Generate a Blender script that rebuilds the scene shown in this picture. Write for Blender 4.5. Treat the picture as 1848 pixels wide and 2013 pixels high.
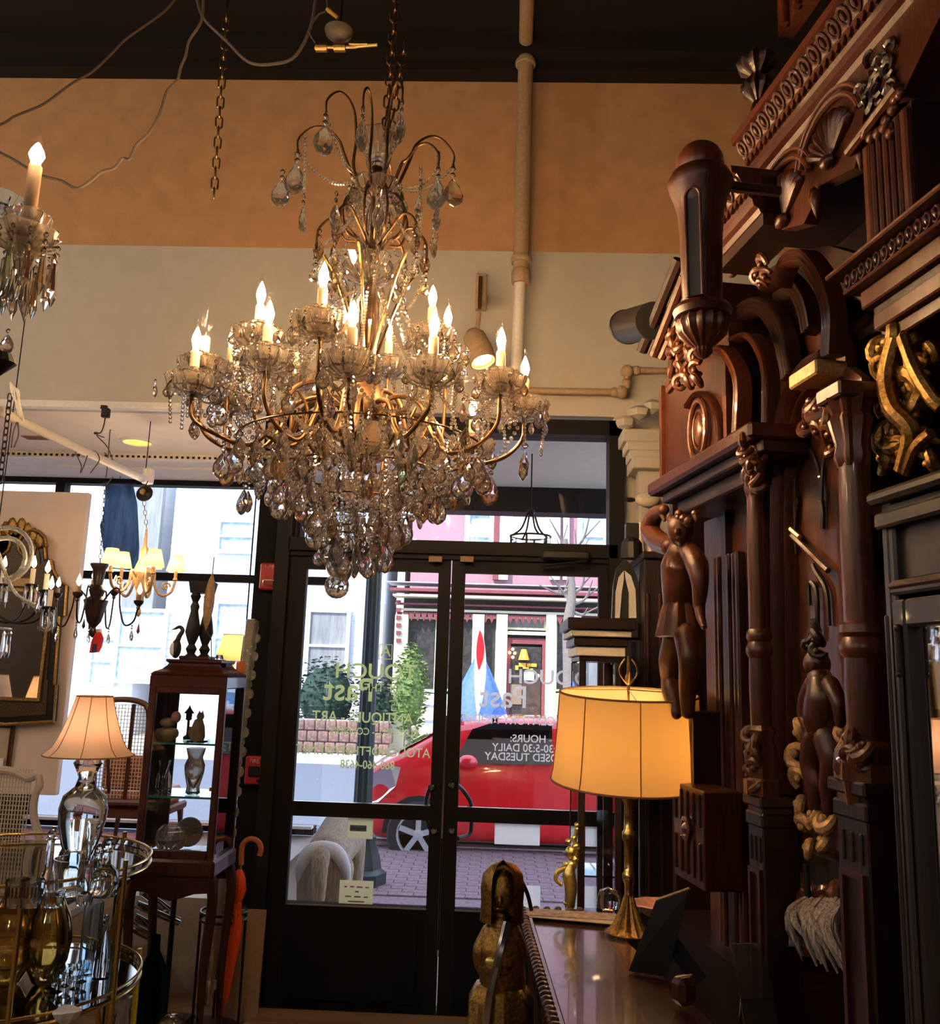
import bpy, math, random
from mathutils import Matrix, Vector
for _o in list(bpy.data.objects): bpy.data.objects.remove(_o)
S = bpy.context.scene
PI = math.pi; R = math.radians
W_, H_, F_ = 1848.0, 2013.0, 1750.0
# ---------------------------------------------------------------- camera
EYE = Vector((0, 0, 1.57))
CAMR = Matrix.Rotation(R(2.0), 3, 'Z') @ Matrix.Rotation(R(90 + 10.4), 3, 'X') @ Matrix.Rotation(R(1.8), 3, 'Z')
cd = bpy.data.cameras.new('camera'); cam = bpy.data.objects.new('camera', cd)
S.collection.objects.link(cam); S.camera = cam
cd.sensor_fit = 'HORIZONTAL'; cd.sensor_width = 36; cd.lens = 36 * F_ / W_; cd.clip_start = 0.05; cd.clip_end = 300
cam.matrix_world = Matrix.Translation(EYE) @ CAMR.to_4x4()
# ---------------------------------------------------------------- sky, sun, exposure
S.view_settings.view_transform = 'Standard'; S.view_settings.look = 'None'
S.view_settings.gamma = 1.0; S.view_settings.exposure = 1.35; S.view_settings.use_curve_mapping = False
w = bpy.data.worlds.new('sky'); S.world = w; w.use_nodes = True
nt = w.node_tree; nt.nodes.clear()
bg = nt.nodes.new('ShaderNodeBackground'); wo = nt.nodes.new('ShaderNodeOutputWorld')
bg.inputs[0].default_value = (0.62, 0.76, 1.0, 1); bg.inputs[1].default_value = 1.25
nt.links.new(bg.outputs[0], wo.inputs[0])
def light(name, kind, loc, energy, color, size=0.1, rot=(0, 0, 0), size_y=None):
    l = bpy.data.lights.new(name, kind); l.energy = energy; l.color = color
    if kind == 'AREA':
        l.size = size
        if size_y: l.shape = 'RECTANGLE'; l.size_y = size_y
    elif kind == 'SUN': l.angle = R(0.6)
    else: l.shadow_soft_size = size
    o = bpy.data.objects.new(name, l); S.collection.objects.link(o); o.location = loc; o.rotation_euler = rot
    return o
light('sun', 'SUN', (0, 0, 20), 3.3, (1.0, 0.95, 0.86), rot=(R(48), 0, R(-38)))
# unseen fill lights added to brighten the interior, behind and left of the viewer
for _x, _y, _z, _e in ((-2.8, -1.0, 3.3, 28), (-0.8, -3.2, 3.4, 22), (-4.6, 0.6, 3.2, 30), (-4.2, 2.5, 3.4, 24)):
    light('interior_fill_light', 'POINT', (_x, _y, _z), _e, (1.0, 0.84, 0.66), 0.07)
# ---------------------------------------------------------------- placement helpers (a pixel of the photo and a real depth)
def ray(px, py): return CAMR @ Vector(((px - W_ / 2) / F_, -(py - H_ / 2) / F_, -1.0))
def P(px, py, Y):
    d = ray(px, py); return EYE + d * (Y / d.y)
HD = R(9.57)
D_ = Vector((-math.sin(HD), math.cos(HD), 0)); N_ = Vector((-math.cos(HD), -math.sin(HD), 0))
def U(px, py, n=0.0):
    d = ray(px, py); t = (1.0 - n) / d.dot(-N_); q = EYE + d * t
    return q.dot(D_), q.z
rnd = random.Random(7)
# ---------------------------------------------------------------- materials
MT = {}
def shade_mat(name, col, trans=0.5, rough=0.9):
    m = bpy.data.materials.new(name); m.use_nodes = True; t = m.node_tree; t.nodes.clear()
    o = t.nodes.new('ShaderNodeOutputMaterial'); a = t.nodes.new('ShaderNodeBsdfDiffuse'); g = t.nodes.new('ShaderNodeBsdfTranslucent')
    x = t.nodes.new('ShaderNodeMixShader'); a.inputs[0].default_value = (*col, 1); g.inputs[0].default_value = (*col, 1); x.inputs[0].default_value = trans
    t.links.new(a.outputs[0], x.inputs[1]); t.links.new(g.outputs[0], x.inputs[2]); t.links.new(x.outputs[0], o.inputs[0])
    MT[name] = m; return m
def mat(name, col, rough=0.5, metal=0.0, kind=None, sc=20.0, amt=0.25, bump=0.0, emit=0, ecol=None, spec=0.5, col2=None, coat=0):
    m = bpy.data.materials.new(name); m.use_nodes = True; t = m.node_tree; b = t.nodes['Principled BSDF']
    b.inputs['Base Color'].default_value = (*col, 1); b.inputs['Roughness'].default_value = rough
    b.inputs['Metallic'].default_value = metal; b.inputs['Specular IOR Level'].default_value = spec
    b.inputs['Coat Weight'].default_value = coat
    tc = t.nodes.new('ShaderNodeTexCoord'); src = None
    if kind:
        mp = t.nodes.new('ShaderNodeMapping'); t.links.new(tc.outputs['Object'], mp.inputs[0])
        if kind == 'wood':
            mp.inputs['Scale'].default_value = (sc, sc, sc * 0.12)
        elif kind == 'woodx': mp.inputs['Scale'].default_value = (sc * 0.12, sc, sc)
        elif kind == 'streak': mp.inputs['Scale'].default_value = (sc, sc, sc * 0.15)
        else: mp.inputs['Scale'].default_value = (sc, sc, sc)
        if kind == 'voronoi': n = t.nodes.new('ShaderNodeTexVoronoi'); src = n.outputs['Distance']
        elif kind == 'wave': n = t.nodes.new('ShaderNodeTexWave'); n.inputs['Distortion'].default_value = 3; src = n.outputs['Fac']
        else:
            n = t.nodes.new('ShaderNodeTexNoise'); n.inputs['Detail'].default_value = 6; n.inputs['Roughness'].default_value = 0.6
            if kind in ('wood', 'woodx'): n.inputs['Distortion'].default_value = 0.8
            src = n.outputs['Fac']
        t.links.new(mp.outputs[0], n.inputs['Vector'])
        cr = t.nodes.new('ShaderNodeValToRGB'); t.links.new(src, cr.inputs[0])
        c2 = col2 or tuple(max(0, c * (1 - amt)) for c in col)
        c1 = col if col2 else tuple(min(1, c * (1 + amt)) for c in col)
        cr.color_ramp.elements[0].position = 0.35; cr.color_ramp.elements[1].position = 0.65
        cr.color_ramp.elements[0].color = (*c2, 1); cr.color_ramp.elements[1].color = (*c1, 1)
        t.links.new(cr.outputs[0], b.inputs['Base Color'])
    if bump:
        if not src:
            n = t.nodes.new('ShaderNodeTexNoise'); n.inputs['Scale'].default_value = sc; n.inputs['Detail'].default_value = 5
            t.links.new(tc.outputs['Object'], n.inputs['Vector']); src = n.outputs['Fac']
        bp = t.nodes.new('ShaderNodeBump'); bp.inputs['Strength'].default_value = bump; bp.inputs['Distance'].default_value = 0.01
        t.links.new(src, bp.inputs['Height']); t.links.new(bp.outputs[0], b.inputs['Normal'])
    if emit:
        b.inputs['Emission Color'].default_value = (*(ecol or col), 1); b.inputs['Emission Strength'].default_value = emit
    MT[name] = m; return m
def glassmat(name, col=(1, 1, 1), ior=1.52, rough=0.0):
    m = bpy.data.materials.new(name); m.use_nodes = True; t = m.node_tree; t.nodes.clear()
    o = t.nodes.new('ShaderNodeOutputMaterial'); g = t.nodes.new('ShaderNodeBsdfGlass')
    g.inputs['Color'].default_value = (*col, 1); g.inputs['IOR'].default_value = ior; g.inputs['Roughness'].default_value = rough
    t.links.new(g.outputs[0], o.inputs[0]); MT[name] = m; return m
def thin(name, col=(1, 1, 1), refl=0.08, rcol=(1, 1, 1), rough=0.02, fres=True):
    # thin clear sheet: see-through with a surface reflection that grows at grazing angles
    m = bpy.data.materials.new(name); m.use_nodes = True; t = m.node_tree; t.nodes.clear()
    o = t.nodes.new('ShaderNodeOutputMaterial'); a = t.nodes.new('ShaderNodeBsdfTransparent'); g = t.nodes.new('ShaderNodeBsdfGlossy')
    x = t.nodes.new('ShaderNodeMixShader'); a.inputs[0].default_value = (*col, 1); g.inputs[0].default_value = (*rcol, 1); g.inputs['Roughness'].default_value = rough
    if fres:
        lw = t.nodes.new('ShaderNodeFresnel'); lw.inputs[0].default_value = 1.5
        ma = t.nodes.new('ShaderNodeMath'); ma.operation = 'ADD'; ma.inputs[1].default_value = refl - 0.04; ma.use_clamp = True
        t.links.new(lw.outputs[0], ma.inputs[0]); t.links.new(ma.outputs[0], x.inputs[0])
    else: x.inputs[0].default_value = refl
    t.links.new(a.outputs[0], x.inputs[1]); t.links.new(g.outputs[0], x.inputs[2]); t.links.new(x.outputs[0], o.inputs[0])
    MT[name] = m; return m
def emat(name, col, s):
    m = bpy.data.materials.new(name); m.use_nodes = True; t = m.node_tree; t.nodes.clear()
    o = t.nodes.new('ShaderNodeOutputMaterial'); e = t.nodes.new('ShaderNodeEmission'); e.inputs[0].default_value = (*col, 1); e.inputs[1].default_value = s
    t.links.new(e.outputs[0], o.inputs[0]); MT[name] = m; return m
# crystal: cut glass whose tint varies a little from drop to drop
def crystal(name, stops, ior=1.6):
    m = glassmat(name, (1, 1, 1), ior); t = m.node_tree
    g = [n for n in t.nodes if n.type == 'BSDF_GLASS'][0]
    oi = t.nodes.new('ShaderNodeObjectInfo'); cr = t.nodes.new('ShaderNodeValToRGB'); cr.color_ramp.interpolation = 'CONSTANT'
    el = cr.color_ramp.elements
    el[0].position = 0; el[0].color = (*stops[0][1], 1); el[1].position = stops[1][0]; el[1].color = (*stops[1][1], 1)
    for p, c in stops[2:]:
        e = el.new(p); e.color = (*c, 1)
    t.links.new(oi.outputs['Random'], cr.inputs[0]); t.links.new(cr.outputs[0], g.inputs[0])
    # a facet scatters a little of the lamp light: mix in a faint glossy lobe
    o = [n for n in t.nodes if n.type == 'OUTPUT_MATERIAL'][0]
    gl = t.nodes.new('ShaderNodeBsdfGlossy'); gl.inputs['Roughness'].default_value = 0.07; gl.inputs[0].default_value = (1, 0.95, 0.88, 1)
    x = t.nodes.new('ShaderNodeMixShader'); x.inputs[0].default_value = 0.20
    tl = t.nodes.new('ShaderNodeBsdfTranslucent'); tl.inputs[0].default_value = (1, .93, .84, 1); x2 = t.nodes.new('ShaderNodeMixShader'); x2.inputs[0].default_value = 0.015
    t.links.new(g.outputs[0], x.inputs[1]); t.links.new(gl.outputs[0], x.inputs[2]); t.links.new(x.outputs[0], x2.inputs[1]); t.links.new(tl.outputs[0], x2.inputs[2]); t.links.new(x2.outputs[0], o.inputs[0])
    return m
crystal('crystal', [(0, (1, 1, 1)), (.5, (1, .95, .88)), (.70, (.9, .9, .9)), (.80, (1, .86, .68)), (.88, (.84, .91, 1)), (.93, (1, .8, .76)), (.96, (.82, 1, .88)), (.98, (.88, .8, 1))], 1.55)
crystal('crystal_clear', [(0, (1, 1, 1)), (.5, (1, .97, .92))], 1.5)
[n for n in MT['crystal_clear'].node_tree.nodes if n.type == 'MIX_SHADER'][1].inputs[0].default_value = 0.07
def milky(name, tr=0.3, **k):
    m = thin(name, **k); t = m.node_tree; o = [n for n in t.nodes if n.type == 'OUTPUT_MATERIAL'][0]; x = o.inputs[0].links[0].from_node
    d = t.nodes.new('ShaderNodeBsdfTranslucent'); d.inputs[0].default_value = (1, 1, 1, 1); y = t.nodes.new('ShaderNodeMixShader'); y.inputs[0].default_value = tr
    t.links.new(x.outputs[0], y.inputs[1]); t.links.new(d.outputs[0], y.inputs[2]); t.links.new(y.outputs[0], o.inputs[0]); return m
milky('frosty_glass', .09, col=(.95, .97, .98), refl=.22, rough=.04)
glassmat('clear_glass', (0.96, 0.98, 0.98)); glassmat('gold_glass', (0.98, 0.9, 0.55)); glassmat('green_glass', (0.03, 0.3, 0.22))
glassmat('pale_glass', (0.85, 0.93, 1.0)); thin('pane', (0.97, 0.98, 1.0), 0.06); thin('window_pane', (0.97, 0.985, 1), 0.04)
thin('bulb_glass', (1, 0.98, 0.95), 0.05, fres=False); thin('shelf_glass', (0.75, 0.95, 0.88), 0.12)
thin('thin_glass', (0.93, 0.96, 0.97), 0.22, rough=0.05); thin('thin_gold', (0.95, 0.86, 0.6), 0.25, (1, .85, .5), 0.08)
thin('car_glass', (0.10, 0.16, 0.26), 0.30)
emat('flame', (1.0, 0.60, 0.28), 420); emat('flame_far', (1.0, 0.62, 0.28), 17); emat('lamp_core_soft', (1.0, 0.74, 0.54), 13); emat('lamp_core', (1.0, 0.68, 0.34), 60); emat('downlight', (1.0, 0.45, 0.08), 1.1)
emat('red_led', (1.0, 0.03, 0.02), 14); emat('far_light', (1.0, 0.55, 0.2), 5)
mat('tan_wall', (0.4982, 0.2777, 0.1325), 0.85, kind='noise', sc=1.6, amt=0.10, bump=0.05)
mat('white_wall', (0.50, 0.475, 0.42), 0.85, kind='noise', sc=3, amt=0.03)
mat('bay_white', (0.8288, 0.7504, 0.6720), 0.85, kind='noise', sc=2, amt=0.03)
mat('panel_white', (0.62, 0.50, 0.42), 0.85, kind='noise', sc=3, amt=0.03)
mat('dark_ceiling', (0.0039, 0.0025, 0.0022), 0.9, kind='noise', sc=2, amt=0.3)
mat('black_frame', (0.0036, 0.0033, 0.0036), 0.65, kind='noise', sc=8, amt=0.2, spec=0.25)
mat('black_wall', (0.0036, 0.0042, 0.0060), 0.85, kind='noise', sc=8, amt=0.2, spec=0.2)
mat('floor_wood', (0.22, 0.14, 0.075), 0.45, kind='woodx', sc=9, amt=0.3)
mat('plain_wall', (0.0560, 0.0360, 0.0240), 0.9, kind='noise', sc=3, amt=0.1)
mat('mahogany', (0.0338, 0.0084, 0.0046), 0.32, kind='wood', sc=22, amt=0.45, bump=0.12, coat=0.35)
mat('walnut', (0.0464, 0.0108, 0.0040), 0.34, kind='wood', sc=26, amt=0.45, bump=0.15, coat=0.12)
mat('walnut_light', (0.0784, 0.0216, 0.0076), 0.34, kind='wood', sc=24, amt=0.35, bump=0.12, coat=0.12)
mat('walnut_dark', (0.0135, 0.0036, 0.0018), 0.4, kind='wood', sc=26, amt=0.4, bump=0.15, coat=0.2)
mat('ebony', (0.010, 0.009, 0.009), 0.5, kind='noise', sc=20, amt=0.2)
mat('table_top', (0.0595, 0.0238, 0.0140), 0.22, kind='wood', sc=14, amt=0.35, coat=0.4)
mat('ivory_sleeve', (0.6000, 0.4350, 0.2700), 0.55, kind='noise', sc=60, amt=0.05); mat('white_sleeve', (0.85, 0.8, 0.7), 0.5, kind='noise', sc=60, amt=0.05)
mat('brown_sleeve', (0.22, 0.14, 0.09), 0.55, kind='noise', sc=60, amt=0.1)
mat('bronze', (0.17, 0.095, 0.045), 0.42, 1.0, kind='noise', sc=40, amt=0.35)
mat('antique_brass', (0.4160, 0.2720, 0.1040), 0.3, 1.0, kind='noise', sc=30, amt=0.25)
mat('brass', (0.6630, 0.4675, 0.1700), 0.22, 1.0, kind='noise', sc=30, amt=0.15)
mat('gilt', (0.3200, 0.1840, 0.0560), 0.36, 1.0, kind='noise', sc=25, amt=0.45, bump=0.3)
mat('gilt_bright', (1.0, 0.72, 0.25), 0.32, 1.0, kind='noise', sc=25, amt=0.2, bump=0.2)
mat('gilt_wood', (0.42, 0.25, 0.11), 0.5, 0.3, kind='noise', sc=25, amt=0.3, bump=0.2)
mat('black_metal', (0.02, 0.018, 0.016), 0.45, 0.6, kind='noise', sc=30, amt=0.3)
mat('steel', (0.6, 0.62, 0.65), 0.18, 1.0, kind='noise', sc=20, amt=0.1)
mat('silver_frame', (0.75, 0.74, 0.68), 0.22, 1.0, kind='noise', sc=60, amt=0.4, bump=0.8)
mat('mirror', (0.85, 0.87, 0.9), 0.02, 1.0, kind='noise', sc=3, amt=0.02)
mat('pipe_paint', (0.3910, 0.2720, 0.1700), 0.55, kind='noise', sc=12, amt=0.12); mat('white_paint', (0.75, 0.72, 0.68), 0.5, kind='noise', sc=12, amt=0.06)
mat('cord_white', (0.0924, 0.0693, 0.0501), 0.6, kind='noise', sc=40, amt=0.2); mat('cord_brown', (0.0378, 0.0210, 0.0126), 0.6, kind='noise', sc=40, amt=0.2)
mat('wire_yellow', (0.75, 0.42, 0.04), 0.5, kind='noise', sc=40, amt=0.1); mat('copper_end', (0.9, 0.4, 0.12), 0.4, 0.5, kind='noise', sc=40, amt=0.1)
mat('red_plastic', (0.2940, 0.0112, 0.0140), 0.45, kind='noise', sc=20, amt=0.08); mat('bright_red', (0.6750, 0.0090, 0.0180), 0.45, kind='noise', sc=20, amt=0.08)
shade_mat('white_print', (1, 1, 0.97), 0.95); shade_mat('cream_print', (0.86, 0.95, 0.62), 0.95)
mat('dark_print', (0.05, 0.045, 0.04), 0.6, kind='noise', sc=20, amt=0.03); mat('blue_print', (0.06, 0.14, 0.24), 0.6, kind='noise', sc=20, amt=0.03)
shade_mat('paper_cream', (0.92, 0.92, 0.72), 0.75)
mat('cardboard', (0.2400, 0.1600, 0.1040), 0.85, kind='noise', sc=10, amt=0.08)
mat('orange_cloth', (0.6800, 0.0680, 0.0096), 0.6, kind='noise', sc=30, amt=0.15, bump=0.1); mat('orange_wood', (0.4650, 0.1275, 0.0338), 0.4, kind='wood', sc=40, amt=0.2)
mat('cane', (0.4650, 0.4125, 0.3150), 0.7, kind='noise', sc=30, amt=0.15); mat('cream_paint', (0.4650, 0.3900, 0.3150), 0.5, kind='noise', sc=14, amt=0.1)
mat('silk', (0.60, 0.16, 0.07), 0.35, kind='wave', sc=28, col2=(0.35, 0.07, 0.03), bump=0.2)
mat('linen_dark', (0.0840, 0.0630, 0.0490), 0.9, kind='noise', sc=60, amt=0.2)
mat('rug', (0.42, 0.06, 0.10), 0.95, kind='noise', sc=9, col2=(0.50, 0.36, 0.34)); mat('blue_board', (0.10, 0.20, 0.42), 0.8, kind='noise', sc=3, amt=0.3)
mat('black_lacquer', (0.0084, 0.0060, 0.0048), 0.3, kind='noise', sc=8, amt=0.3); mat('chinoiserie', (0.10, 0.055, 0.018), 0.45, 0.2, kind='noise', sc=26, col2=(0.012, 0.008, 0.005))
mat('reflection_blue', (0.07, 0.19, 0.48), 0.8, kind='streak', sc=6, amt=0.3)  # blue of the reflected building, put into a sheet's colour
mat('grey_armoire', (0.0270, 0.0238, 0.0248), 0.36, kind='wood', sc=14, amt=0.15, coat=0.4)
mat('leaf_ornament', (0.30, 0.19, 0.09), 0.7, kind='noise', sc=14, amt=0.25, bump=0.2)
mat('ceramic', (0.7, 0.62, 0.5), 0.3, kind='noise', sc=14, amt=0.1); mat('amber', (0.55, 0.2, 0.04), 0.3, kind='noise', sc=20, amt=0.4, bump=0.3)
mat('lemon', (0.75, 0.7, 0.05), 0.3, kind='noise', sc=20, amt=0.2); mat('pink_shell', (0.45, 0.22, 0.17), 0.4, kind='noise', sc=15, amt=0.2)
mat('yellow_clay', (0.28, 0.20, 0.09), 0.5, kind='noise', sc=15, amt=0.2)
mat('plume', (0.2520, 0.2160, 0.1980), 0.8, kind='streak', sc=40, amt=0.5, bump=0.6)
mat('black_velvet', (0.006, 0.006, 0.007), 0.95, kind='noise', sc=20, amt=0.2); mat('map_paper', (0.40, 0.33, 0.28), 0.7, kind='noise', sc=9, col2=(0.22, 0.12, 0.09))
thin('acrylic', (0.55, 0.50, 0.45), 0.25, rough=0.15)
mat('asphalt', (0.1275, 0.1403, 0.1785), 0.8, kind='noise', sc=6, amt=0.12); mat('paver', (0.1920, 0.1200, 0.1360), 0.85, kind='noise', sc=7, amt=0.3)
mat('concrete', (0.48, 0.46, 0.45), 0.85, kind='noise', sc=3, amt=0.08); mat('white_siding', (0.80, 0.82, 0.86), 0.7, kind='noise', sc=3, amt=0.04)
mat('cream_trim', (0.80, 0.74, 0.52), 0.6, kind='noise', sc=3, amt=0.04); mat('maroon_trim', (0.2100, 0.0488, 0.0562), 0.6, kind='noise', sc=3, amt=0.1)
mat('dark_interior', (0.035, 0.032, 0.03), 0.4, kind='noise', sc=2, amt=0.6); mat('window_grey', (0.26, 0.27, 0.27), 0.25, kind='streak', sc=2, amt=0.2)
mat('sky_glass', (0.42, 0.56, 0.72), 0.12, kind='noise', sc=1.5, amt=0.3); mat('pink_wall', (0.4000, 0.2000, 0.2400), 0.7, kind='noise', sc=3, amt=0.1)
mat('car_red', (0.72, 0.012, 0.018), 0.22, kind='noise', sc=2, amt=0.05, coat=1.0); mat('tyre', (0.02, 0.02, 0.022), 0.8, kind='noise', sc=20, amt=0.2)
mat('chrome', (0.8, 0.82, 0.85), 0.1, 1.0, kind='noise', sc=20, amt=0.05); mat('alloy', (0.70, 0.74, 0.76), 0.3, 0.6, kind='noise', sc=20, amt=0.05)
mat('post_green', (0.0105, 0.0245, 0.0245), 0.45, kind='noise', sc=20, amt=0.2); mat('bark', (0.20, 0.17, 0.15), 0.9, kind='noise', sc=14, amt=0.3, bump=0.4)
mat('leaf_dark', (0.0144, 0.0440, 0.0280), 0.7, kind='noise', sc=4, amt=0.5); mat('leaf_light', (0.13, 0.20, 0.05), 0.7, kind='noise', sc=3, amt=0.6)
mat('fur_tan', (0.36, 0.27, 0.19), 0.95, kind='streak', sc=18, amt=0.35, bump=0.4); mat('fur_pale', (0.62, 0.63, 0.62), 0.95, kind='noise', sc=18, amt=0.1)
mat('brick_wall', (0.22, 0.13, 0.11), 0.9, kind='noise', sc=3, amt=0.4); mat('blue_cloth', (0.08, 0.18, 0.50), 0.6, kind='noise', sc=5, amt=0.2)
mat('glass_green_edge', (0.03, 0.35, 0.22), 0.2, kind='noise', sc=5, amt=0.1)
mat('porch_ceiling', (0.82, 0.82, 0.70), 0.8, kind='noise', sc=3, amt=0.03)
shade_mat('shade_cream', (0.86, 0.66, 0.36), 0.5); shade_mat('shade_pink', (0.90, 0.72, 0.58), 0.45); shade_mat('shade_small', (0.95, 0.8, 0.55), 0.5)
mat('shade_rib', (0.30, 0.15, 0.06), 0.8, kind='noise', sc=40, amt=0.1); mat('shade_plain', (0.66, 0.58, 0.45), 0.8, kind='noise', sc=40, amt=0.04)
mat('picture_paper', (0.45, 0.35, 0.26), 0.6, kind='noise', sc=3, amt=0.1)
# ---------------------------------------------------------------- mesh builder
class MB:
    def __init__(s, M=None): s.v = []; s.f = []; s.M = M
    def add(s, vs, fs, M=None):
        k = len(s.v); T = None
        if M is not None: T = M
        if s.M is not None: T = s.M @ T if T is not None else s.M
        for p in vs:
            p = Vector(p); s.v.append(tuple(T @ p) if T is not None else tuple(p))
        s.f += [tuple(i + k for i in f) for f in fs]; return s
    def box(s, c, d, M=None, taper=1.0, ch=0.0):
        x, y, z = (q / 2 for q in d); a, b, e = c
        if ch > 0:
            ch = min(ch, x * .9, y * .9, z * .9); vs = []; idx = {}
            for sx in (-1, 1):
                for sy in (-1, 1):
                    for sz in (-1, 1):
                        for k, (q, r, t) in enumerate(((x, y - ch, z - ch), (x - ch, y, z - ch), (x - ch, y - ch, z))):
                            idx[(sx, sy, sz, k)] = len(vs); vs.append((a + sx * q, b + sy * r, e + sz * t))
            fs = []
            for sg in (-1, 1):
                fs.append([idx[(sg, p, q, 0)] for p, q in ((-1, -1), (1, -1), (1, 1), (-1, 1))][::sg])
                fs.append([idx[(p, sg, q, 1)] for p, q in ((-1, -1), (-1, 1), (1, 1), (1, -1))][::sg])
                fs.append([idx[(p, q, sg, 2)] for p, q in ((-1, -1), (1, -1), (1, 1), (-1, 1))][::sg])
            for s1 in (-1, 1):
                for s2 in (-1, 1):
                    fs.append([idx[(s1, s2, -1, 0)], idx[(s1, s2, -1, 1)], idx[(s1, s2, 1, 1)], idx[(s1, s2, 1, 0)]])
                    fs.append([idx[(s1, -1, s2, 0)], idx[(s1, -1, s2, 2)], idx[(s1, 1, s2, 2)], idx[(s1, 1, s2, 0)]])
                    fs.append([idx[(-1, s1, s2, 1)], idx[(-1, s1, s2, 2)], idx[(1, s1, s2, 2)], idx[(1, s1, s2, 1)]])
                    for s3 in (-1, 1): fs.append([idx[(s1, s2, s3, 0)], idx[(s1, s2, s3, 1)], idx[(s1, s2, s3, 2)]])
            return s.add(vs, fs, M)
        vs = []
        for sz in (-1, 1):
            t = taper if sz > 0 else 1
            for sx, sy in ((-1, -1), (1, -1), (1, 1), (-1, 1)): vs.append((a + sx * x * t, b + sy * y * t, e + sz * z))
        return s.add(vs, [(3, 2, 1, 0), (4, 5, 6, 7), (0, 1, 5, 4), (1, 2, 6, 5), (2, 3, 7, 6), (3, 0, 4, 7)], M)
    def lathe(s, prof, seg=16, c=(0, 0, 0), M=None, flute=None, sx=1, sy=1, arc=None, cap=True):
        vs = []; fs = []; n = seg; a0, a1 = arc or (0, 2 * PI)
        m = n + 1 if arc else n
        for q in prof:
            r, z = q[0], q[1]
            for i in range(m):
                a = a0 + (a1 - a0) * i / n; rr = r
                if flute and (len(q) < 3 or q[2]): rr = r * (1 + flute[1] * math.cos(flute[0] * a))
                vs.append((c[0] + rr * math.cos(a) * sx, c[1] + rr * math.sin(a) * sy, c[2] + z))
        for j in range(len(prof) - 1):
            for i in range(n):
                k = (i + 1) % m if not arc else i + 1
                fs.append((j * m + i, j * m + k, (j + 1) * m + k, (j + 1) * m + i))
        if not arc and cap:
            if prof[0][0] > 1e-5: fs.append(tuple(range(m))[::-1])
            if prof[-1][0] > 1e-5: fs.append(tuple((len(prof) - 1) * m + i for i in range(m)))
        return s.add(vs, fs, M)
    def cyl(s, a, b, r, seg=10, r2=None):
        return s.tube([a, b], [r, r if r2 is None else r2], seg)
    def tube(s, pts, r, seg=6, closed=False, flat=None):
        pts = [Vector(p) for p in pts]; n = len(pts)
        if n < 2: return s
        rs = r if isinstance(r, (list, tuple)) else [r] * n
        vs = []; fs = []; up = None
        for i, p in enumerate(pts):
            if closed: t = pts[(i + 1) % n] - pts[i - 1]
            else: t = pts[min(i + 1, n - 1)] - pts[max(i - 1, 0)]
            t = t.normalized() if t.length > 1e-9 else Vector((0, 0, 1))
            if up is None: up = Vector((0, 0, 1)) if abs(t.z) < 0.9 else Vector((1, 0, 0))
            x = t.cross(up); x = x.normalized() if x.length > 1e-6 else t.orthogonal().normalized()
            y = x.cross(t).normalized(); up = y
            for k in range(seg):
                a = 2 * PI * k / seg; q = flat or 1.0
                vs.append(p + x * (math.cos(a) * rs[i]) + y * (math.sin(a) * rs[i] * q))
        m = n if closed else n - 1
        for i in range(m):
            j = (i + 1) % n
            for k in range(seg):
                l = (k + 1) % seg; fs.append((i * seg + k, i * seg + l, j * seg + l, j * seg + k))
        if not closed:
            fs.append(tuple(range(seg))[::-1]); fs.append(tuple((n - 1) * seg + k for k in range(seg)))
        return s.add(vs, fs)
    def sph(s, c, r, seg=10, ring=6, M=None):
        if not isinstance(r, (tuple, list)): r = (r, r, r)
        vs = [(c[0], c[1], c[2] - r[2])]
        for j in range(1, ring):
            b = -PI / 2 + PI * j / ring
            for i in range(seg):
                a = 2 * PI * i / seg
                vs.append((c[0] + r[0] * math.cos(b) * math.cos(a), c[1] + r[1] * math.cos(b) * math.sin(a), c[2] + r[2] * math.sin(b)))
        vs.append((c[0], c[1], c[2] + r[2])); e = len(vs) - 1; fs = []
        for i in range(seg):
            k = (i + 1) % seg
            fs.append((0, 1 + k, 1 + i)); fs.append((e, e - seg + i, e - seg + k))
            for j in range(ring - 2): fs.append((1 + j * seg + i, 1 + j * seg + k, 1 + (j + 1) * seg + k, 1 + (j + 1) * seg + i))
        return s.add(vs, fs, M)
    def prism(s, poly, y0, y1, M=None):
        # poly in (x, z), extruded along y
        n = len(poly); vs = [(p[0], y0, p[1]) for p in poly] + [(p[0], y1, p[1]) for p in poly]
        fs = [tuple(range(n)), tuple(range(2 * n - 1, n - 1, -1))] + [(i, i + n, (i + 1) % n + n, (i + 1) % n) for i in range(n)]
        return s.add(vs, fs, M)
    def sweep(s, prof, path, closed=False):
        # prof: (offset_a, offset_b) pairs; path: list of (point, dirA, dirB)
        n = len(prof); vs = []; fs = []
        for p, a, b in path:
            p = Vector(p); a = Vector(a); b = Vector(b)
            for q in prof: vs.append(p + a * q[0] + b * q[1])
        for i in range(len(path) - 1):
            for k in range(n):
                l = (k + 1) % n; fs.append((i * n + k, i * n + l, (i + 1) * n + l, (i + 1) * n + k))
        fs.append(tuple(range(n))[::-1]); fs.append(tuple((len(path) - 1) * n + k for k in range(n)))
        return s.add(vs, fs)
    def obj(s, name, m, parent=None, smooth=False, **kw):
        me = bpy.data.meshes.new(name); me.from_pydata(s.v, [], s.f); me.validate()
        me.materials.append(MT[m] if isinstance(m, str) else m)
        if smooth:
            me.polygons.foreach_set('use_smooth', [True] * len(me.polygons))
            try: me.set_sharp_from_angle(angle=R(40))
            except Exception: pass
        me.update()
        o = bpy.data.objects.new(name, me); S.collection.objects.link(o)
        if parent is not None: o.parent = parent
        for k, x in kw.items(): o[k] = x
        return o
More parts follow.
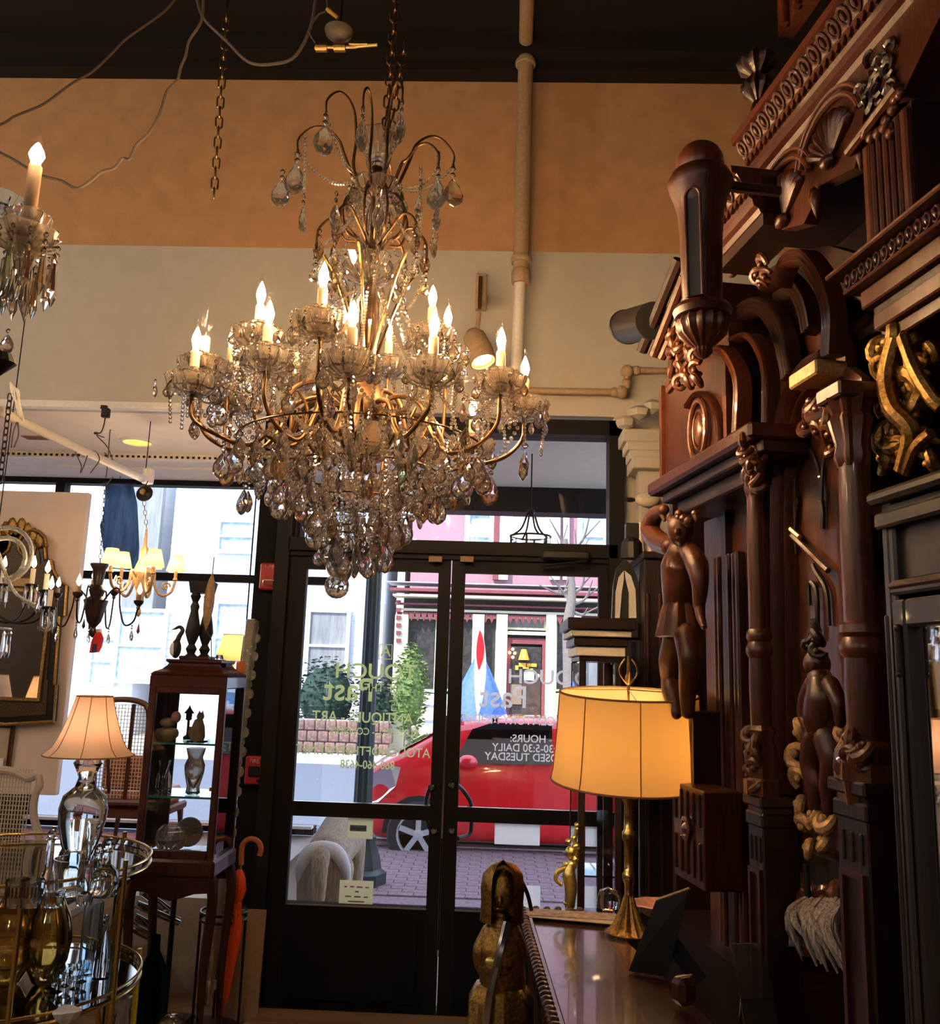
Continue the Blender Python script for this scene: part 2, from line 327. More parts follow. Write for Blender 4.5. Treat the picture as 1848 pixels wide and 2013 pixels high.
def T(name, label, cat, loc=(0, 0, 0), rz=0, group=None):
    o = bpy.data.objects.new(name, None); S.collection.objects.link(o); o.location = loc; o.rotation_euler = (0, 0, rz)
    o.empty_display_size = 0.05; o['label'] = label; o['category'] = cat
    if group: o['group'] = group
    return o
def tag(o, label, cat, group=None):
    o['label'] = label; o['category'] = cat
    if group: o['group'] = group
    return o
def dup(root, loc=None, rz=None, label=None, group=None):
    r = root.copy(); S.collection.objects.link(r)
    if loc is not None: r.location = loc
    if rz is not None: r.rotation_euler = (0, 0, rz)
    if label: r['label'] = label
    if group: r['group'] = group
    for ch in list(root.children):
        c = ch.copy(); S.collection.objects.link(c); c.parent = r
        for g in list(ch.children):
            d = g.copy(); S.collection.objects.link(d); d.parent = c
    return r
def bez(p, n=10):
    # smooth curve through control points (Catmull-Rom)
    p = [Vector(q) for q in p]; q = [p[0] * 2 - p[1]] + p + [p[-1] * 2 - p[-2]]; out = []
    for i in range(1, len(q) - 2):
        for k in range(n):
            t = k / n; a, b, c, d = q[i - 1], q[i], q[i + 1], q[i + 2]
            out.append(0.5 * ((2 * b) + (c - a) * t + (2 * a - 5 * b + 4 * c - d) * t * t + (3 * b - a - 3 * c + d) * t ** 3))
    out.append(p[-1]); return out
def mesh_copy(me, name, parent, loc, rot=(0, 0, 0), sc=(1, 1, 1)):
    o = bpy.data.objects.new(name, me); S.collection.objects.link(o)
    if parent is not None: o.parent = parent
    o.location = loc; o.rotation_euler = rot; o.scale = sc; return o
def text(body, size, m, parent, loc, rot, name='lettering', depth=0.0008, flip=True, align='CENTER', sx=1.0):
    c = bpy.data.curves.new('t', 'FONT'); c.body = body; c.size = size; c.align_x = align; c.extrude = depth; c.offset = size * .012
    t = bpy.data.objects.new('t', c); S.collection.objects.link(t)
    bpy.context.view_layer.update()
    dg = bpy.context.evaluated_depsgraph_get(); me = bpy.data.meshes.new_from_object(t.evaluated_get(dg))
    bpy.data.objects.remove(t)
    me.materials.clear(); me.materials.append(MT[m])
    k = -1 if flip else 1
    me.transform(Matrix.Diagonal((k * sx, 1, 1, 1)))
    if flip: me.flip_normals()
    o = bpy.data.objects.new(name, me); S.collection.objects.link(o); o.parent = parent; o.location = loc; o.rotation_euler = rot
    return o
# ================================================================= THE ROOM
YD = 4.5; YW = 6.4; ZC = 2.92
def PZ(px, py, z):
    d = ray(px, py); return EYE + d * ((z - EYE.z) / d.z)
def st(name, mb, m, parent=None): 
    o = mb.obj(name, m, parent)
    if parent is None: o['kind'] = 'structure'
    return o
st('floor', MB().box((-2, 1.2, -0.05), (8.2, 10.6, 0.1)), 'floor_wood')
# floorboards near the door
fl = bpy.data.objects['floor']
pb = MB().box((0, 0, 0), (0.98, 0.094, 0.012), ch=0.003); me = pb.obj('floorboard', 'floor_wood', fl).data
bpy.data.objects.remove(bpy.data.objects['floorboard'])
for j in range(14):
    for i in range(4): mesh_copy(me, 'floorboard', fl, (-2.6 + i + (j % 2) * .45, 3.18 + j * 0.097, 0.006))
st('ceiling', MB().box((-2, 0.3, 5.05), (8.2, 8.6, 0.1)), 'dark_ceiling')
st('wall_right', MB().box((2.0, 0.3, 2.5), (0.1, 8.6, 5.1)), 'plain_wall')
st('wall_left', MB().box((-6.05, 1.2, 2.5), (0.1, 10.6, 5.1)), 'plain_wall')
st('wall_rear', MB().box((-2, -4.05, 2.5), (8.2, 0.1, 5.1)), 'plain_wall')
st('wall_front', MB().box((-2, YD + .06, (3.84 + 5.0) / 2), (8.0, 0.12, 1.16)), 'tan_wall')
st('wall_front_lower', MB().box((-2, YD + .06, (ZC + 3.84) / 2), (8.0, 0.12, 3.84 - ZC)).box((1.29, YD + .06, ZC / 2), (1.42, 0.12, ZC)), 'white_wall')
bw = st('wall_front_dark', MB().box((-1.14, YD + .06, ZC / 2), (0.22, 0.12, ZC)).box((-0.86, YD + .06, ZC - .02), (0.35, 0.10, 0.04)), 'black_wall')
st('wall_bay_side', MB().add([(x, y, z) for z in (0, ZC) for x, y in ((-1.25, YD + .12), (-1.20, YD + .12), (-1.76, YW), (-1.81, YW))], [(3, 2, 1, 0), (4, 5, 6, 7), (0, 1, 5, 4), (1, 2, 6, 5), (2, 3, 7, 6), (3, 0, 4, 7)]), 'window_pane')
st('trim_ceiling_beam', MB().box((-2, YD - .10, 4.955), (8.0, 0.2, 0.09)).box((-2, YD - .05, 4.89), (8.0, 0.1, 0.05)), 'dark_ceiling')
st('ceiling_bay', MB().box((-3.6, (YD + YW) / 2 + .06, ZC + .05), (4.8, YW - YD - .12, 0.1)), 'bay_white')
st('floor_bay', MB().box((-3.6, (YD + YW) / 2 + .06, 0.225), (4.8, YW - YD - .12, 0.45)), 'cream_paint')
st('trim_bay_rail', MB().box((-3.6, YD - .02, ZC - .005), (4.8, 0.05, 0.035)), 'white_paint')
q = PZ(200, 900, ZC - .03)
st('trim_bay_track', MB().box((-3.6, q.y, ZC - .02), (4.8, 0.03, 0.04)), 'white_paint')
t = bpy.data.objects['trim_bay_track']
hole = MB().box((0, 0, 0), (0.016, 0.006, 0.014)).obj('slot', 'black_metal', t); hole.location = (-3.4, q.y - .016, ZC - .02)
for i in range(1, 60): mesh_copy(hole.data, 'slot', t, (-3.4 + i * .036, q.y - .016, ZC - .02))
st('trim_bay_rod', MB().cyl((-6, q.y + .25, ZC - .03), (-1.2, q.y + .25, ZC - .03), .008, 8).box((-5, q.y + .25, ZC - .012), (.02, .02, .03)).box((-1.6, q.y + .25, ZC - .012), (.02, .02, .03)), 'white_paint')
# bay window: frame, glass
def rectf(x0, x1, z0, z1, y, d, w): # rectangular frame of bars
    m = MB()
    m.box(((x0 + x1) / 2, y, z1 - w / 2), (x1 - x0, d, w)); m.box(((x0 + x1) / 2, y, z0 + w / 2), (x1 - x0, d, w))
    m.box((x0 + w / 2, y, (z0 + z1) / 2), (w, d, z1 - z0 - 2 * w)); m.box((x1 - w / 2, y, (z0 + z1) / 2), (w, d, z1 - z0 - 2 * w)); return m
zb = P(250, 1132, YW).z; xm = P(124, 960, YW).x; zs = P(250, 1612, YW).z
wf = st('window_1', rectf(-6, -1.74, 0.3, ZC + .02, YW, .10, .06).box((-3.6, YW, zb), (4.75, .08, .055)).box((-3.6, YW, zs - .02), (4.75, .12, .05)), 'black_frame')
MB().box((xm, YW, (zs + ZC) / 2), (.07, .09, ZC - zs)).obj('mullion', 'black_frame', wf)
for a, b, c, d in ((-5.94, xm - .035, zs, zb - .03), (xm + .035, -1.2, zs, zb - .03), (-5.94, xm - .035, zb + .03, ZC - .04), (xm + .035, -1.2, zb + .03, ZC - .04)):
    MB().box(((a + b) / 2, YW, (c + d) / 2), (b - a, .006, d - c)).obj('window_pane', 'window_pane', wf)
MB().box((-3.6, YW - .09, zs + .012), (4.75, .07, .018)).obj('window_sill', 'white_paint', wf)
# porch (outside the doors)
st('ceiling_porch', MB().box((-.1, (YD + .14 + YW) / 2, ZC + .06), (3.3, YW - YD - .16, 0.08)), 'porch_ceiling')
zt = P(1100, 1008, YW).z
st('trim_porch_beam', MB().box((0.05, YW + .1, (zt + 3.3) / 2), (3.6, .2, 3.3 - zt)), 'black_frame')
st('wall_upper_facade', MB().box((-2, YW + .05, 4.0), (8, .1, 2.1)), 'brick_wall')
# ---------------------------------------------------------------- door frame with transom
XL = P(605, 1120, YD).x; XR = P(1176, 1130, YD).x
xl0 = XL - .09; xr0 = P(1211, 1000, YD).x; zh0 = P(1150, 1074, YD).z; zh1 = P(1100, 1098, YD).z; zt0 = P(1150, 862, YD).z; zt1 = P(1150, 833, YD).z
df = MB()
df.box(((xl0 + xr0) / 2, YD, (zt0 + zt1) / 2), (xr0 - xl0 + .1, .14, zt1 - zt0)); df.box(((xl0 + xr0) / 2, YD, (zh0 + zh1) / 2), (xr0 - xl0, .14, zh0 - zh1))
df.box((xl0 - .03, YD, zt1 / 2), (.07, .14, zt1)); df.box((xr0 - .005, YD, zt1 / 2), (.075, .14, zt1))
df.box(((xl0 + xr0) / 2, YD, .012), (xr0 - xl0, .16, .024)); df.box(((xl0 + xr0) / 2, YD - .02, zh1 - .01), (xr0 - xl0, .05, .03))
df = st('window_2', df, 'black_frame')
MB().box(((xl0 + xr0) / 2, YD, (zh0 + zt0) / 2), (xr0 - xl0 - .03, .006, zt0 - zh0)).obj('window_pane', 'pane', df)
for px in (856, 918):
    q = P(px, 1099, YD - .085); MB().box(tuple(q), (.066, .006, .028)).obj('sticker', 'cardboard', df)
st('trim_threshold', MB().box(((xl0 + xr0) / 2 - .1, YD - .12, .02), (xr0 - xl0 + .5, .12, .016)), 'cardboard')
st('trim_wall_seam', MB().box((1.0, YD - .006, 4.9), (.3, .01, .004)), 'dark_ceiling')
# ---------------------------------------------------------------- the two door leaves
zg1 = P(730, 1122, YD).z; zm1 = P(730, 1586, YD).z; zm0 = P(730, 1601, YD).z; zg0 = P(730, 1782, YD).z
XC = P(888, 1115, YD).x
XLi = P(863, 1123, YD).x; XRi = P(915, 1130, YD).x
def leaf(name, x0, g0, g1, x1):
    m = MB(); h = zh1 - .025
    m.box((x0 + (g0 - x0) / 2, YD, h / 2 + .01), (g0 - x0, .045, h)); m.box(((g1 + x1) / 2, YD, h / 2 + .01), (x1 - g1, .045, h))
    m.box(((g0 + g1) / 2, YD, (zg1 + h) / 2 + .005), (g1 - g0, .045, h - zg1 + .01)); m.box(((g0 + g1) / 2, YD, (zm0 + zm1) / 2), (g1 - g0, .05, zm1 - zm0 + .03))
    o = st(name, m, 'black_frame')
    MB().box(((g0 + g1) / 2, YD, zg0 / 2 + .01), (g1 - g0, .04, zg0)).box(((g0 + g1) / 2, YD - .024, zg0 / 2), (g1 - g0 - .08, .01, zg0 - .12)).obj('kick_panel', 'black_wall', o)
    MB().box(((g0 + g1) / 2, YD, (zm1 + zg1) / 2), (g1 - g0, .006, zg1 - zm1)).obj('glass_pane', 'pane', o)
    MB().box(((g0 + g1) / 2, YD, (zg0 + zm0) / 2), (g1 - g0, .006, zm0 - zg0)).obj('glass_pane', 'pane', o)
    MB().box(((g0 + g1) / 2, YD - .012, zm1 + .012), (g1 - g0, .02, .012)).box(((g0 + g1) / 2, YD - .012, zg0 + .004), (g1 - g0, .02, .01)).obj('glazing_bead', 'steel', o)
    return o
dl = leaf('door_1', XL - .085, XL, XLi, XC - .003); dr = leaf('door_2', XC + .003, XRi, XR, XR + .06)
MB().box((XC, YD - .028, zg0 + .35), (.009, .012, 1.1)).box((XC, YD - .028, .55), (.007, .012, .5)).obj('light_gap_strip', 'steel', dr)  # steel strip standing in for daylight through the gap between the leaves
for o, pts in ((dl, ((848, 1548), (853, 1634))), (dr, ((887, 1544), (888, 1634)))):
    for a, b in pts:
        q = P(a, b, YD - .03); MB().lathe([(.016, -.006), (.016, .004), (.010, .010)], 12, M=Matrix.Translation(q) @ Matrix.Rotation(R(90), 4, 'X')).obj('handle_bolt', 'steel', o)
def pull(o, pxs, mm):
    pts = [P(a, b, YD + .09 if 0 < i < len(pxs) - 1 else YD + .02) for i, (a, b) in enumerate(pxs)]
    MB().tube(bez(pts, 6), .011, 8).obj('pull_handle', mm, o, True)
pull(dr, ((898, 1542), (912, 1556), (926, 1580), (927, 1620), (922, 1640), (900, 1648)), 'black_metal')
pull(dl, ((858, 1540), (845, 1550), (838, 1575), (838, 1600), (845, 1628), (858, 1634)), 'black_metal')
q = P(1112, 1092, YD - .08); MB().box(tuple(q), (.24, .06, .045), ch=.008).cyl(q + Vector((.1, -.03, -.03)), q + Vector((-.12, -.02, -.06)), .008, 6).obj('door_closer', 'black_metal', dr)
# ---- lettering on the glass: reads correctly from the street, so it is mirrored from in here
def dtext(o, body, px, py, size, m, sx=1.0, al='CENTER'):
    q = P(px, py, YD - .004); return text(body, size, m, o, (q.x, YD - .006, q.z), (R(90), 0, 0), 'lettering', .0006, True, al, sx)
k = YD / F_
xc = 730
dtext(dl, 'A', 758, 1290, .075, 'cream_print'); q = P(758, 1283, YD - .006)
rectf(q.x - .034, q.x + .034, q.z - .034, q.z + .042, YD - .006, .001, .004).obj('letter_box', 'cream_print', dl)
dtext(dl, 'TOUCH', 738, 1334, .105, 'cream_print', 1.1)
dtext(dl, 'OF THE', 752, 1360, .055, 'cream_print')
dtext(dl, 'Past', 685, 1377, .16, 'cream_print', .95)
dtext(dl, 'ANTIQUES - ART', 712, 1420, .072, 'cream_print', .92)
dtext(dl, 'BUY - SELL - CONSIGN', 735, 1445, .048, 'cream_print', .9)
dtext(dl, 'ATOUCHOFTHEPAST.NET', 712, 1485, .062, 'cream_print', .92)
dtext(dl, '860-460-4638', 722, 1511, .056, 'cream_print', .85)
dtext(dr, 'TOUCH', 1075, 1345, .10, 'white_print', 1.1)
dtext(dr, 'Past', 990, 1390, .15, 'white_print', .95)
dtext(dr, '20TH CENTURY MODERN', 1018, 1424, .062, 'white_print', .92)
dtext(dr, 'HOURS:', 1038, 1459, .050, 'white_print'); dtext(dr, '10:30-5:30 DAILY', 1040, 1478, .052, 'white_print', .95); dtext(dr, 'CLOSED TUESDAY', 1038, 1496, .052, 'white_print', .98)
def sheet(o, x0, y0, x1, y1, m, name='paper_sign'):
    a = P(x0, y0, YD - .01); b = P(x1, y1, YD - .01)
    return MB().box(((a.x + b.x) / 2, YD - .006, (a.z + b.z) / 2), (b.x - a.x, .002, a.z - b.z), ch=.0009).obj(name, m, o)
sheet(dl, 668, 1730, 732, 1783, 'paper_cream'); sheet(dl, 684, 1606, 732, 1650, 'paper_cream')
a = P(688, 1622, YD - .012); b = P(720, 1635, YD - .012); MB().box(((a.x + b.x) / 2, YD - .008, (a.z + b.z) / 2), (b.x - a.x, .001, a.z - b.z)).obj('printed_band', 'blue_print', dl)
MB().box(((a.x + b.x) / 2, YD - .009, (a.z + b.z) / 2), ((b.x - a.x) * .8, .001, .010), ch=.0004).obj('pale_strip', 'white_print', dl)
for x0, x1, y in ((677, 682, 1743), (688, 696, 1743), (701, 713, 1744), (718, 725, 1745), (698, 705, 1753), (678, 690, 1762), (696, 709, 1763), (715, 723, 1764), (684, 716, 1772)):
    a = P(x0, y, YD - .01); b = P(x1, y, YD - .01); MB().box(((a.x + b.x) / 2, YD - .0075, a.z), (b.x - a.x, .001, .006)).obj('print_line', 'cardboard', dl)
sheet(dr, 973, 1612, 1061, 1663, 'white_print'); sheet(dr, 1020, 1740, 1062, 1788, 'white_print'); sheet(dr, 1151, 1617, 1174, 1665, 'white_print'); sheet(dr, 1150, 1742, 1174, 1786, 'white_print')
# ---- fire alarm devices on the dark wall
q = P(533, 1134, YD - .03)
fa = tag(MB().box(tuple(q), (.105, .06, .135), ch=.008).obj('fire_alarm_strobe', 'red_plastic'), 'red fire alarm strobe high on the dark wall beside the doors', 'fire alarm')
MB().lathe([(.001, -.03), (.034, -.028), (.034, 0)], 14, M=Matrix.Translation(q + Vector((0, -.004, .02))) @ Matrix.Rotation(R(-90), 4, 'X')).obj('horn', 'red_plastic', fa)
MB().box(tuple(q + Vector((0, -.036, -.035))), (.065, .016, .036), ch=.006).obj('strobe_lens', 'thin_glass', fa)
text('FIRE', .018, 'white_print', fa, tuple(q + Vector((0, -.0315, .045))), (R(90), 0, 0), flip=False)
q = P(502, 1514, YD - .03)
fp = tag(MB().box(tuple(q), (.092, .05, .132), ch=.006).obj('fire_alarm_pull', 'red_plastic'), 'red fire alarm pull station low on the dark wall behind the leaning mirror', 'fire alarm')
MB().box(tuple(q + Vector((0, -.028, -.004))), (.052, .014, .05), ch=.004).obj('pull_lever', 'black_metal', fp)
text('FIRE', .026, 'white_print', fp, tuple(q + Vector((0, -.0265, .036))), (R(90), 0, 0), flip=False)
MB().lathe([(.009, 0), (.009, .004), (0, .005)], 12, M=Matrix.Translation(q + Vector((.024, -.025, -.046))) @ Matrix.Rotation(R(90), 4, 'X')).obj('keyhole', 'black_metal', fp)
# ================================================================= OUTSIDE
ZS, ZR = -0.12, -0.26
st('ground_sidewalk', MB().box((0, 7.1, ZS - .1), (40, 5.1, .2)), 'paver')
sw = bpy.data.objects['ground_sidewalk']
me = MB().box((0, 0, 0), (.195, .095, .02), ch=.004).obj('paver', 'paver', sw).data; bpy.data.objects.remove(sw.children[0])
for j in range(20):
    for i in range(14): mesh_copy(me, 'paver', sw, (-2.1 + i * .2 + (j % 2) * .1, 7.3 + j * .1, ZS + .003))
st('ground_kerb', MB().box((0, 9.35, ZS - .08), (40, .16, .2)), 'concrete'); st('ground_street', MB().box((0, 14, ZR - .1), (60, 9.3, .2)), 'asphalt')
st('ground_far_kerb', MB().box((0, 18.4, ZS - .05), (60, .2, .2)), 'concrete'); st('ground_far_sidewalk', MB().box((0, 24, ZS - .1), (60, 11, .2)), 'concrete')
YB = 22.0
def PB(px, py, Y=YB): return P(px, py, Y)
def bx(m, x0, y0, x1, y1, Y, d=.1, dy=0):   # box by photo rectangle at depth Y
    a = P(x0, y0, Y); b = P(x1, y1, Y); m.box(((a.x + b.x) / 2, Y + dy, (a.z + b.z) / 2), (abs(b.x - a.x), d, abs(a.z - b.z))); return m
# white house opposite
hs = T('white_house', 'white sided house across the street with a grey sash window', 'house', (0, 0, 0))
a = PB(300, 1480); b = PB(765, 980)
MB().box(((a.x + b.x) / 2, YB + 3, 4.1), (b.x - a.x, 6, 8.5)).obj('wall', 'white_siding', hs)
sid = MB().box((0, 0, 0), (b.x - a.x, .03, .19), M=Matrix.Rotation(R(4), 4, 'X')).obj('clapboard', 'white_siding', hs); sid.location = ((a.x + b.x) / 2, YB - .01, .1)
for i in range(1, 38): mesh_copy(sid.data, 'clapboard', hs, ((a.x + b.x) / 2, YB - .01, .1 + i * .2))
def sash(parent, x0, y0, x1, y1, Y, fm='white_siding', pm='window_grey', rail=True, w=.09, name='window'):
    a = P(x0, y0, Y); b = P(x1, y1, Y)
    fr = rectf(a.x, b.x, b.z, a.z, Y - .05, .1, w)
    if rail: fr.box(((a.x + b.x) / 2, Y - .06, (a.z + b.z) / 2), (b.x - a.x - 2 * w, .08, .06))
    f = fr.obj(name, fm, parent)
    if rail:
        for c, d in ((b.z, (a.z + b.z) / 2), ((a.z + b.z) / 2, a.z)): MB().box(((a.x + b.x) / 2, Y - .03, (c + d) / 2), (b.x - a.x - w, .02, d - c - .04)).obj('pane', pm, f)
    else: MB().box(((a.x + b.x) / 2, Y - .03, (a.z + b.z) / 2), (b.x - a.x - w, .02, a.z - b.z - w)).obj('pane', pm, f)
    return f
sash(hs, 606, 1196, 683, 1345, YB - .06); sash(hs, 425, 1180, 500, 1330, YB - .06, pm='sky_glass'); sash(hs, 235, 1195, 320, 1345, YB - .06, pm='sky_glass'); sash(hs, 430, 1020, 505, 1090, YB - .06, pm='sky_glass'); sash(hs, 655, 960, 720, 1060, YB - .06, pm='window_grey')
hb = T('grey_house', 'blue-grey clapboard building seen behind the hanging lamps in the left window', 'house', (0, 0, 0))
a = PB(-60, 1480); b = PB(298, 900); MB().box(((a.x + b.x) / 2, YB + 3.2, 4.5), (b.x - a.x, 6, 9.3)).obj('wall', 'white_siding', hb)
sash(hb, 30, 1180, 120, 1330, YB + .15, pm='sky_glass'); sash(hb, 180, 1250, 225, 1350, YB + .15, pm='sky_glass')
bx(MB(), 265, 950, 298, 1240, YB + .1, .2).obj('shutter', 'window_grey', hb)
# pale house with a lilac side, joined to the shop front
ph = T('pale_house', 'pale lilac house wall between the lamp post and the shop front opposite', 'house', (0, 0, 0))
a = PB(765, 1480); b = PB(800, 980); MB().box(((a.x + b.x) / 2, YB + 3.1, 4.2), (b.x - a.x, 6, 8.7)).obj('wall', 'white_siding', ph)
MB().box((a.x + .15, YB + .05, 2.2), (.08, .08, 4.4)).obj('downpipe', 'white_paint', ph)
# shop opposite: cream posts, maroon door, scalloped cornice
sf = T('corner_shop', 'cream and maroon shop front across the street with scalloped cornice', 'shop', (0, 0, 0))
YS = 20.6
a = P(785, 1480, YS + .6); b = P(1300, 1100, YS + .6)
MB().box(((a.x + b.x) / 2, YS + 2.6, 1.6), (b.x - a.x, 4, 3.6)).obj('wall', 'dark_interior', sf)
MB().box(((a.x + b.x) / 2, YS + 3.4, 6.2), (b.x - a.x, 4, 5.6)).obj('upper_wall', 'pink_wall', sf)
bx(MB(), 765, 1146, 1290, 1162, YS, .9).obj('cornice', 'white_siding', sf); bx(MB(), 770, 1163, 1290, 1172, YS, .7).obj('cornice_band', 'maroon_trim', sf)
bx(MB(), 775, 1173, 1290, 1184, YS, .6).obj('cornice_fascia', 'cream_trim', sf); bx(MB(), 778, 1185, 1290, 1203, YS + .15, .3).obj('cornice_frieze', 'maroon_trim', sf)
a = P(780, 1203, YS + .1); b = P(1290, 1203, YS + .1); nn = 42; ww = (b.x - a.x) / nn
sc = MB().prism([(-ww / 2, 0), (ww / 2, 0), (ww * .35, -.09), (0, -.2), (-ww * .35, -.09)], -.02, .02).obj('scallop', 'maroon_trim', sf)
sc.location = (a.x + ww / 2, YS + .05, a.z)
for i in range(1, nn): mesh_copy(sc.data, 'scallop', sf, (a.x + ww * (i + .5), YS + .05, a.z))
for x0, x1 in ((778, 792), (930, 945), (977, 992), (1074, 1090), (1128, 1140), (1230, 1245)):
    bx(MB(), x0, 1208, x1, 1478, YS + .1, .2).obj('post', 'cream_trim', sf)
bx(MB(), 786, 1200, 1290, 1210, YS + .2, .15).obj('lintel', 'cream_trim', sf); bx(MB(), 978, 1240, 1090, 1250, YS + .12, .12).obj('door_lintel', 'cream_trim', sf)
for i in range(6):   # red and white bracket pieces of the corner post
    bx(MB(), 779, 1180 + i * 15, 788, 1188 + i * 15, YS - .03, .06).obj('bracket_block', 'maroon_trim', sf)
for x0, y0, x1, y1, mm in ((794, 1212, 858, 1360, 'dark_interior'), (858, 1212, 930, 1360, 'dark_interior'), (946, 1212, 976, 1360, 'dark_interior'), (992, 1212, 1073, 1240, 'window_grey'), (1091, 1212, 1127, 1360, 'dark_interior'), (1141, 1215, 1229, 1390, 'window_grey')):
    sash(sf, x0, y0, x1, y1, YS + .3, 'cream_trim', mm, False, .05)
dd = rectf(P(990, 1400, YS).x, P(1076, 1400, YS).x, P(1030, 1440, YS).z, P(1030, 1254, YS).z, YS + .2, .08, .13).obj('shop_door', 'maroon_trim', sf)
a = P(1003, 1270, YS); b = P(1063, 1408, YS); MB().box(((a.x + b.x) / 2, YS + .2, (a.z + b.z) / 2), (b.x - a.x, .02, a.z - b.z)).obj('door_glass', 'dark_interior', dd)
bx(MB(), 994, 1408, 1072, 1440, YS + .17, .05).obj('door_panel', 'maroon_trim', dd)
for x0, x1, y0, y1 in ((1013, 1019, 1308, 1317), (1020, 1034, 1303, 1311), (1036, 1055, 1304, 1311), (1028, 1040, 1311, 1315), (1042, 1048, 1314, 1319)): bx(MB(), x0, y0, x1, y1, YS + .15, .02).obj('gold_lettering_mark', 'wire_yellow', dd)
bx(MB(), 1003, 1345, 1025, 1385, YS + .17, .02).obj('notice', 'cardboard', dd); bx(MB(), 1030, 1320, 1050, 1338, YS + .17, .02).obj('notice', 'sky_glass', dd)
lm = MB(); q = P(1030, 1287, YS + .1); lm.lathe([(.13, -.12), (.06, .12)], 12, c=tuple(q)); lm.obj('shop_lamp_shade', 'wire_yellow', dd)
for i, (x, y) in enumerate(((1008, 1276), (1012, 1284), (1002, 1283), (1008, 1292), (1058, 1328), (868, 1292), (862, 1284))):
    MB().sph(tuple(P(x, y, YS + .08)), .035, 8, 5).obj('shop_light', 'far_light', sf)
bx(MB(), 800, 1362, 930, 1478, YS + .3, .2).obj('stall_riser', 'cream_trim', sf); bx(MB(), 946, 1362, 976, 1478, YS + .3, .2).obj('stall_riser', 'cream_trim', sf); bx(MB(), 1091, 1362, 1127, 1478, YS + .3, .2).obj('stall_riser', 'cream_trim', sf)
for i in range(3): bx(MB(), 835, 1355 + i * 30, 868, 1362 + i * 30, YS - .3 - i * .2, .4).obj('step', 'white_siding', sf)
# upper storey seen through the transom
for x0, x1, mm in ((915, 970, 'sky_glass'), (1135, 1195, 'sky_glass'), (1000, 1080, 'cream_trim')):
    sash(sf, x0, 1005, x1, 1105, YS + 1.35, 'white_siding', mm, x0 != 1000, .12)
for x0, x1 in ((972, 980), (983, 998), (1082, 1100), (1108, 1118), (1196, 1204)): bx(MB(), x0, 995, x1, 1140, YS + 1.3, .12).obj('pilaster', 'white_siding' if x1 - x0 > 8 else 'maroon_trim', sf)
# hedge, fence wall, evergreen
def leafclump(name, label, cat, cx, cy, cz, rx, ry, rz, n, m, s, parent=None, seed=1, trunk=True):
    rr = random.Random(seed); mb = MB()
    mb.sph((cx, cy, cz), (rx * .72, ry * .72, rz * .72), 10, 7)
    for i in range(n):
        a = rr.uniform(0, 2 * PI); b = math.asin(rr.uniform(-1, 1)); q = rr.uniform(.7, 1.0)
        p = Vector((cx + rx * q * math.cos(b) * math.cos(a), cy + ry * q * math.cos(b) * math.sin(a), cz + rz * q * math.sin(b)))
        M = Matrix.Translation(p) @ Matrix.Rotation(rr.uniform(0, 6.28), 4, 'Z') @ Matrix.Rotation(rr.uniform(-1.2, 1.2), 4, 'X')
        mb.add([(-s, 0, 0), (0, -s * .5, s * .15), (s, 0, 0), (0, s * .5, s * .15)], [(0, 1, 2, 3)], M)
    t = T(name, label, cat, (0, 0, 0)); mb.obj('foliage', m, t, kind='stuff')
    if trunk: MB().tube([(cx, cy, ZS), (cx, cy, cz)], [.07, .04], 8).obj('stem', 'bark', t)
    return t
q = P(640, 1390, 20.6); leafclump('hedge', 'dark green clipped hedge below the window of the white house', 'hedge', q.x, q.y, .95, .85, .7, 1.0, 900, 'leaf_dark', .07, seed=3)
q = P(742, 1400, 20.2); leafclump('hedge', 'darker rounded hedge just right of the lamp post, darker and smaller', 'hedge', q.x, q.y, .72, .38, .45, .8, 500, 'leaf_dark', .07, seed=4)
q = P(806, 1360, 19.2); leafclump('potted_evergreen', 'small upright evergreen tree before the pale house across the street', 'tree', q.x, q.y, 1.2, .42, .42, 1.05, 900, 'leaf_light', .06, seed=5)
rw = T('retaining_wall', 'low reddish stone wall under the hedges across the street', 'wall', (0, 0, 0))
a = P(560, 1462, 19.4); b = P(770, 1418, 19.4); nx = 10; nz = 3; sw_ = (b.x - a.x) / nx; sh = (b.z - ZS) / nz
MB().box(((a.x + b.x) / 2, 19.28, (b.z + ZS) / 2), (b.x - a.x, .16, b.z - ZS)).obj('core', 'concrete', rw)
s0 = MB().box((0, 0, 0), (sw_ * .94, .2, sh * .93), ch=.02).obj('stone', 'brick_wall', rw); s0.location = (a.x + sw_ / 2, 19.2, ZS + sh / 2)
for j in range(nz):
    for i in range(nx):
        if i or j: mesh_copy(s0.data, 'stone', rw, (a.x + sw_ * (i + .5 + (j % 2) * .3), 19.2, ZS + sh * (j + .5)))
# lamp post
lp = T('street_lamp', 'dark green fluted street lamp post seen through the left door', 'street lamp', (P(708, 1680, 7.6).x, 7.6, ZS))
MB().lathe([(.21, 0), (.21, .1), (.17, .13), (.155, .22), (.11, .34), (.12, .37), (.085, .42)], 16, flute=(8, .05)).obj('base', 'post_green', lp, True)
MB().lathe([(.075, .42), (.068, 1.2), (.06, 3.6), (.055, 4.3)], 24, flute=(12, .06)).obj('post', 'post_green', lp, True)
MB().lathe([(.055, 4.3), (.1, 4.35), (.16, 4.7), (.02, 4.9), (0, 5)], 12).obj('lantern', 'thin_glass', lp)
